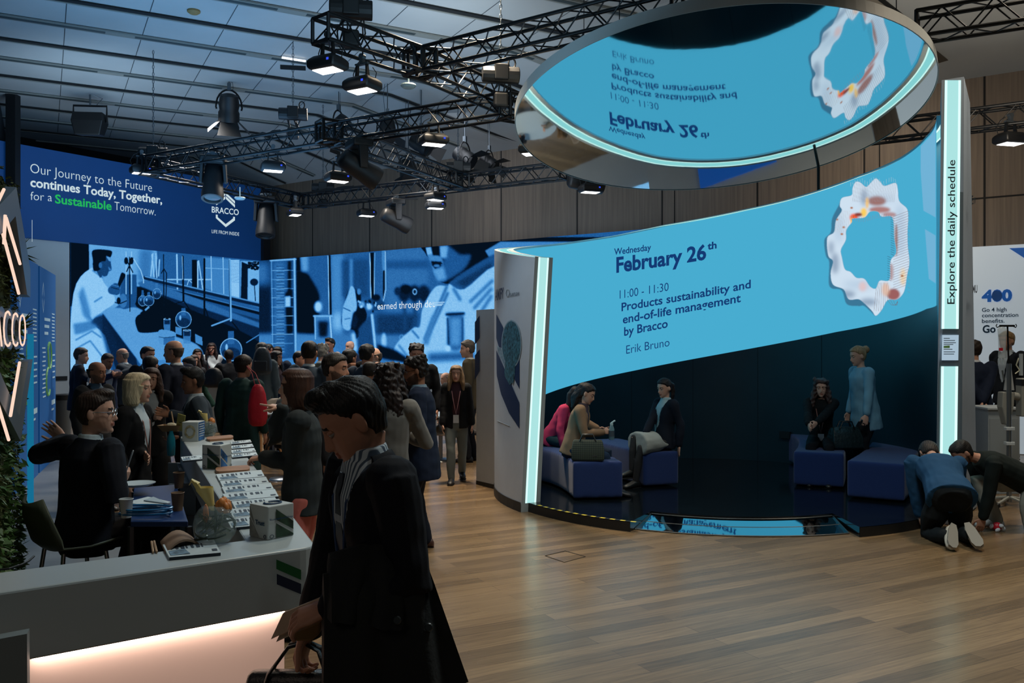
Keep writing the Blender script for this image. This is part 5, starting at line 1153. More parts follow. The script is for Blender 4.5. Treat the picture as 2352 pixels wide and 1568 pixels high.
# cubes
m_cube = mat('cube_card', (180, 186, 184), .6); m_cgreen = mat('cube_green', (36, 62, 44), .6, var=.8, vscale=18); m_cblue = mat('cube_blue', (44, 96, 150), .6, var=.7, vscale=16); m_ctxt = mat('cube_text', (18, 58, 92), .6)
def cube(label, base_px, left_px, right_px, hpx, kind):
    b0 = on_z(*base_px, ZT); l0 = on_z(*left_px, ZT); r0_ = on_z(*right_px, ZT); h = hpx * b0.y / F
    root = thing('info_cube', label, 'cube', tuple(b0), 0, 'printed cardboard cubes on the counter'); u = l0 - b0; v = r0_ - b0; up = Vector((0, 0, h))
    mb = MB(); mb.prism([Vector(), v, u + v, u], up); mb.build('card_box', m_cube, root, bevel=.004)
    def fl(s, t, off=.002): n = Vector((u.y, -u.x, 0)).normalized(); n = n if n.dot(v) < 0 else -n; return u * (1 - s) + up * t + n * off
    def frr(s, t, off=.002): n = Vector((v.y, -v.x, 0)).normalized(); n = n if n.dot(u) < 0 else -n; return v * s + up * t + n * off
    if kind == 'ring':
        mb = MB(); mb.loft([[fl(.5 + .34 * math.cos(t), .5 + .34 * math.sin(t)) for t in np.linspace(0, 6.283, 28)], [fl(.5 + .22 * math.cos(t) + .02 * math.sin(7 * t), .5 + .22 * math.sin(t)) for t in np.linspace(0, 6.283, 28)]], caps=False, closed=False); mb.build('print_ring', mat('cube_ring', (160, 150, 116), .6, var=.6, vscale=30), root)
        mb = MB(); mb.poly([frr(.03, .03), frr(.97, .03), frr(.97, .97), frr(.03, .97)]); mb.build('print_panel', m_cblue, root)
        mb = MB()
        for k in range(6): mb.poly([frr(.1, .84 - k * .12, .004), frr(.9 - .1 * (k % 2), .84 - k * .12, .004), frr(.9 - .1 * (k % 2), .88 - k * .12, .004), frr(.1, .88 - k * .12, .004)])
        mb.build('print_text', m_paper, root)
    else:
        fc, oth = (fl, frr) if kind == 'second' else (frr, fl)
        mb = MB(); mb.poly([fc(.3, .03), fc(.97, .03), fc(.97, .08), fc(.3, .48)]); mb.poly([fc(.3, .58), fc(.97, .2), fc(.97, .45), fc(.3, .9)]); mb.build('print_photo', m_cgreen, root)
        lettering('Sustainability', lambda a_, b_: fc(.05 + .9 * a_, .58 + .055 * b_, .004), m_ctxt, root, .02, world=False)
        mb = MB()
        if kind == 'second':
            mb.poly([oth(.03, .03), oth(.6, .03), oth(.6, .12), oth(.03, .5)]); mb.poly([oth(.03, .6), oth(.6, .22), oth(.6, .5), oth(.03, .9)]); mb.build('print_photo', m_cblue, root)
            lettering('Innovation', lambda a_, b_: oth(.1 + .86 * a_, .48 + .055 * b_, .004), m_ctxt, root, .02, world=False)
        else:
            lettering('Trust', lambda a_, b_: oth(.36 + .5 * a_, .42 + .14 * b_, .004), m_ctxt, root, .03, world=False)
            mb.poly([oth(.03, .03), oth(.56, .03), oth(.03, .6)]); mb.poly([oth(.03, .66), oth(.3, .4), oth(.03, .95)]); mb.build('print_photo', mat('cube_grey', (140, 142, 138), .6, var=.3, vscale=20), root)
        mb = MB(); mb.tube([oth(.88 + .06 * math.cos(t), .10 + .05 * math.sin(t), .004) for t in np.linspace(0, 6.3, 14)], .0015, 4); mb.tube([fc(.13 + .07 * math.cos(t), .10 + .05 * math.sin(t), .004) for t in np.linspace(0, 6.3, 14)], .0015, 4); mb.build('print_seal', m_txt, root)
        mb = MB(); mb.tube([up + u * (.45 + .22 * math.cos(t)) + v * (.5 + .3 * math.sin(t)) + Vector((0, 0, .003)) for t in np.linspace(0, 5.6, 20)], .004, 4); mb.build('print_loop', m_ctxt, root)
    return root
cube('large white cube with a printed word about trust on the near counter corner', (615, 1241), (573, 1231), (675, 1229), 77, 'first'); cube('white cube with green and blue photos in the middle of the counter arm', (506, 1079), (464, 1076), (532, 1072), 56, 'second'); cube('grey cube with a pale ring picture at the far counter end', (455, 1014), (418, 1014), (470, 1009), 45, 'ring')
# glass bowls with flowers
m_glass = mat('bowl_glass', (190, 214, 218), .02, alpha=.20, spec=1.0); m_stem = mat('stem_green', (52, 70, 30), .5); m_flw = mat('flower_cream', (222, 204, 130), .5); m_flo = mat('flower_orange', (206, 128, 60), .5, var=.3, vscale=30)
def bowl(label, px, py, r, big=True):
    p = on_z(px, py, ZT); root = thing('flower_bowl', label, 'vase', tuple(p), 0, 'round glass bowls with flowers'); k = r / .11
    prof = [(.04, 0), (.075, .01), (.102, .045), (.11, .095), (.102, .145), (.08, .18), (.062, .195)]
    mb = MB(); mb.lathe([(a * k, b * k) for a, b in prof], 32); mb.build('glass', m_glass, root, smooth=True)
    mb = MB(); mb.lathe([(.01 * k, .012 * k), (.07 * k, .014 * k), (.095 * k, .045 * k), (.098 * k, .062 * k), (.01 * k, .062 * k)], 24); mb.build('water', mat('bowl_water', (120, 124, 96), .05, alpha=.35), root, smooth=True)
    for ph_, zc, tl in ((0, .085, .25), (1.2, .07, -.2)):
        mb = MB(); mb.tube([(.098 * k * math.cos(t), .098 * k * math.sin(t), (zc + .04 * math.sin(t + ph_)) * k) for t in np.linspace(0, 5.6, 30)], .006 * k, 6); mb.build('leaf_band', mat('leaf_dark', (24, 40, 26), .5), root, smooth=True)
    mb = MB(); mb.tube([(.0, 0, .02 * k), (.005 * k, 0, .12 * k), (0, 0, .2 * k)], .007 * k, 6)
    for i in range(26):
        a_ = random.uniform(0, 6.28); b_ = random.uniform(0, 6.28); mb.tube([(.08 * k * math.cos(a_), .08 * k * math.sin(a_), .06 * k), (.05 * k * math.cos(b_), .05 * k * math.sin(b_), random.uniform(.1, .14) * k), (.085 * k * math.cos(b_), .085 * k * math.sin(b_), random.uniform(.1, .17) * k)], .0016 * k, 4)
    mb.build('stems', m_stem, root)
    mb = MB(); rings = []
    for i, (t, rr) in enumerate(((0, .012), (.3, .022), (.6, .034), (.85, .045), (1, .05))):
        c_ = Vector((-.01 - .05 * t, 0, .17 + .12 * t)) * k; rings.append([c_ + Vector((rr * k * math.cos(a_), rr * k * .8 * math.sin(a_), (.03 if math.cos(a_) < -.5 and i == 4 else 0) * k)) for a_ in np.linspace(0, 6.283, 12, endpoint=False)])
    mb.loft(rings, caps=False); mb.tube([(-.09 * k, 0, .30 * k), (-.12 * k, 0, .325 * k), (-.135 * k, 0, .30 * k)], [.02 * k, .01 * k, .002 * k], 6); mb.build('calla_flower', m_flw, root, smooth=True)
    mb = MB()
    for i in range(7): a_ = i * .9; mb.ell(Vector((.045 + .02 * math.cos(a_), .02 * math.sin(a_), .185 + .012 * (i % 3))) * k, (.024 * k, .02 * k, .03 * k), Matrix.Rotation(a_, 3, 'Z'), 8, 6)
    mb.ell(Vector((-.055, .02, .15)) * k, (.016 * k, .016 * k, .05 * k), None, 8, 6); mb.build('orange_flower', m_flo, root, smooth=True)
    return root
bowl('round glass bowl with calla and orange flowers on the near counter', 494, 1247, .085); bowl('glass bowl with one pale flower behind the far cube', 478, 1002, .075)

# ================================================================ MOSS WALL WITH LETTERS
mw = thing('moss_wall', 'green moss wall with glowing white emblem letters at the left edge', 'moss wall', (-2.9, 5.2, 0))
M0 = Vector((-2.965, 5.2, 0)); md_ = Vector((.39, -.92, 0)).normalized(); mn = Vector((.92, .39, 0)).normalized(); mn = mn
ztop_m = lambda s: 2.86 + .0 * s
mb = MB(); rings = []; ns_, nz_ = 50, 90
for j in range(nz_ + 1):
    z = 2.82 * j / nz_; ring = []
    for i in range(ns_ + 1):
        s = 1.6 * i / ns_; q = M0 + md_ * s + mn * (random.uniform(-.02, .02) - .03); ring.append(Vector((q.x, q.y, z + random.uniform(-.02, .02) * (0 < j < nz_))))
    rings.append(ring)
mb.loft(rings, caps=False, closed=False)
b0 = M0 - mn * .22
mb.prism([M0 + md_ * -.02 - mn * .03, M0 + md_ * 1.6 - mn * .03, M0 + md_ * 1.6 - mn * .22, M0 - mn * .22], (0, 0, 2.82))
m_moss = mat('moss_green', (66, 74, 32), .9, var=.55, vscale=30, bump=1.0, bscale=90)
mb.build('moss', m_moss, mw, world=True)
def leaf(mb, p, d, L, w_):
    d = d.normalized(); sd_ = d.cross(Vector((random.uniform(-1, 1), random.uniform(-1, 1), random.uniform(-1, 1)))).normalized() * w_; m_ = p + d * L * .5; mb.add([p, m_ + sd_, p + d * L, m_ - sd_], [(0, 1, 2, 3)])
mb = MB()
for i in range(5200):
    z = random.uniform(0, 2.84); s = random.choice([random.uniform(0, 1.5), random.uniform(-.03, .1)]); p = M0 + md_ * s + Vector((0, 0, z)) + mn * random.uniform(-.22 if s < .02 else -.02, .01)
    leaf(mb, p, mn * random.uniform(.2, 1) - md_ * random.uniform(-.3, 1.0) + Vector((0, 0, random.uniform(-1, .6))), random.uniform(.015, .04), random.uniform(.003, .007))
o = mb.build('moss_tufts', mat('moss_tuft', (74, 86, 38), .8, var=.5, vscale=20), mw, world=True); o['kind'] = 'stuff'
mb = MB()
for i in range(900):
    z = random.triangular(0, 2.1, .7); s = random.choice([random.gauss(.55, .12), random.gauss(.02, .05), random.uniform(-.03, 1.2)]); p = M0 + md_ * s + Vector((0, 0, z)) + mn * .01
    leaf(mb, p, mn * random.uniform(.3, 1) - md_ * random.uniform(-.6, 1.0) + Vector((0, 0, random.uniform(-1.2, .4))), random.uniform(.03, .075), random.uniform(.006, .016))
for i in range(26):
    p = M0 + md_ * -.02 + Vector((0, 0, random.choice([2.0, 1.97, 2.45])));
    leaf(mb, p, Vector((random.uniform(.2, 1), 0, random.uniform(-.5, .7))), random.uniform(.06, .16), .008)
o = mb.build('trailing_leaves', mat('leaf_green', (70, 104, 52), .5, var=.5, vscale=9), mw, world=True); o['kind'] = 'stuff'
m_neon = emat('neon_warm', (255, 218, 196), 1.0); m_plate = mat('plate_aluminium', (120, 130, 138), .35, metal=.4)
def mpt(px, py, off): return on_plane(px, py, M0 + mn * off, mn)
mb = MB(); mb.prism([mpt(-30, 470, .03), mpt(13, 428, .03), mpt(48, 618, .03), mpt(48, 682, .03), mpt(40, 676, .03), mpt(11, 495, .03), mpt(-30, 540, .03)], mn * .05); mb.build('emblem_plate', m_plate, mw, world=True)
mb = MB(); mb.prism([mpt(54, 825, .03), mpt(24, 1014, .03), mpt(-40, 900, .03), mpt(-40, 830, .03), mpt(20, 955, .03), mpt(43, 830, .03)], mn * .05); mb.build('emblem_plate', m_plate, mw, world=True)
for P_ in ([(-8, 470), (9, 435)], [(7, 538), (43, 674)], [(12, 494), (9, 560)], [(14, 500), (46, 606)], [(45, 832), (24, 955)], [(-12, 905), (20, 1010)]):
    MB().tube([mpt(x, y, .10) for x, y in P_], .0075, 8).build('neon_tube', m_neon, mw, smooth=True, world=True)
V0, V1 = mpt(-52, 790, .06), mpt(60, 792, .06)
V0.z = V1.z = 1.875
o = lettering('BRACCO', lambda u, v: V0.lerp(V1, u) + Vector((0, 0, .205 * v)), m_neon, mw, -.03, 'neon_lettering'); sm_ = o.modifiers.new('thick', 'SOLIDIFY'); sm_.thickness = .006
o = lettering('BRACCO', lambda u, v: V0.lerp(V1, u) + Vector((0, 0, .205 * v)) - mn * .03, m_plate, mw, .045, 'letter_case'); sm_ = o.modifiers.new('thick', 'SOLIDIFY'); sm_.thickness = .03
# --- blue info panels behind
def info_panel(label, t0, t1, nm):
    a = Vector((-7.6, 14.5, 0)); d = Vector((.365, -.93, 0)).normalized(); n = Vector((.93, .365, 0)); p, q = a + d * t0, a + d * t1
    root = thing('information_stand', label, 'stand', (p.x, p.y, 0), 0, 'blue information panels beside the moss wall')
    mb = MB(); mb.prism([p, q, q + Vector((0, 0, 3.03)), p + Vector((0, 0, 3.03))], -n * .12); mb.build('board', mat('panel_blue', (24, 88, 148), .6, var=.12, vscale=.6, emit=(20, 90, 160), es=.22), root, world=True)
    def uv(u, v): return p.lerp(q, 1 - u) + Vector((0, 0, 3.03 * v)) + n * .006
    mb = MB(); mg = MB()
    for k in range(3): mb.poly([uv(.25, .74 - k * .035), uv(.60 - .06 * k, .74 - k * .035), uv(.60 - .06 * k, .755 - k * .035), uv(.25, .755 - k * .035)])
    for k in range(9): mb.poly([uv(.72, .78 - k * .018), uv(.9, .78 - k * .018), uv(.9, .786 - k * .018), uv(.72, .786 - k * .018)])
    for k in range(12): mb.poly([uv(.12 + .02 * (k % 3), .60 - k * .022), uv(.3 + .03 * (k % 2), .60 - k * .022), uv(.3 + .03 * (k % 2), .607 - k * .022), uv(.12 + .02 * (k % 3), .607 - k * .022)])
    for k in range(5): mb.poly([uv(.76, .56 - k * .03), uv(.92, .56 - k * .03), uv(.92, .568 - k * .03), uv(.76, .568 - k * .03)])
    mb.poly([uv(.70, .30), uv(.93, .30), uv(.93, .325), uv(.70, .325)]); mb.poly([uv(.70, .27), uv(.85, .27), uv(.85, .28), uv(.70, .28)])
    for P_ in ([(.12, .87), (.18, .93), (.24, .87)], [(.12, .85), (.18, .79), (.24, .85)]):
        for (x0, y0), (x1, y1) in zip(P_[:-1], P_[1:]): mb.poly([uv(x0, y0), uv(x1, y1), uv(x1, y1 - .015), uv(x0, y0 - .015)])
    mb.build('printed_text', mat('panel_text', (176, 206, 220), .6, emit=(180, 210, 220), es=.2), root, world=True)
    pts = [uv(.55 + .12 * math.cos(t), .56 + .07 * math.sin(t)) for t in np.linspace(-1.2, 2.6, 16)] + [uv(.47 + .12 * math.cos(t), .43 + .07 * math.sin(t)) for t in np.linspace(1.2, 5.6, 16)]
    mg.tube(pts, .018, 5); mg.build('green_curve', mat('panel_green', (120, 176, 110), .6, emit=(120, 190, 110), es=.15), root, world=True)
    return root
info_panel('blue information panel with a green curve beside the waste bin', 0, 1.9, 0); info_panel('blue information panel nearest the moss wall, half hidden', 2.05, 4.1, 1)
st_ = MB(); a = at(70, 1000, 9.5); st_.box((a.x, a.y, 1.0), (.045, .05, 2.0)); tag(st_.build('light_bar', emat('bar_cyan', (26, 126, 168), .7), None, base=True), 'cyan glowing upright light bar beside the moss wall', 'light')
bn = on_z(142, 985, 0); bn = Vector((-8.6, 16.6, 0)); k = (143 - CX) / F; bn = Vector((k * 16.6, 16.6, 0))
root = thing('waste_bin', 'tall grey waste bin against the white wall beside the blue panel', 'bin', tuple(bn))
MB().lathe([(.15, .03), (.155, .9), (.02, .9)], 20).build('body', mat('bin_grey', (92, 98, 100), .4, metal=.3), root, smooth=True); MB().lathe([(.15, 0), (.155, .03), (.02, .03)], 20).build('base_ring', m_blk, root); MB().lathe([(.158, .82), (.16, .92), (.13, .93), (.12, .9)], 20).build('rim', m_blk, root, smooth=True)

# ================================================================ TABLES, CHAIRS
m_seat = mat('shell_beige', (150, 134, 116), .55); m_wood = mat('leg_oak', (150, 108, 66), .5, var=.15); m_ttop = mat('table_white', (172, 186, 192), .4)
def make_chair():
    root = thing('shell_chair', '', 'chair', (0, 0, 0), 0, 'beige shell chairs with oak legs')
    mb = MB(); rings = []
    for (y, z, w_, dip) in ((-.22, .44, .19, .0), (-.18, .455, .22, .03), (0, .435, .235, .05), (.15, .44, .235, .05), (.20, .50, .23, .03), (.24, .64, .22, .02), (.27, .80, .19, .01), (.275, .84, .13, .0)):
        rings.append([(w_ * x, y - dip * 2 * (x * x) * (1 if z > .46 else 0), z + dip * 2.2 * x * x * (1 if z < .5 else .3)) for x in np.linspace(-1, 1, 11)])
    mb.loft(rings, caps=False, closed=False); o = mb.build('seat_shell', m_seat, root, smooth=True); s = o.modifiers.new('thick', 'SOLIDIFY'); s.thickness = .012
    for sx in (-1, 1):
        for sy in (-1, 1): MB().tube([(sx * .14, sy * .12 + .02, .43), (sx * .24, sy * .22 + .02, 0)], [.018, .012], 8).build('leg', m_wood, root, smooth=True)
    mb = MB(); mb.tube([(-.14, -.1, .42), (.14, .14, .42)], .012, 6); mb.tube([(.14, -.1, .42), (-.14, .14, .42)], .012, 6); mb.build('seat_brace', m_wood, root)
    return root
ch0 = make_chair(); cused = [0]
def chair(px, py, z, rz, label, s=1.0, loc=None):
    p = loc or on_z(px, py, z)
    if not cused[0]: cused[0] = 1; o = ch0; o.location = p; o.rotation_euler = (0, 0, rz); o['label'] = label
    else: o = dup(ch0, p, rz, label)
    o.scale = (s, s, s); return o
def table(label, loc, r, h):
    root = thing('round_table', label, 'table', tuple(loc), 0, 'white round tables in the seating area')
    MB().lathe([(.02, h - .025), (r, h - .025), (r, h), (.02, h)], 32).build('tabletop', m_ttop, root, bevel=.004); MB().tube([(0, 0, .02), (0, 0, h - .02)], .035, 10).build('pedestal', m_steel, root, smooth=True); MB().lathe([(.25, 0), (.24, .015), (.03, .03)], 24).build('base_plate', m_steel, root, smooth=True)
    return root
chair(600, 1062, 0, R(150), 'beige chair behind the counter beside the red bag', 1.15); chair(648, 1050, 0, R(20), 'beige chair half hidden behind the pointing woman', 1.15)
chair(1020, 1058, 0, R(-30), 'oak legged chair left of the walking woman'); chair(1096, 1050, 0, R(30), 'oak legged chair between the walking woman and the white slab')
table('white round table behind the green coat', at(640, 1035, 14.6) * Vector((1, 1, 0)) if False else Vector(((630 - CX) / F * 14.8, 14.8, 0)), .55, .75)
table('white round table left of the walking woman', Vector(((1012 - CX) / F * 14.2, 14.2, 0)), .45, .75)
table('white round table behind the booth seen in the mirror', Vector((.55, 16.9, 0)), .5, .75)
table('white round table behind the seated man in navy', Vector(((660 - CX) / F * 12.2, 12.2, 0)), .42, 1.02)
chair(0, 0, 0, R(-100), 'beige chair behind the booth seen in the mirror', 1, Vector((.35, 16.1, 0))); chair(0, 0, 0, R(-60), 'second beige chair behind the booth seen in the mirror', 1, Vector((1.3, 17.2, 0)))
# high chair of the seated man
hcr = thing('counter_chair', 'olive shell chair behind the near counter under the seated man', 'chair', tuple(Vector((-2.62, 5.22, 0))), R(-40))
mb = MB(); rings = []
for (y, z, w_) in ((.20, .70, .20), (0, .68, .22), (-.16, .69, .22), (-.22, .74, .215), (-.27, .88, .19), (-.285, .98, .12)): rings.append([(w_ * x, y + .05 * x * x * (1 if z > .7 else 0), z + .03 * x * x) for x in np.linspace(-1, 1, 9)])
mb.loft(rings, caps=False, closed=False); o = mb.build('seat_shell', mat('shell_olive', (66, 74, 60), .6), hcr, smooth=True); s = o.modifiers.new('thick', 'SOLIDIFY'); s.thickness = .012
for sx in (-1, 1):
    for sy in (-1, 1): MB().tube([(sx * .13, sy * .12, .68), (sx * .2, sy * .2, 0)], .013, 8).build('leg', m_steel, hcr, smooth=True)
# bar behind the green coat: low white bar with a red band
br = thing('bar_counter', 'white bar with a red edge in front of the left screen', 'bar', tuple(Vector(((545 - CX) / F * 18.6, 18.6, 0))))
MB().box((0.2, 0, .5), (3.4, .5, 1.0), Matrix.Rotation(R(-20), 3, 'Z')).build('body', m_ctr, br, bevel=.01); MB().box((0.2, 0, 1.02), (3.5, .6, .05), Matrix.Rotation(R(-20), 3, 'Z')).build('bar_top', mat('bar_red', (150, 20, 40), .4), br, bevel=.01)

# white stand wall beyond the booth, met by the eye only in the mirror
wv = thing('partition_wall', 'white stand partition beyond the booth reflected in the ceiling mirror', 'partition', (4.6, 16.9, 0))
a = Vector((3.0, 17.9, 0)); b = a - A * 4.5; MB().prism([a, b, b + Vector((0, 0, 2.6)), a + Vector((0, 0, 2.6))], (.08, .12, 0)).build('board', m_white, wv, world=True)
MB().prism([a + Vector((.9, -.7, .9)), a + Vector((2.2, -1.6, .9)), a + Vector((2.2, -1.6, 2.2)), a + Vector((.9, -.7, 2.2))], (.02, .03, 0)).build('blue_poster', mat('poster_deep', (20, 80, 160), .5, emit=(20, 90, 180), es=.4), wv, world=True)
# ================================================================ PEOPLE
SKIN = {'light': (196, 152, 130), 'warm': (178, 128, 104), 'tan': (150, 104, 80), 'dark': (104, 70, 54)}
def npnoise(V, seed, scale):
    rs = np.random.RandomState(seed); out = np.zeros(len(V))
    for k in range(7):
        d = rs.normal(size=3); d /= np.linalg.norm(d); out += np.sin(V @ d * scale * rs.uniform(.6, 1.7) + rs.uniform(0, 6.28)) / 7 ** .5
    return out
def remesh(jobs):
    """jobs: list of (MB, voxel, smooth) -> list of (V, faces)"""
    obs = []
    for mb, vx, smo in jobs:
        me = bpy.data.meshes.new('tmp'); me.from_pydata(mb.v, [], mb.f); me.update()
        bm = bmesh.new(); bm.from_mesh(me); bmesh.ops.recalc_face_normals(bm, faces=bm.faces); bm.to_mesh(me); bm.free()
        o = bpy.data.objects.new('tmp', me); COL.objects.link(o)
        r = o.modifiers.new('r', 'REMESH'); r.mode = 'VOXEL'; r.voxel_size = vx; r.adaptivity = 0
        if smo: s = o.modifiers.new('s', 'SMOOTH'); s.factor = .5; s.iterations = smo
        obs.append(o)
    bpy.context.view_layer.update(); dg = bpy.context.evaluated_depsgraph_get(); out = []
    for o in obs:
        e = o.evaluated_get(dg); me = e.to_mesh(); V = np.empty(len(me.vertices) * 3); me.vertices.foreach_get('co', V)
        Nn = np.empty(len(me.vertices) * 3); me.vertices.foreach_get('normal', Nn)
        n = len(me.polygons); lt = np.empty(n, np.int32); me.polygons.foreach_get('loop_total', lt); li = np.empty(len(me.loops), np.int32); me.loops.foreach_get('vertex_index', li)
        out.append((V.reshape(-1, 3), Nn.reshape(-1, 3), lt, li)); e.to_mesh_clear()
    for o in obs: m = o.data; bpy.data.objects.remove(o); bpy.data.meshes.remove(m)
    return out
def raw_obj(name, V, lt, li, mats_, parent, midx=None, keep=None):
    starts = np.concatenate([[0], np.cumsum(lt)[:-1]])
    if keep is not None:
        sel = np.nonzero(keep)[0]; li = np.concatenate([li[starts[f]:starts[f] + lt[f]] for f in sel]) if len(sel) else li[:0]; lt = lt[sel]
        starts = np.concatenate([[0], np.cumsum(lt)[:-1]]) if len(lt) else lt
        if midx is not None: midx = midx[sel]
        u, inv = np.unique(li, return_inverse=True); V = V[u]; li = inv.astype(np.int32)
    me = bpy.data.meshes.new(name); me.vertices.add(len(V)); me.vertices.foreach_set('co', V.ravel()); me.loops.add(len(li)); me.loops.foreach_set('vertex_index', li.astype(np.int32))
    me.polygons.add(len(lt)); me.polygons.foreach_set('loop_start', starts.astype(np.int32))
    if midx is not None: me.polygons.foreach_set('material_index', midx.astype(np.int32))
    me.update(calc_edges=True); me.polygons.foreach_set('use_smooth', [True] * len(lt))
    for m in (mats_ if isinstance(mats_, (list, tuple)) else [mats_]): me.materials.append(m)
    o = bpy.data.objects.new(name, me); return link(o, parent)
def ik(S, T, l1, l2, pole):
    d = T - S; L = d.length; Lm = (l1 + l2) * .999
    if L > Lm: d = d * (Lm / L); T = S + d; L = Lm
    a = (l1 * l1 - l2 * l2 + L * L) / (2 * L); h = math.sqrt(max(0, l1 * l1 - a * a)); u = d.normalized(); p = pole - u * pole.dot(u)
    if p.length < 1e-6: p = u.orthogonal()
    return S + u * a + p.normalized() * h, T
def ring(c, fx, fy, hw, hd, n=18, sq=2.3):
    out = []
    for i in range(n):
        t = 2 * math.pi * i / n; cx, sy = math.cos(t), math.sin(t)
        out.append(c + fx * (hw * abs(cx) ** (2 / sq) * (1 if cx > 0 else -1)) + fy * (hd * abs(sy) ** (2 / sq) * (1 if sy > 0 else -1)))
    return out
HEADR = [(.118, .012, .004, -.030), (.110, .040, .036, -.062), (.092, .060, .064, -.084), (.065, .073, .081, -.096), (.035, .077, .089, -.100), (.015, .076, .088, -.100), (.0, .074, .083, -.097), (-.02, .072, .085, -.09), (-.045, .068, .086, -.078), (-.065, .060, .085, -.058), (-.085, .050, .082, -.032), (-.103, .036, .078, -.004), (-.116, .018, .062, .03)]
def head_mb(mb, tf, fem, grow=0.0, n=20):
    rings = []
    for z, w_, f, b in HEADR:
        w_ = w_ * (.94 if fem else 1) * (.95 if fem and z < -.04 else 1) + grow; f += grow; b -= grow; z = z * (1 + grow * 4)
        rg = []
        for i in range(n):
            t = 2 * math.pi * i / n; s_, c_ = math.sin(t), math.cos(t); y = (f if s_ > 0 else -b) * s_
            e = 2.35; rg.append(tf(Vector((w_ * abs(c_) ** (2 / e) * (1 if c_ > 0 else -1), (f + b) / 2 + (f - b) / 2 * abs(s_) ** (2 / e) * (1 if s_ > 0 else -1), z))))
        rings.append(rg)
    mb.loft(rings[::-1])
NP = [0]
def person(label, loc, face, H=1.75, fem=False, skin='warm', hair='short', hcol=(26, 20, 16), top=('jacket', (22, 26, 36)), shirt=(170, 186, 196), legs=('trousers', (20, 22, 28)),
           lean=2, side=0, twist=0, head=(0, 4), arms=(None, None), feet=None, hip=None, sit=False, shoes=(16, 15, 15), bulk=1.0, vx=None, tie=None, glasses=False, beard=None, lanyard=None, collar=None, group=None,
           fingers=(None, None), footdir=(None, None), legpole=None, pelvis=None, palms=(None, None), poles=(None, None), hem=-.17, detail=True, hdir=(None, None), neckl=.135):
    NP[0] += 1; seed = NP[0]; s = H / 1.75; rz = math.pi + R(face); dist = loc[1]
    vx = vx or max(.0065, min(.016, .0011 * dist)); RW = Matrix.Rotation(rz, 3, 'Z'); O = Vector(loc)
    def L(w_): return RW.transposed() @ (Vector(w_) - O)              # world -> body frame
    X, Yv, Z = Vector((1, 0, 0)), Vector((0, 1, 0)), Vector((0, 0, 1))
    Q = Matrix.Rotation(R(-twist), 3, 'Z'); Ln = Matrix.Rotation(R(side), 3, 'Y') @ Matrix.Rotation(R(-lean), 3, 'X')
    u = Ln @ Z; fx0, fy0 = Ln @ X, Ln @ Yv; fx1, fy1 = Ln @ (Q @ X), Ln @ (Q @ Yv)
    hz = hip if hip is not None else .93 * s
    pel = Vector(pelvis) if pelvis is not None else Vector((0, 0, hz)); pel.z = hz
    def spine(t): return pel + u * (t * s)
    def axes(t):
        k = max(0, min(1, t / .4)); return (fx0 * (1 - k) + fx1 * k).normalized(), (fy0 * (1 - k) + fy1 * k).normalized()
    neck = spine(.535); yaw, pitch = head
    hR = (Ln if False else Matrix.Identity(3)) @ Matrix.Rotation(R(yaw), 3, 'Z') @ Matrix.Rotation(R(-pitch), 3, 'X')
    nd = (u * .5 + Z * .5 + (hR @ Yv) * .10).normalized() if lean < 50 else (u * .8 + Z * .1 + (hR @ Yv) * .2).normalized()
    hs = s * (.97 if fem else 1.0) * 1.04; hc = neck + nd * (neckl * s) + (hR @ Vector((0, .018, .02))) * s
    def tf(p): return hc + hR @ (p * hs)
    sw = (.165 if fem else .19) * s * bulk; sh = [spine(.475) + fx1 * sw, spine(.475) - fx1 * sw]
    ua_, fa_ = .29 * s, .25 * s; wr, el = [], []
    for k in (0, 1):
        sg = 1 if k == 0 else -1
        T = arms[k]
        if T is None: T = sh[k] + fx0 * (sg * .06 * s) + Vector((0, .04, -.525)) * s
        else: T = L(T)
        pole = (fx0 * sg * .55 - fy0 * 1.0 - Z * .25) if poles[k] is None else RW.transposed() @ Vector(poles[k])
        e, T = ik(sh[k], T, ua_, fa_, pole); wr.append(T); el.append(e)
    hp = [pel + fx0 * (.086 * s) - Z * .02 * s, pel - fx0 * (.086 * s) - Z * .02 * s]; kn, an = [], []
    for k in (0, 1):
        sg = 1 if k == 0 else -1
        if feet is not None: T = Vector(feet[k])
        elif sit: T = Vector((sg * .12 * s, .44 * s, .085 * s))
        else: T = Vector((sg * .11 * s, (.03 if k else -.03), .085 * s))
        pole = Vector(legpole[k]) if legpole else (Vector((sg * .08, .5, 1)) if sit else Vector((sg * .08, 1, 0)))
        kk, T = ik(hp[k], T, .43 * s, .41 * s, pole); kn.append(kk); an.append(T)
    jobs, names = [], []
    # ---- body
    b = MB(); head_mb(b, tf, fem)
    b.loft([[tf(Vector((x * w_, y, z))) for x, y in ((-1, yb), (-.45, yf), (.45, yf), (1, yb))] for z, w_, yb, yf in ((.018, .008, .078, .093), (-.01, .010, .078, .102), (-.034, .014, .078, .113), (-.044, .016, .076, .108), (-.05, .010, .074, .09))])
    b.ell(tf(Vector((0, .088, -.060))), (.022 * hs, .008 * hs, .006 * hs), hR, 10, 6); b.ell(tf(Vector((0, .086, -.071))), (.020 * hs, .009 * hs, .007 * hs), hR, 10, 6)
    b.ell(tf(Vector((0, .076, -.100))), (.022 * hs, .014 * hs, .016 * hs), hR, 10, 6); b.ell(tf(Vector((0, .082, .024))), (.050 * hs, .010 * hs, .008 * hs), hR, 12, 6)
    for sg in (-1, 1): b.ell(tf(Vector((sg * .081, -.014, -.006))), (.010 * hs, .020 * hs, .033 * hs), hR @ Matrix.Rotation(R(sg * 24), 3, 'Z'), 10, 8)
    nk0, nk1 = tf(Vector((0, -.028, -.05))), neck - u * .03 * s
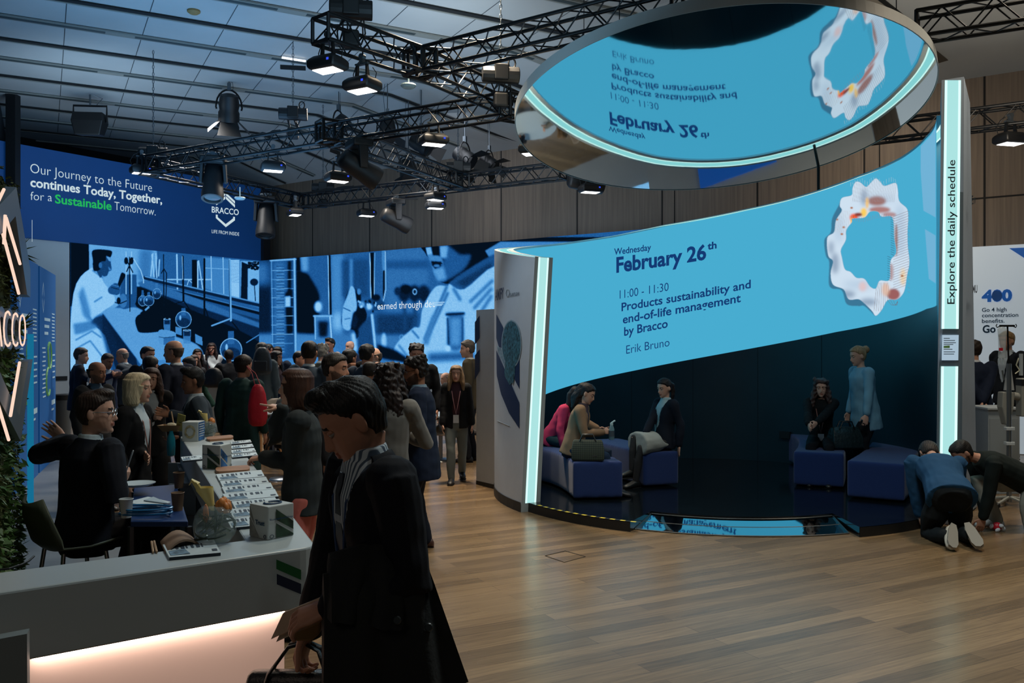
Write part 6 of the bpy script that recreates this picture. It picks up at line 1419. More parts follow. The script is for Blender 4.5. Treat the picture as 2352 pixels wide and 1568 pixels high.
    b.tube([nk0, nk0.lerp(nk1, .5), nk1], [.050 * s * (.88 if fem else 1), .049 * s * (.88 if fem else 1), .062 * s], 12)
    tw = .92 if fem else 1.0
    b.loft([ring(spine(t), *axes(t), hw * s * bulk * tw, hd * s * bulk) for t, hw, hd in ((-.12, .11, .09), (-.02, .155, .105), (.09, .145, .10), (.2, .14, .10), (.33, .155, .11), (.43, .16, .10), (.50, .10, .07), (.535, .06, .055))])
    for k in (0, 1):
        b.tube([sh[k].lerp(el[k], .12), sh[k].lerp(el[k], .5), el[k], el[k].lerp(wr[k], .5), wr[k]], [.046 * s, .044 * s, .038 * s, .036 * s, .025 * s], 10, round_ends=True)
        b.tube([hp[k], kn[k], an[k]], [.066 * s, .040 * s, .032 * s], 10, round_ends=True)
        # hand
        d = (wr[k] - el[k]).normalized(); sg = 1 if k == 0 else -1
        if hdir[k] is not None: d = (RW.transposed() @ Vector(hdir[k])).normalized()
        if palms[k] is not None: n_ = RW.transposed() @ Vector(palms[k])
        else: n_ = fx0 * -sg - Z * .2
        n_ = (n_ - d * n_.dot(d)).normalized(); ac = d.cross(n_) if k == 0 else n_.cross(d)
        fg = fingers[k] or {}; curl = fg.get('curl', .28); hs_ = s * (.92 if fem else 1)
        b.loft([ring(wr[k] + d * y * hs_, ac, n_, w_ * hs_, t_ * hs_, 12) for y, w_, t_ in ((-.01, .025, .02), (.02, .032, .017), (.06, .042, .015), (.095, .041, .012))])
        for i, ln in enumerate((.074, .082, .076, .060)):
            c_ = curl; 
            if fg.get('point') and i == 0: c_ = .02
            elif fg.get('point'): c_ = 1.2
            p = wr[k] + d * (.09 * hs_) + ac * ((1.5 - i) * .021 * hs_); dd = (d + ac * (1.5 - i) * .05).normalized(); P_ = [p - d * .02 * hs_, p]
            for j, f in enumerate((.42, .32, .26)):
                dd = (Matrix.Rotation(c_ * (1 if j else .8), 3, ac.normalized() if True else ac) @ dd) if k == 0 else (Matrix.Rotation(-c_ * (1 if j else .8), 3, ac) @ dd)
                if dd.dot(n_) < -.05 and c_ > .05 and j == 0:
                    pass
                p = p + dd * (ln * f * hs_); P_.append(p)
            b.tube(P_, [.0095 * hs_, .0098 * hs_, .0088 * hs_, .0082 * hs_, .0070 * hs_], 7, round_ends=True)
        p = wr[k] + d * (.03 * hs_) + ac * (.026 * hs_); t1 = (d * .65 + ac * .65 + n_ * .35).normalized(); t2 = (d * .9 + ac * .15 + n_ * .35).normalized()
        b.tube([p, p + t1 * .045 * hs_, p + t1 * .045 * hs_ + t2 * .034 * hs_, p + t1 * .045 * hs_ + t2 * .058 * hs_], [.014 * hs_, .0115 * hs_, .010 * hs_, .008 * hs_], 8, round_ends=True)
    jobs.append((b, vx * .8, 1)); names.append('body')
    # ---- top garment
    kind, tcol = top; g = .016 if kind in ('jacket', 'coat') else .014; gw = tw * bulk
    hemv = hem if kind != 'coat' else -.50
    m = MB()
    prof = [(-.06, .186, .140), (.02, .178, .134), (.13, .162, .122), (.22, .158, .118), (.33, .172, .126), (.42, .178, .118), (.475, .150, .098), (.515, .095, .078), (.54, .072, .07)]
    pr2 = [(hemv, .20 if hemv > -.3 else .215, .150 if hemv > -.3 else .16)] + ([(-.11, .194, .146)] if hemv < -.12 else [])
    if sit or lean > 40: pr2 = [(max(hemv, -.10), .19, .142)]
    m.loft([ring(spine(t), *axes(t), (hw * gw + g - .012) * s, (hd * bulk + g - .012) * s) for t, hw, hd in pr2 + prof])
    for k in (0, 1):
        e_, w_ = el[k], wr[k] - (wr[k] - el[k]).normalized() * .012 * s
        m.tube([sh[k] + (sh[1 - k] - sh[k]) * .10, sh[k], sh[k].lerp(e_, .5), e_, e_.lerp(w_, .5), w_], [(.060 + g * .6) * s, (.062 + g) * s * (.92 if fem else 1), (.054 + g) * s * (.9 if fem else 1), (.048 + g) * s * (.9 if fem else 1), (.042 + g) * s, (.034 + g) * s], 12, round_ends=True)
        m.ell(sh[k] + (sh[1 - k] - sh[k]) * .04, ((.066 + g) * s,) * 3, None, 12, 8)
    jobs.append((m, vx * 1.15, 3)); names.append('top')
    # ---- trousers / skirt
    lk, lcol = legs[0], legs[1]; t_ = MB()
    tr = lambda t, hw, hd: ring(spine(t), fx0, fy0, hw * s * bulk * tw, hd * s * bulk)
    tights = legs[2] if len(legs) > 2 else None
    if lk == 'skirt':
        wc = pel; kc = (kn[0] + kn[1]) / 2; t_.loft([tr(.06, .15, .115), tr(-.03, .178, .125)] + [ring(pel.lerp(kc, q), fx0, (fy0 if not sit else Z), (.20 + .03 * q) * s, (.13 + .02 * q) * s) for q in (.4, .75, 1.0)])
    else:
        t_.loft([tr(.08, .136, .098), tr(0, .166, .116), tr(-.08, .168, .124), tr(-.145, .12, .10)])
        for k in (0, 1):
            e_ = an[k] + (an[k] - kn[k]).normalized() * .012; wide = 1.18 if lk == 'wide' else 1.0
            t_.tube([hp[k] + (kn[k] - hp[k]) * .02, hp[k].lerp(kn[k], .5), kn[k], kn[k].lerp(e_, .5), e_], [.086 * s * bulk, .086 * s * bulk * wide, .070 * s * wide, .066 * s * wide, .058 * s * wide], 12, round_ends=True)
    jobs.append((t_, vx * 1.25, 3)); names.append('legs')
    if tights:
        t2_ = MB(); t2_.loft([tr(.06, .14, .10), tr(-.08, .155, .11), tr(-.14, .11, .09)])
        for k in (0, 1): t2_.tube([hp[k], kn[k], kn[k].lerp(an[k], .4), an[k]], [.084 * s, .058 * s, .054 * s, .042 * s], 12, round_ends=True)
        jobs.append((t2_, vx, 2)); names.append('tights')
    # ---- hair
    h = MB()
    hR0 = Matrix.Rotation(R(yaw), 3, 'Z')
    if hair not in ('bald',):
        head_mb(h, tf, fem, .009 if hair == 'crop' else .013 if hair in ('short', 'fringe', 'quiff', 'pony', 'bun', 'halfup') else .018)
        if hair in ('short', 'quiff', 'bun', 'pony', 'halfup'): h.ell(hc + (hR @ Vector((0, -.012, .070))) * hs, (.074 * hs, .088 * hs, .064 * hs), hR, 16, 10)
        def back(pts, r): h.tube([hc + (hR @ Vector(p)) * hs if i == 0 else hc + (hR0 @ Vector(p)) * hs for i, p in enumerate(pts)], [q * hs for q in r], 12, flat=(1, 1), round_ends=True)
        if hair in ('long', 'curlylong'):
            Lh = -.36 if hair == 'long' else -.30; w2 = .105 if hair == 'long' else .14
            h.loft([ring(hc + hR0 @ (Vector((0, yy, z)) * hs), hR0 @ X, hR0 @ Yv, w_ * hs, d_ * hs, 16) for z, yy, w_, d_ in ((.05, -.035, .09, .085), (-.05, -.055, .10, .07), (-.15, -.075, w2, .06), (-.25, -.085, w2, .05), (Lh, -.085, w2 * .7, .035))])
            for sg in (-1, 1): back([(sg * .07, 0, .04), (sg * .088, .01, -.04), (sg * .10, .03, -.13), (sg * .105, .045, -.24)], [.03, .034, .036, .022])
        if hair == 'bob':
            h.loft([ring(hc + hR0 @ (Vector((0, yy, z)) * hs), hR0 @ X, hR0 @ Yv, w_ * hs, d_ * hs, 18) for z, yy, w_, d_ in ((.07, -.02, .092, .10), (.0, -.025, .100, .095), (-.07, -.03, .105, .09), (-.125, -.03, .100, .085), (-.145, -.03, .085, .07))])
        if hair == 'pony':
            back([(0, -.09, .055), (0, -.135, .04), (0, -.15, -.05), (.01, -.135, -.15), (.02, -.11, -.24)], [.03, .036, .034, .028, .012])
        if hair == 'bun': h.ell(hc + (hR @ Vector((0, -.12, .06))) * hs, (.05 * hs,) * 3, None, 10, 8)
        if hair == 'halfup':
            back([(0, -.08, .03), (0, -.125, -.05), (0, -.13, -.16), (.01, -.115, -.28)], [.07, .08, .075, .03])
            h.ell(hc + (hR @ Vector((0, -.09, .06))) * hs, (.06 * hs, .05 * hs, .05 * hs), None, 10, 8)
        if hair in ('curly', 'curlylong'):
            rs = np.random.RandomState(seed)
            for i in range(40):
                a_ = rs.uniform(0, 6.28); z_ = rs.uniform(.0, .12); q = Vector((.082 * math.cos(a_), .085 * math.sin(a_) - .02, z_))
                if q.y > .03 and z_ < .10: continue
                h.ell(hc + (hR @ q) * hs, (.022 * hs,) * 3, None, 8, 6)
        if hair == 'quiff': h.ell(hc + (hR @ Vector((0, .035, .112))) * hs, (.062 * hs, .065 * hs, .032 * hs), hR, 12, 8)
        jobs.append((h, max(.006, vx * .8), 2)); names.append('hair')
    # ---- shirt under a jacket
    if kind in ('jacket', 'coat'):
        q = MB(); q.loft([ring(spine(t), *axes(t), (hw * gw - .006) * s, (hd * bulk + .000) * s) for t, hw, hd in ((-.04, .155, .116), (.1, .152, .112), (.25, .155, .116), (.36, .166, .120), (.43, .160, .108), (.49, .11, .083), (.53, .078, .072))])
        q.tube([neck - u * .03 * s + (u * 0), neck + u * .022 * s + nd * .008], [.076 * s, .066 * s], 14); jobs.append((q, vx * 1.1, 1)); names.append('shirt')
    res = remesh(jobs); nrm = Vector
    S0 = np.array(pel); U = np.array(u); FX = np.array(fx1); FY = np.array(fy1); HC = np.array(hc); HR = np.array(hR)
    root = None
    for (V, Nn, lt, li), nm in zip(res, names):
        st = np.concatenate([[0], np.cumsum(lt)[:-1]]); 
        if nm == 'body':
            q = (V - HC) @ HR / hs
            for sg in (-1, 1):
                d2 = ((q[:, 0] - sg * .031) / .019) ** 2 + ((q[:, 2] - .004) / .012) ** 2; wgt = np.exp(-d2) * (q[:, 1] > .04); V = V - (HR @ np.array([0, .011, 0]) * hs)[None, :] * wgt[:, None]
            fc = V[li[st]]; fq = (fc - HC) @ HR / hs; mi = np.zeros(len(lt), int)
            ax_, fy_, fz_ = np.abs(fq[:, 0]), fq[:, 1], fq[:, 2]
            mi[(ax_ < .023) & (np.abs(fz_ + .065) < .010) & (fy_ > .078)] = 1
            mi[(np.abs(fz_ - .025 + .1 * (ax_ - .03)) < .005) & (ax_ > .012) & (ax_ < .048) & (fy_ > .05)] = 2
            if beard: mi[(fz_ < -.016 - .45 * np.clip(fy_ - .01, 0, .07)) & (fy_ > -.012 - .5 * np.clip(fz_ + .09, -1, 0)) & (fz_ > -.135) & ~((ax_ < .022) & (np.abs(fz_ + .065) < .010)) & ~((fz_ > -.052) & (ax_ < .035)) & (ax_ < .09)] = 3
            sk = SKIN[skin]
            ms = [mat('skin_' + skin, sk, .55, var=.06, vscale=14, spec=.35), mat('lips_' + skin, (int(sk[0] * .84), int(sk[1] * .66), int(sk[2] * .64)), .45), mat('brow_%d' % hcol[0], tuple(int(c * .8) for c in hcol), .8), mat('beard_%s' % (beard[0] if beard else 0), tuple(int(.55 * a_ + .45 * b_) for a_, b_ in zip(beard or hcol, sk)), .9, bump=.5, bscale=300)]
            root = raw_obj('person', V, lt, li, ms, None, mi); root.location = O; root.rotation_euler = (0, 0, rz); tag(root, label, 'person', group)
        elif nm == 'top':
            V = V + Nn * (npnoise(V, seed, 26) * .0035 + npnoise(V, seed + 50, 60) * .0018)[:, None] * s
            keep = None
            if kind in ('jacket', 'coat'):
                q = V - S0; t = q @ U / s; x = q @ FX / s; y = q @ FY / s; lo = .14 if not fem else .18
                pass
                vw = np.clip((.012 + .075 * (t - lo) / (.5 - lo) - np.abs(x) + .010) / .016, 0, 1) * (t > lo - .01) * (t < .60)
                if collar == 'open': vw = np.maximum(vw, np.clip((.055 - np.abs(x)) / .016, 0, 1) * (t > -.2) * (t < .25))
                da = np.full(len(V), 9.0)
                for k in (0, 1):
                    for a_, b_ in ((sh[k].lerp(el[k], .25), el[k]), (el[k], wr[k])):
                        a_, b_ = np.array(a_), np.array(b_); w_ = b_ - a_; tt = np.clip(((V - a_) @ w_) / (w_ @ w_), 0, 1); da = np.minimum(da, np.linalg.norm(V - a_ - tt[:, None] * w_, axis=1))
                vw *= (y > .02) * (da > .075 * s)
                V = V - FY[None, :] * (vw * .034 * s)[:, None]
            nmx = 'jacket' if kind in ('jacket', 'coat') else kind
            mt = mat('cloth_%s_%d_%d_%d' % (kind, *tcol), tcol, .85, bump=.18, bscale=420, var=.10, vscale=5, sheen=0 if kind != 'tweed' else .2, spec=.25)
            o = raw_obj({'tweed': 'jacket'}.get(nmx, nmx), V, lt, li, mt, root, None, keep)
            if False: sm_ = o.modifiers.new('thick', 'SOLIDIFY'); sm_.thickness = .006; sm_.offset = -1
        elif nm == 'legs':
            V = V + Nn * (npnoise(V, seed + 9, 22) * .004 + npnoise(V, seed + 90, 50) * .0018)[:, None] * s
            raw_obj('skirt' if lk == 'skirt' else 'trousers', V, lt, li, mat('cloth_legs_%d_%d_%d' % lcol, lcol, .85, bump=.15, bscale=400, var=.08, vscale=5, spec=.25), root)
        elif nm == 'hair':
            q = (V - HC) @ HR / hs
            ang = np.arctan2(q[:, 0], q[:, 1]); strand = np.sin(ang * 34 + 6 * np.sin(q[:, 2] * 30)) * .0016
            bumpy = .006 if hair in ('curly', 'curlylong') else .001 if hair == 'bob' else .0028
            V = V + Nn * (strand * (.4 if hair == 'bob' else 1) + npnoise(V, seed + 3, 120 if hair in ('curly', 'curlylong') else 70) * bumpy)[:, None]
            yb = np.interp(q[:, 2], [-.2, -.06, -.02, .02, .05, .075, .1], [-.02, -.045, -.02, .0, .035, .066, .2] if hair not in ('bob', 'long', 'curlylong') else [.02, .045, .045, .045, .05, .068, .2])
            yb = yb + npnoise(V, seed + 77, 150) * .004
            dv = np.clip((q[:, 1] - yb + .012) / .026, 0, 1) ** 1.3 * (q[:, 2] > -.20)
            if hair in ('long', 'curlylong', 'bob'): dv *= (np.abs(q[:, 0]) < (.072 if hair != 'bob' else .07)) | (q[:, 2] > .03)
            else:
                low = np.clip((-.062 - q[:, 2]) / .03, 0, 1) * (q[:, 1] > -.115)
                if hair in ('pony', 'halfup'): low *= (q[:, 1] > -.08)
                dv = np.maximum(dv, low)
                ear = np.exp(-(((q[:, 1] + .012) / .022) ** 2 + ((q[:, 2] + .006) / .032) ** 2)) * (np.abs(q[:, 0]) > .05); dv = np.maximum(dv, np.clip(ear * 1.6 - .3, 0, 1))
            if hair == 'fringe': dv = np.maximum(dv, np.clip((q[:, 2] - .035) / .02, 0, 1))
            V = V + ((HC - V) * .30) * dv[:, None]
            raw_obj('hair', V, lt, li, mat('hair_%d_%d_%d' % hcol, hcol, .55, var=.35, vscale=50, bump=.35, bscale=190, spec=.35, stretch=(1, 1, .14)), root)
        elif nm == 'tights': raw_obj('tights', V, lt, li, mat('tights_%d' % tights[0], tights, .7), root)
        elif nm == 'shirt': raw_obj('shirt', V, lt, li, mat('shirt_%d_%d_%d' % shirt, shirt, .75, var=.05, vscale=9), root)
    # ---- shoes
    for k in (0, 1):
        fd_ = Vector(footdir[k]).normalized() if footdir[k] is not None else Vector((.12 if k == 0 else -.12, 1, -.02)).normalized()
        shin = (kn[k] - an[k]).normalized(); up = (shin - fd_ * shin.dot(fd_)).normalized(); sd_ = fd_.cross(up); c_ = an[k] - up * .085 * s
        mb = MB(); mb.loft([[c_ + fd_ * y * s + sd_ * (w_ * math.cos(t)) * s + up * (max(0, hh * (.5 + .5 * math.sin(t))) + .0) * s for t in np.linspace(0, 2 * math.pi, 12, endpoint=False)] for y, w_, hh in ((-.075, .02, .05), (-.06, .034, .08), (0, .04, .105), (.07, .045, .085), (.13, .048, .062), (.18, .04, .048), (.20, .016, .03))])
        sho = mb.build('shoe', mat('shoe_%d_%d_%d' % shoes, shoes, .45), root, smooth=True)
        mb = MB(); mb.prism([c_ + fd_ * y * s + sd_ * w_ * s for y, w_ in ((-.08, -.02), (-.075, .025), (0, .042), (.08, .046), (.14, .05), (.19, .034), (.205, 0), (.19, -.034), (.14, -.05), (.08, -.046), (0, -.042))], up * -.018 * s); mb.build('sole', mat('sole_%d' % shoes[0], tuple(min(255, int(c * .7) + 6) for c in shoes), .7), sho)
    if detail and dist < 12:
        for sg in (-1, 1):
            c_ = tf(Vector((sg * .031, .0705, .004))); mb = MB(); mb.ell(c_, (.0125 * hs,) * 3, hR, 12, 8); e = mb.build('eye', mat('eye_white', (150, 146, 140), .3), root, smooth=True)
            MB().ell(tf(Vector((sg * .031, .0795, .0035))), (.0058 * hs, .0038 * hs, .0058 * hs), hR, 10, 6).build('iris', mat('iris_dark', (30, 20, 16), .15), e, smooth=True)
            MB().ell(tf(Vector((sg * .031, .0715, .0080))), (.0150 * hs, .0132 * hs, .0092 * hs), hR, 12, 8).build('eyelid', MATS['skin_' + skin], e, smooth=True)
    if tie:
        mb = MB(); rg = []
        for t, w_ in ((.50, .016), (.47, .022), (.44, .016), (.3, .034), (.15, .040), (.02, .034), (-.01, .004)):
            yy = np.interp(t, [-.04, .1, .25, .36, .43, .49, .53], [.116, .112, .116, .120, .108, .083, .074]) * bulk * s + .002
            c_ = spine(t) + fy1 * yy; rg.append([c_ - fx1 * w_ * s, c_ - fx1 * w_ * s + fy1 * .004, c_ + fx1 * w_ * s + fy1 * .004, c_ + fx1 * w_ * s])
        mb.loft(rg); mb.build('tie', mat('tie_%d_%d_%d' % tie, tie, .5), root, smooth=True)
    if glasses:
        mb = MB()
        for sg in (-1, 1): mb.tube([tf(Vector((sg * .032 + .024 * math.cos(t), .096, .002 + .019 * math.sin(t)))) for t in np.linspace(0, 6.283, 17)], .0022, 5); mb.tube([tf(Vector((sg * .056, .095, .006))), tf(Vector((sg * .079, .04, .008))), tf(Vector((sg * .082, -.01, .008)))], .0022, 5)
        mb.tube([tf(Vector((-.009, .099, .006))), tf(Vector((.009, .099, .006)))], .0022, 5); mb.build('glasses', mat('glasses_%s' % glasses, (180, 190, 196) if glasses == 'steel' else (14, 14, 18), .25, metal=.7 if glasses == 'steel' else 0), root)
    if lanyard:
        col, bd = lanyard; bt = spine(.10) + fy1 * ((.118 * bulk + .026) * s)
        mb = MB(); mb.tube([neck - fy1 * .07 * s, neck + fx1 * .075 * s + fy1 * .0, spine(.42) + fx1 * .06 * s + fy1 * (.108 * s), spine(.3) + fx1 * .04 * s + fy1 * (.126 * s), bt, spine(.3) - fx1 * .04 * s + fy1 * (.126 * s), spine(.42) - fx1 * .06 * s + fy1 * (.108 * s), neck - fx1 * .075 * s, neck - fy1 * .07 * s], .005, 5); ly = mb.build('lanyard', mat('lanyard_%d' % col[0], col, .6), root)
        if bd: mb = MB(); mb.box(bt - u * .07 * s, (.075, .004, .11), Ln); mb.build('badge', mat('badge_white', (190, 198, 204), .4), ly)
    return root, dict(wr=[RW @ w_ + O for w_ in wr], el=[RW @ e + O for e in el], hc=RW @ hc + O, neck=RW @ neck + O, kn=[RW @ k + O for k in kn], tf=lambda p: RW @ tf(Vector(p)) + O, sp=lambda t, x=0, y=0: RW @ (spine(t) + fx1 * x + fy1 * y) + O)
def stand(label, px, py, Y, face, z0=0.0, dx=0.0, **kw):
    """px, py: top of the head in the photograph; the height follows from the distance"""
    X = (px - CX) / F * Y; top = EYE - (py - CY) / F * Y - z0; H = kw.pop('H', None) or max(1.5, min(2.0, top / 1.012))
    return person(label, (X + dx, Y, z0), face, H, **kw)
NAVY = (18, 26, 44); BLACK = (14, 15, 18); CHAR = (34, 38, 44)
# --- near the counter
fgm = stand('person in a dark suit walking past with a coat over the arm and papers', 800, 878, 2.9, -60, dx=.145, H=1.84, neckl=.10, skin='warm', hair='quiff', hcol=(12, 11, 11), top=('jacket', (13, 16, 24)), shirt=(150, 164, 174), tie=(18, 26, 40), lean=9, head=(-16, 30),
      legs=('trousers', (13, 14, 18)), arms=(at(704, 1462, 2.98), at(758, 1396, 2.66)), fingers=({'curl': .8}, {'curl': .55}), palms=((.2, -.3, -1), (.1, .5, -1)), vx=.0055, lanyard=((30, 60, 100), False), feet=((.10, .22, .085), (-.10, -.20, .085)), bulk=1.03)
sm1 = stand('seated person in a dark suit with steel glasses holding up a pen at the desk', 215, 890, 5.35, 150, dx=.0, H=1.80, hip=.765, pelvis=(0, -.06, .765), sit=True, feet=((.14, .34, .30), (-.14, .34, .30)), skin='light', hair='quiff', hcol=(44, 30, 22), top=('jacket', (13, 18, 28)), shirt=(190, 206, 210), glasses='steel',
      legs=('trousers', (12, 14, 20)), lean=4, head=(-48, 0), arms=(at(276, 1116, 5.35), at(148, 1010, 5.80)), fingers=({'curl': .9}, {'curl': .12}), palms=((-.8, .3, .4), (-.3, -.9, .2)), hdir=((.35, .1, 1), (-.8, .1, .7)), poles=((.4, -.6, -1), (-1, .1, -.3)), bulk=1.04, vx=.006)
stand('person with blonde bob in a black suit and white collar behind the counter', 303, 848, 6.85, 88, fem=True, skin='light', hair='bob', hcol=(206, 188, 154), top=('jacket', (13, 14, 17)), shirt=(182, 196, 204), head=(4, 2), lanyard=((170, 120, 110), False), arms=(None, at(330, 1045, 6.75)), bulk=1.02)
stand('person with long brown hair in a black jacket and white lace top touching the mouth', 348, 838, 9.2, 24, fem=True, skin='light', hair='long', hcol=(66, 48, 40), top=('jacket', (13, 14, 17)), shirt=(160, 166, 168), arms=(at(352, 958, 8.85), at(336, 895, 8.95)), fingers=({'curl': .9}, {'curl': .3}), legs=('wide', (14, 14, 16)), head=(-6, 4))
stand('bald person with short grey beard in a charcoal jacket behind the blonde bob', 215, 825, 9.8, 72, skin='warm', hair='fringe', hcol=(74, 66, 60), top=('jacket', (38, 42, 46)), shirt=(76, 104, 128), beard=(96, 84, 76), head=(4, 2), bulk=1.08)
stand('person in a dark suit with back turned at the far left by the white wall', 178, 795, 14.3, 120, skin='light', hair='short', hcol=(52, 40, 34), top=('jacket', (16, 22, 36)), shirt=(176, 190, 200), head=(-10, 6), arms=(None, at(206, 875, 14.0)))
stand('person in navy clasping hands behind the bald person', 243, 808, 14.6, 50, skin='tan', hair='short', hcol=(40, 30, 26), top=('jacket', (20, 36, 66)), shirt=(150, 170, 190), head=(10, 16), arms=(at(258, 862, 14.2), at(262, 858, 14.2)))
stand('grey haired person in a grey suit facing left with joined hands', 288, 796, 15.9, -84, skin='light', hair='fringe', hcol=(112, 108, 104), top=('jacket', (52, 60, 68)), shirt=(170, 186, 196), head=(0, 10), arms=(at(266, 862, 15.6), at(268, 860, 15.5)))
stand('person with cropped dark hair lit blue in front of the left screen', 333, 791, 13.2, 62, skin='warm', hair='crop', hcol=(20, 18, 18), top=('jacket', (15, 16, 20)), head=(8, 6))
stand('person seen from behind with dark hair in front of the cropped hair person', 342, 814, 11.2, 176, skin='warm', hair='short', hcol=(16, 15, 15), top=('jacket', (14, 15, 19)))
stand('tall bald person in a navy suit turned left before the left screen', 408, 776, 10.8, -112, skin='light', hair='fringe', hcol=(70, 62, 56), top=('jacket', (17, 27, 46)), shirt=(186, 200, 210), head=(20, 4))
r, J = stand('person with thick dark hair in a grey blazer talking across the far counter end', 456, 838, 8.15, -66, skin='tan', hair='quiff', hcol=(15, 13, 13), top=('jacket', (44, 54, 62)), shirt=(156, 170, 178), head=(0, 8), arms=(at(392, 952, 7.95), at(414, 1000, 7.65)), fingers=({'curl': .12}, {'curl': .5}), palms=((.2, -1, .2), (0, .2, 1)), bulk=1.1)
gc = stand('person in a long dark green coat with back turned and a red bag', 553, 811, 10.0, 168, skin='warm', hair='short', hcol=(30, 22, 18), top=('coat', (26, 56, 56)), shirt=(60, 70, 74), legs=('trousers', (12, 13, 16)), head=(-14, 2), bulk=1.08)
stand('person with auburn hair in a grey blazer and salmon trousers pointing left', 690, 836, 5.7, -82, dx=.02, fem=True, skin='light', hair='bob', hcol=(62, 36, 24), top=('jacket', (40, 46, 48)), shirt=(60, 66, 70), legs=('wide', (196, 108, 98)), head=(-6, -2), arms=(at(650, 938, 5.85), at(606, 1050, 5.72)), fingers=({'point': True}, {'curl': .9}), palms=((-.1, .1, -1), (0, .2, -1)), hdir=((-1, .1, .25), (-1, .1, -.1)), poles=((.5, .2, -1), (.7, -.3, -.6)), hem=-.13, shoes=(24, 20, 20))
# --- at the bar before the left screen
stand('person with long brown hair in a white blouse standing behind the bar', 487, 784, 19.6, 8, z0=.12, fem=True, skin='light', hair='long', hcol=(40, 26, 22), top=('blouse', (176, 184, 186)), head=(6, 8), arms=(at(508, 862, 19.3), at(478, 866, 19.3)))
stand('person with dark hair smiling between the bar and the white blouse', 453, 798, 18.9, 28, fem=True, skin='light', hair='long', hcol=(22, 18, 18), top=('jumper', (26, 28, 32)))
stand('person with brown hair peering past the green hooded jumper', 446, 811, 17.2, 24, fem=True, skin='light', hair='long', hcol=(62, 46, 38), top=('jumper', (40, 40, 44)))
stand('person bending in a dark green jumper beside the bar', 468, 809, 15.4, -52, skin='warm', fem=True, hair='bob', hcol=(26, 20, 18), top=('jumper', (20, 58, 44)), lean=22, head=(0, 24), arms=(at(500, 872, 15.2), None), legs=('trousers', (16, 18, 24)))
stand('person in black with back turned reaching to the bar', 526, 800, 18.0, -158, skin='dark', hair='short', hcol=(12, 11, 11), top=('jumper', (18, 22, 28)), arms=(None, at(505, 846, 18.4)))
bk = stand('person in a grey jacket with a black backpack by the left screen corner', 599, 783, 15.0, 178, skin='light', hair='short', hcol=(60, 54, 48), top=('jacket', (66, 76, 80)), shirt=(190, 200, 206))
stand('person with dark hair facing the room beside the backpack', 617, 787, 18.4, 14, skin='warm', hair='short', hcol=(18, 16, 16), top=('jacket', (36, 44, 56)))
stand('person with glasses and dark hair behind the maroon top', 638, 793, 17.8, 4, skin='warm', hair='short', hcol=(18, 16, 16), top=('jacket', (26, 38, 58)), glasses='black', shirt=(190, 200, 206))
stand('person with dark wavy hair in a maroon top turned right', 629, 802, 15.2, 76, fem=True, skin='warm', hair='long', hcol=(24, 18, 18), top=('jumper', (58, 38, 42)))
stand('seated person in navy leaning over a table', 640, 840, 13.0, 70, H=1.78, hip=.70, sit=True, feet=((.12, .4, .085), (-.12, .4, .085)), skin='light', hair='short', hcol=(26, 22, 20), top=('jacket', (20, 32, 52)), shirt=(160, 180, 200), lean=26, head=(0, 34), arms=(at(668, 905, 12.8), at(664, 905, 12.7)))
stand('seated person in a cream jumper facing away behind the pointing hand', 655, 842, 11.4, 150, H=1.72, hip=.66, sit=True, skin='light', fem=True, hair='bob', hcol=(30, 24, 22), top=('jumper', (168, 164, 150)), lean=14, head=(0, 16))
# --- middle crowd
stand('person with short dark hair facing right beside the grey suit back', 682, 803, 14.2, 76, skin='warm', hair='short', hcol=(24, 20, 18), top=('jacket', (22, 28, 44)), shirt=(160, 176, 190))
stand('person in a slate suit with back turned and a white collar', 708, 779, 10.8, 172, skin='warm', hair='short', hcol=(28, 25, 24), top=('jacket', (50, 66, 82)), shirt=(196, 208, 214))
stand('person with curly grey hair seen from behind', 737, 786, 14.0, 168, skin='light', hair='curly', hcol=(116, 116, 112), top=('jacket', (44, 50, 48)))
stand('person with dark hair far off in front of the wide screen', 762, 774, 19.0, -36, z0=.12, skin='warm', hair='quiff', hcol=(14, 13, 13), top=('jumper', (140, 130, 132)))
stand('bearded person in a black suit facing right behind the walking man', 757, 804, 7.5, 84, skin='warm', hair='short', hcol=(30, 24, 20), beard=(44, 34, 28), top=('jacket', (13, 14, 18)), shirt=(176, 188, 196), head=(0, 3), bulk=1.06)
stand('person in a black suit holding a phone to the ear with back turned', 797, 798, 12.0, 150, skin='tan', hair='short', hcol=(18, 16, 15), top=('jacket', (15, 18, 24)), shirt=(150, 170, 180), arms=(at(822, 838, 11.9), None), fingers=({'curl': .8}, None), poles=((.8, .3, -1), None))
stand('person with straight black hair looking toward the screen', 838, 786, 11.5, 158, skin='warm', hair='short', hcol=(12, 12, 13), top=('jacket', (38, 48, 62)))
stand('bald person far off looking left before the wide screen', 808, 780, 20.0, -44, z0=.12, skin='light', hair='bald', top=('jacket', (24, 36, 60)), shirt=(196, 206, 214))
stand('bald person with black glasses looking down to the left', 868, 794, 12.5, -62, skin='light', hair='fringe', hcol=(60, 52, 46), top=('jacket', (30, 38, 52)), glasses='black', head=(0, 16))
stand('person with cropped dark hair raising an open hand', 846, 826, 10.6, 172, skin='tan', hair='crop', hcol=(20, 18, 17), top=('jacket', (38, 34, 34)), shirt=(170, 180, 184), arms=(None, at(834, 908, 10.1)), fingers=(None, {'curl': .1}), palms=(None, (.7, -.6, .1)), poles=(None, (-.6, -.3, -1)))
stand('person in a grey tweed jacket with long dark waves seen from behind', 889, 813, 6.4, 176, fem=True, H=1.76, skin='light', hair='curlylong', hcol=(30, 19, 18), hem=-.05, top=('tweed', (92, 90, 86)), legs=('trousers', (24, 32, 40)), head=(-12, 4), glasses='black', arms=(at(922, 992, 6.62), at(858, 990, 6.66)), poles=((1, -.5, -.6), (-1, -.5, -.6)), bulk=1.04)
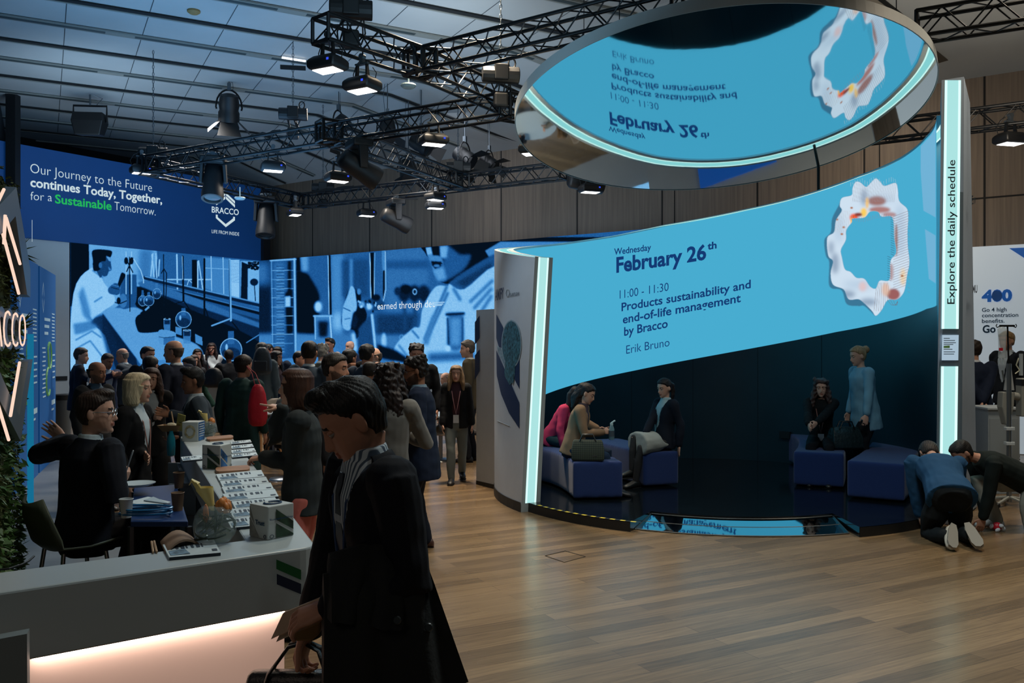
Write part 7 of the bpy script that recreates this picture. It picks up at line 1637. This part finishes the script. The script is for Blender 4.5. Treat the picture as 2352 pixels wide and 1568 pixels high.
stand('person with curly dark hair standing in black behind the navy suit', 957, 786, 12.6, 6, skin='warm', hair='curly', hcol=(24, 20, 19), top=('jacket', (14, 16, 20)), head=(0, 12), bulk=1.12)
stand('bearded person with glasses in a navy suit turned left, nearest the open floor', 968, 812, 8.0, -88, skin='tan', hair='curly', hcol=(20, 17, 17), beard=(26, 21, 20), top=('jacket', (17, 29, 50)), shirt=(120, 144, 160), legs=('trousers', (16, 22, 34)), glasses='black', head=(4, 10), lanyard=((120, 150, 156), False), arms=(at(925, 985, 7.9), at(915, 960, 7.85)), bulk=1.1, hem=-.28, shoes=(70, 40, 30))
stand('person with long fair hair walking toward the camera in grey trousers', 1048, 834, 11.9, 2, fem=True, skin='light', hair='long', hcol=(120, 96, 70), top=('jacket', (14, 16, 20)), shirt=(54, 18, 32), collar='open', hem=-.12, legs=('trousers', (104, 112, 110)), lanyard=((200, 150, 156), True), feet=((.06, .14, .085), (-.07, -.22, .12)), arms=(at(1016, 985, 11.75), at(1086, 985, 11.9)), head=(0, 3), shoes=(18, 18, 20))
stand('grey haired person seated facing left behind the walking woman', 1029, 835, 17.0, -62, H=1.74, hip=.52, sit=True, skin='light', hair='fringe', hcol=(112, 104, 96), top=('jacket', (22, 32, 50)))
stand('person seated far back looking up beside the olive jacket', 1066, 827, 18.5, 20, H=1.78, hip=.52, sit=True, skin='warm', hair='crop', hcol=(60, 52, 46), top=('jacket', (30, 34, 40)))
stand('person in an olive jacket standing beside the white slab', 1082, 777, 14.0, -98, z0=.0, skin='light', hair='short', hcol=(84, 76, 68), top=('jacket', (70, 62, 46)), shirt=(186, 192, 190), head=(6, 4))
stand('dark haired person seated behind the tweed jacket', 917, 831, 14.8, -170, H=1.74, hip=.60, sit=True, skin='warm', hair='short', hcol=(16, 15, 15), top=('jacket', (180, 186, 188)))
stand('person with brown hair seated far behind the tweed jacket', 930, 836, 18.0, 10, H=1.74, hip=.55, sit=True, skin='warm', hair='short', hcol=(50, 38, 30), top=('jacket', (28, 32, 40)))
# --- in the booth
SB = ZP + .44
stand('person in a pink top bending over behind the woman with the bottle', 1318, 900, 11.55, 60, z0=ZP, H=1.66, fem=True, skin='light', hair='long', hcol=(30, 22, 20), hip=.56, pelvis=(0, -.05, .56), sit=True, top=('jumper', (206, 60, 96)), lean=34, head=(0, 30), legs=('trousers', (20, 52, 60)), dx=-.25)
wb_ = stand('person in a camel jacket seated on a blue bench holding a bottle', 1338, 876, 10.45, 78, z0=ZP, H=1.68, fem=True, skin='light', hair='halfup', hcol=(26, 20, 20), hip=.56, pelvis=(0, -.02, .56), sit=True, top=('jacket', (132, 106, 82)), shirt=(60, 44, 52), lean=14, head=(0, 24), legs=('trousers', (26, 44, 66)), arms=(at(1385, 992, 10.3), at(1372, 984, 10.75)), fingers=({'curl': .7}, {'curl': .6}), dx=-.10, feet=((.10, .50, .085), (-.10, .42, .085)), shoes=(24, 22, 24))
stand('person in a dark blazer and pale skirt leaning back on a blue bench', 1504, 861, 11.1, -64, z0=ZP, H=1.70, fem=True, skin='light', hair='pony', hcol=(28, 22, 24), hip=.56, pelvis=(0, -.10, .56), sit=True, top=('jacket', (17, 24, 36)), shirt=(150, 176, 180), lean=-4, head=(6, 10), legs=('skirt', (160, 164, 158), (22, 22, 24)), arms=(at(1476, 1010, 10.9), at(1560, 1022, 11.0)), fingers=({'curl': .3}, {'curl': .1}), palms=((0, 0, -1), (0, 0, -1)), feet=((.03, .36, .20), (-.08, .38, .085)), legpole=((0, 1, .6), (0, 1, .3)), lanyard=((90, 150, 170), False), dx=.03, shoes=(18, 22, 22))
stand('person with long curly hair in black seated on a blue bench', 1886, 851, 11.4, -22, z0=ZP, H=1.70, fem=True, skin='light', hair='curlylong', hcol=(58, 40, 36), hip=.56, pelvis=(0, -.10, .56), sit=True, top=('jumper', (12, 16, 19)), lean=10, head=(4, 6), legs=('trousers', (14, 16, 20)), arms=(at(1858, 985, 10.95), at(1866, 982, 10.95)), lanyard=((170, 160, 156), True), feet=((.10, .40, .085), (-.10, .44, .085)))
stand('person in a light blue shirt standing with a hand in the pocket in the booth', 1987, 789, 11.35, -84, z0=ZP, fem=True, skin='light', hair='bun', hcol=(150, 120, 86), top=('shirt', (112, 156, 176)), legs=('wide', (20, 24, 30)), head=(0, 12), lean=6, arms=(None, at(1990, 955, 11.0)), hem=-.26, bulk=1.16)
# --- kneeling by the pillar
k1 = person('person in a blue hooded jumper kneeling with white soles toward the camera', ((2168 - CX) / F * 8.55, 8.55, 0), 170, 1.78, skin='light', hair='short', hcol=(40, 32, 28), top=('hoodie', (30, 70, 104)), legs=('wide', (18, 22, 24)), hip=.46, pelvis=(0, -.16, .46), lean=62, head=(0, 66), feet=((.12, -.40, .10), (-.10, -.44, .10)), legpole=((.15, 1, -.6), (-.15, 1, -.6)), footdir=((.15, -.75, -.55), (-.25, -.75, -.6)), arms=(at(2180, 1196, 9.0), at(2112, 1190, 8.9)), shoes=(180, 174, 160), bulk=1.2, vx=.008)
k2 = person('person in a black hooded jumper and pale trousers kneeling beside the pillar', ((2306 - CX) / F * 8.9, 8.9, 0), -92, 1.80, skin='warm', hair='crop', hcol=(26, 21, 18), beard=(36, 27, 22), top=('hoodie', (20, 28, 26)), legs=('wide', (160, 158, 146)), hip=.50, pelvis=(0, -.24, .50), lean=66, head=(0, 40), feet=((.12, .02, .085), (-.12, -.62, .08)), legpole=((.1, 1, .5), (-.1, 1, -.8)), footdir=((.1, 1, 0), (-.1, -.8, -.5)), arms=(at(2262, 1186, 9.05), at(2256, 1196, 8.75)), shoes=(190, 190, 188), bulk=1.12, vx=.008)
stand('person in a navy suit with hands joined behind the back beside the pillar', 2240, 770, 12.2, 178, skin='light', hair='short', hcol=(40, 32, 28), top=('jacket', (18, 30, 52)), shirt=(180, 190, 200), arms=(at(2256, 925, 11.95), at(2262, 930, 11.95)), legs=('trousers', (14, 17, 26)), H=1.95, bulk=1.12)
stand('person with fair hair in a dark suit behind the drip bag', 2318, 755, 13.2, -70, z0=.16, skin='light', hair='short', hcol=(150, 122, 82), top=('jacket', (16, 24, 32)), H=1.92, bulk=1.1)

# --- seen in the mirror only
person('person in navy seated at the white table behind the booth', (.05, 17.5, 0), 150, 1.76, hip=.50, sit=True, skin='warm', hair='short', hcol=(70, 60, 52), top=('jacket', (20, 28, 44)), lean=14, head=(0, 20), arms=((.35, 17.2, .80), (.3, 17.05, .80)), detail=False)
person('person in a fair top seated at the white table behind the booth', (1.25, 16.5, 0), -130, 1.70, fem=True, hip=.50, sit=True, skin='light', hair='long', hcol=(120, 92, 60), top=('jumper', (110, 106, 96)), lean=14, head=(0, 16), arms=((.85, 16.8, .80), (.8, 16.9, .80)), detail=False)
person('person in a black suit standing by the white partition beyond the booth', (3.7, 16.4, 0), 40, 1.80, skin='light', hair='short', hcol=(40, 32, 28), top=('jacket', (16, 20, 28)), detail=False)
person('person in a dark suit beside the blue poster beyond the booth', (4.7, 15.9, 0), -20, 1.78, skin='tan', hair='short', hcol=(20, 18, 16), top=('jacket', (18, 26, 40)), detail=False)
# ================================================================ THINGS CARRIED OR SET DOWN BY PEOPLE
def cloth_rings(top_a, top_b, bot_a, bot_b, depth, n=22, m=14, wav=.03, seed=3):
    rs = np.random.RandomState(seed); ph = rs.uniform(0, 6, 4); rings = []
    for i in range(n + 1):
        f = i / n; T = top_a.lerp(top_b, f); Bt = bot_a.lerp(bot_b, f); ax = (top_b - top_a).normalized(); nn = Vector((ax.y, -ax.x, 0)).normalized()
        nn = nn if nn.y < 0 else -nn; fr, bk = [], []
        for j in range(m + 1):
            g = j / m; w_ = wav * (.2 + g) * (math.sin(f * 13 + ph[0] + g * 2) + .5 * math.sin(f * 27 + ph[1] + g * 3)); p = T.lerp(Bt, g)
            th = depth * (math.sin(math.pi * min(1, g * 4 + .12) * .5) * (1 - .35 * g)) * (.35 + .65 * math.sin(math.pi * min(max(f, .06), .94)))
            fr.append(p + nn * (th + w_)); bk.append(p + nn * (-th * .6 + w_ * .5))
        rings.append(fr + bk[::-1])
    return rings
def stripes():
    m = mat('shirt_stripe', (150, 164, 174), .75); nt = m.node_tree; tc = nt.nodes.new('ShaderNodeTexCoord'); b = nt.nodes['Principled BSDF']
    w_ = nt.nodes.new('ShaderNodeTexWave'); w_.wave_type = 'BANDS'; w_.bands_direction = 'X'; w_.inputs['Scale'].default_value = 22; w_.inputs['Distortion'].default_value = .3; nt.links.new(tc.outputs['Object'], w_.inputs[0])
    cr = nt.nodes.new('ShaderNodeValToRGB'); e = cr.color_ramp.elements; e[0].color = lin((70, 86, 104)); e[1].color = lin((190, 202, 208)); e[0].position = .3; e[1].position = .5
    nt.links.new(w_.outputs[1], cr.inputs[0]); nt.links.new(cr.outputs[0], b.inputs['Base Color']); return m
for c in fgm[0].children:
    if c.name.startswith('shirt'): c.data.materials[0] = stripes()
mb = MB(); mb.loft(cloth_rings(at(742, 1318, 2.64), at(968, 1268, 2.74), at(742, 1690, 2.60), at(1072, 1560, 2.74), .10, wav=.022))
m_coat = mat('coat_black', (20, 24, 25), .9, bump=.3, bscale=60, var=.15)
o = mb.build('draped_coat', m_coat, None, smooth=True, base=True); tag(o, 'black raincoat hanging over the forearm of the walking person', 'coat')
mb = MB(); mb.loft(cloth_rings(at(756, 1270, 2.66), at(955, 1215, 2.78), at(752, 1420, 2.58), at(985, 1440, 2.68), .085, wav=.02, seed=8)); mb.build('coat_fold', m_coat, o, smooth=True, world=True)
mb = MB(); 
for x, y in ((912, 1424), (985, 1440)): mb.lathe([(.010, -.004), (.013, 0), (.010, .004)], 12, at(x, y, 2.58), Matrix.Rotation(R(80), 3, 'X'))
mb.build('button', mat('button_dark', (38, 44, 46), .4), o, world=True)
P_ = [at(622, 1468, 2.72), at(650, 1408, 2.74), at(746, 1368, 2.70), at(742, 1412, 2.68)]
mb = MB(); mb.prism(P_, (0, .012, 0)); o = mb.build('folded_leaflet', mat('leaflet_brown', (186, 158, 134), .8, var=.1), None, base=True); tag(o, 'brown folded leaflets in the hand of the walking person', 'leaflet')
mb = MB(); mb.prism([p + Vector((.012, .016, -.014)) for p in P_], (0, .006, 0)); mb.build('inner_leaf', mat('leaf_pale', (190, 172, 150), .8), o, world=True)
P_ = [at(668, 1452, 2.80), at(738, 1424, 2.80), at(734, 1456, 2.80), at(716, 1472, 2.80), at(676, 1474, 2.80)]
mb = MB(); mb.prism(P_, (0, .04, 0)); o = mb.build('paper_packet', mat('packet_tan', (150, 116, 72), .8), None, bevel=.008, base=True); tag(o, 'tan paper packet held under the brown leaflets', 'packet')
bag = thing('handbag', 'black leather handbag carried by its straps at the lower edge', 'bag', tuple(at(682, 1728, 2.98))); bag.scale = (.86, .86, .86)
mb = MB(); mb.loft([[(x * k, y * kk, z) for x, y in ((-.22, -.08), (.22, -.08), (.22, .08), (-.22, .08))] for z, k, kk in ((0, .95, 1), (.05, 1, 1.05), (.2, .98, .9), (.315, .86, .5), (.325, .8, .3))]); m_lea = mat('leather_black', (12, 12, 13), .4, bump=.2, bscale=120); mb.build('bag_body', m_lea, bag, smooth=True, bevel=.02, seg=3)
for sy in (-1, 1):
    mb = MB(); mb.tube([(-.13 + .0, sy * .05, .24), (-.10, sy * .05, .33), (-.03, sy * .02, .425), (.03, sy * .012, .44), (.09, sy * .02, .41), (.13, sy * .05, .32), (.14, sy * .055, .24)], .011, 8, flat=(1.4, .7)); mb.build('strap', m_lea, bag, smooth=True)
for sx in (-.13, .14): MB().lathe([(.012, -.004), (.014, 0), (.012, .004)], 12, (sx, -.068, .25), Matrix.Rotation(R(90), 3, 'X')).build('strap_ring', m_clamp, bag)
w = sm1[1]['wr'][0]
tag(MB().tube([w + Vector((.03, 0, .07)), w + Vector((.075, .01, .215))], [.0045, .005], 8, round_ends=True).build('pen', mat('pen_silver', (170, 176, 180), .3, metal=.5), None, smooth=True, base=True), 'silver pen held up by the seated person with glasses', 'pen')
# red drawstring bag, backpack, shoulder bag
def softbag(name, label, px, py, Y, w_, h, d, col, nm, rz=0.0, cat='bag', seed=1, extra=None):
    p = at(px, py, Y); root = thing(name, label, cat, tuple(p), rz); rings = []
    rs = np.random.RandomState(seed); ph = rs.uniform(0, 6, 3)
    for z, k in ((0, .55), (.06, .86), (.2, 1.0), (.5, .98), (.78, .8), (.93, .55), (1.0, .3)):
        rings.append([Vector((w_ / 2 * k * math.cos(t) * (1 + .05 * math.sin(5 * t + ph[0])), d / 2 * k * math.sin(t) * (1 + .08 * math.sin(4 * t + ph[1])), h * z)) for t in np.linspace(0, 2 * math.pi, 22, endpoint=False)])
    mb = MB(); mb.loft(rings); mb.build('bag_body', mat(nm, col, .6, bump=.5, bscale=25, var=.1), root, smooth=True); return root
b_ = softbag('drawstring_bag', 'bright red drawstring bag hanging beside the green coat', 592, 978, 9.62, .21, .46, .15, (178, 16, 40), 'bag_red')
for sx in (-1, 1): MB().tube([(sx * .03, 0, .45), (sx * .02 - .06, .05, .58), (-.16, .12, .66)], .005, 6).build('cord', mat('cord_red', (150, 14, 34), .6), b_, smooth=True)
b_ = softbag('backpack', 'black backpack on the person in grey by the left screen corner', 602, 862, 14.74, .32, .48, .2, (22, 26, 28), 'bag_black', seed=4)
MB().box((0, -.10, .16), (.22, .04, .18)).build('front_pocket', mat('pocket_black', (16, 19, 20), .6), b_, bevel=.015)
for sx in (-1, 1): MB().tube([(sx * .10, .05, .44), (sx * .13, .10, .50), (sx * .14, .20, .46)], .018, 6, flat=(1.5, .6)).build('strap', mat('pocket_black', (16, 19, 20), .6), b_, smooth=True)
b_ = softbag('shoulder_bag', 'black shoulder bag below the green jumper at the bar', 490, 890, 14.9, .34, .34, .18, (14, 15, 17), 'bag_dark', seed=5); MB().tube([(-.1, 0, .32), (-.12, .03, .55), (.0, .06, .68)], .008, 6).build('strap', m_lea, b_)
# plaid and quilted bags
def flatbag(label, px, py, Y, w_, h, d, m_, rz, grip=True, lean=.0):
    p = at(px, py, Y); root = thing('handbag', label, 'bag', (p.x, p.y, ZP + .445), rz); rings = []
    for z, k, kk in ((0, .92, .8), (.06, 1, 1), (.5, 1, .95), (.85, .92, .6), (1, .84, .3)): rings.append([(w_ / 2 * k * sx, d / 2 * kk * sy + z * lean, h * z) for sx, sy in ((-1, -1), (-.3, -1.12), (.4, -1.1), (1, -1), (1, 1), (0, 1.05), (-1, 1))])
    mb = MB(); mb.loft(rings); mb.build('bag_body', m_, root, smooth=True, bevel=.012)
    for sy in (-1, 1): MB().tube([(-w_ * .25, sy * d * .2, h * .9), (-w_ * .15, sy * d * .2, h * 1.25), (w_ * .15, sy * d * .2, h * 1.25), (w_ * .25, sy * d * .2, h * .9)], .009, 6).build('strap', m_lea, root, smooth=True)
    return root
def plaid():
    m = mat('plaid_cloth', (40, 56, 50), .8); nt = m.node_tree; tc = nt.nodes.new('ShaderNodeTexCoord'); b = nt.nodes['Principled BSDF']; out = None
    for ax, sc in (('X', 90), ('Z', 80)):
        w_ = nt.nodes.new('ShaderNodeTexWave'); w_.wave_type = 'BANDS'; w_.bands_direction = ax; w_.inputs['Scale'].default_value = sc / 6; w_.inputs['Distortion'].default_value = 0; w_.inputs['Detail'].default_value = 1; nt.links.new(tc.outputs['Object'], w_.inputs[0])
        if out is None: out = w_.outputs[1]
        else:
            mx = nt.nodes.new('ShaderNodeMath'); mx.operation = 'ADD'; nt.links.new(out, mx.inputs[0]); nt.links.new(w_.outputs[1], mx.inputs[1]); out = mx.outputs[0]
    cr = nt.nodes.new('ShaderNodeValToRGB'); e = cr.color_ramp.elements; e[0].color = lin((24, 38, 34)); e[1].color = lin((70, 80, 68)); e[0].position = .3; e[1].position = 1.0
    hv = nt.nodes.new('ShaderNodeMath'); hv.operation = 'MULTIPLY'; hv.inputs[1].default_value = .5; nt.links.new(out, hv.inputs[0]); nt.links.new(hv.outputs[0], cr.inputs[0]); nt.links.new(cr.outputs[0], b.inputs['Base Color']); return m
b_ = flatbag('plaid handbag on the blue bench beside the camel jacket', 1350, 1050, 10.08, .38, .24, .13, plaid(), R(-4)); MB().box((.08, -.072, .06), (.05, .004, .012)).build('nameplate', m_clamp, b_)
b_ = flatbag('black quilted handbag on the bench beside the curly hair', 1942, 1005, 11.2, .40, .28, .22, mat('quilt_black', (20, 34, 36), .35, bump=.8, bscale=26), R(6), lean=.02)
w = wb_[1]['wr'][0] + Vector((.10, -.01, -.03))
bo = thing('drinks_bottle', 'clear drinks bottle with a pale cap in the hands of the camel jacket', 'bottle', tuple(w))
MB().lathe([(.03, -.06), (.034, -.055), (.034, .07), (.022, .10), (.016, .115)], 16).build('bottle_body', mat('bottle_clear', (130, 170, 182), .08, alpha=.5), bo, smooth=True); MB().lathe([(.019, .112), (.019, .14), (.004, .142)], 12).build('cap', mat('cap_pale', (170, 200, 206), .3), bo, smooth=True); MB().tube([(0, 0, .14), (.03, 0, .16), (.045, 0, .165)], .010, 6).build('spout', mat('cap_pale', (170, 200, 206), .3), bo, smooth=True); MB().lathe([(.0345, -.02), (.0345, .05)], 16).build('bottle_label', mat('bottle_label', (60, 74, 84), .5), bo)
# items at the far counter end
ph_ = MB(); ph_.box((0, 0, 0), (.075, .009, .15)); o = ph_.build('phone', mat('phone_gold', (168, 160, 92), .3), None, bevel=.006); o.location = at(415, 970, 7.5); o.rotation_euler = (R(10), R(14), R(-10)); tag(o, 'pale gold phone held up behind the far counter end', 'phone')
MB().lathe([(.004, 0), (.011, 0), (.011, .004), (.004, .004)], 10).build('camera_lens', m_lea, o)
for k in range(3): q = MB(); q.lathe([(.001, -.0065), (.010, -.0065), (.010, -.004), (.001, -.004)], 10, (-.018, 0, .05 - .026 * k), Matrix.Rotation(R(90), 3, 'X')); q.build('camera_lens', m_lea, o)
bw = MB(); bw.loft([[(x * k, y * k, z) for x, y in ((-.1, -.07), (.1, -.07), (.1, .07), (-.1, .07))] for z, k in ((0, .62), (.055, 1.0), (.05, .95), (.01, .6))]); o = bw.build('food_tray', mat('tray_kraft', (150, 118, 86), .8), None); o.location = at(394, 990, 7.55); tag(o, 'brown paper food tray in the hand of the grey blazer', 'tray')
MB().ell((0, 0, .05), (.05, .035, .025), nu=10, nv=6).build('food', mat('food_cream', (196, 186, 160), .7, bump=.6, bscale=60), o, smooth=True); MB().tube([(.02, 0, .05), (-.01, .02, .17)], .006, 6).build('wooden_fork', MATS['stirrer_wood'], o)
o = MB().lathe([(.01, 0), (.032, .01), (.036, .08), (.034, .16), (.018, .2), (.016, .22), (.004, .222)], 16).build('water_bottle', mat('bottle_teal', (24, 120, 140), .12, alpha=.8), None, smooth=True); o.location = at(393, 1048, 7.5); tag(o, 'teal water bottle hanging at the inner side of the far counter end', 'bottle')
# wall end light: floor box near the walking woman's table
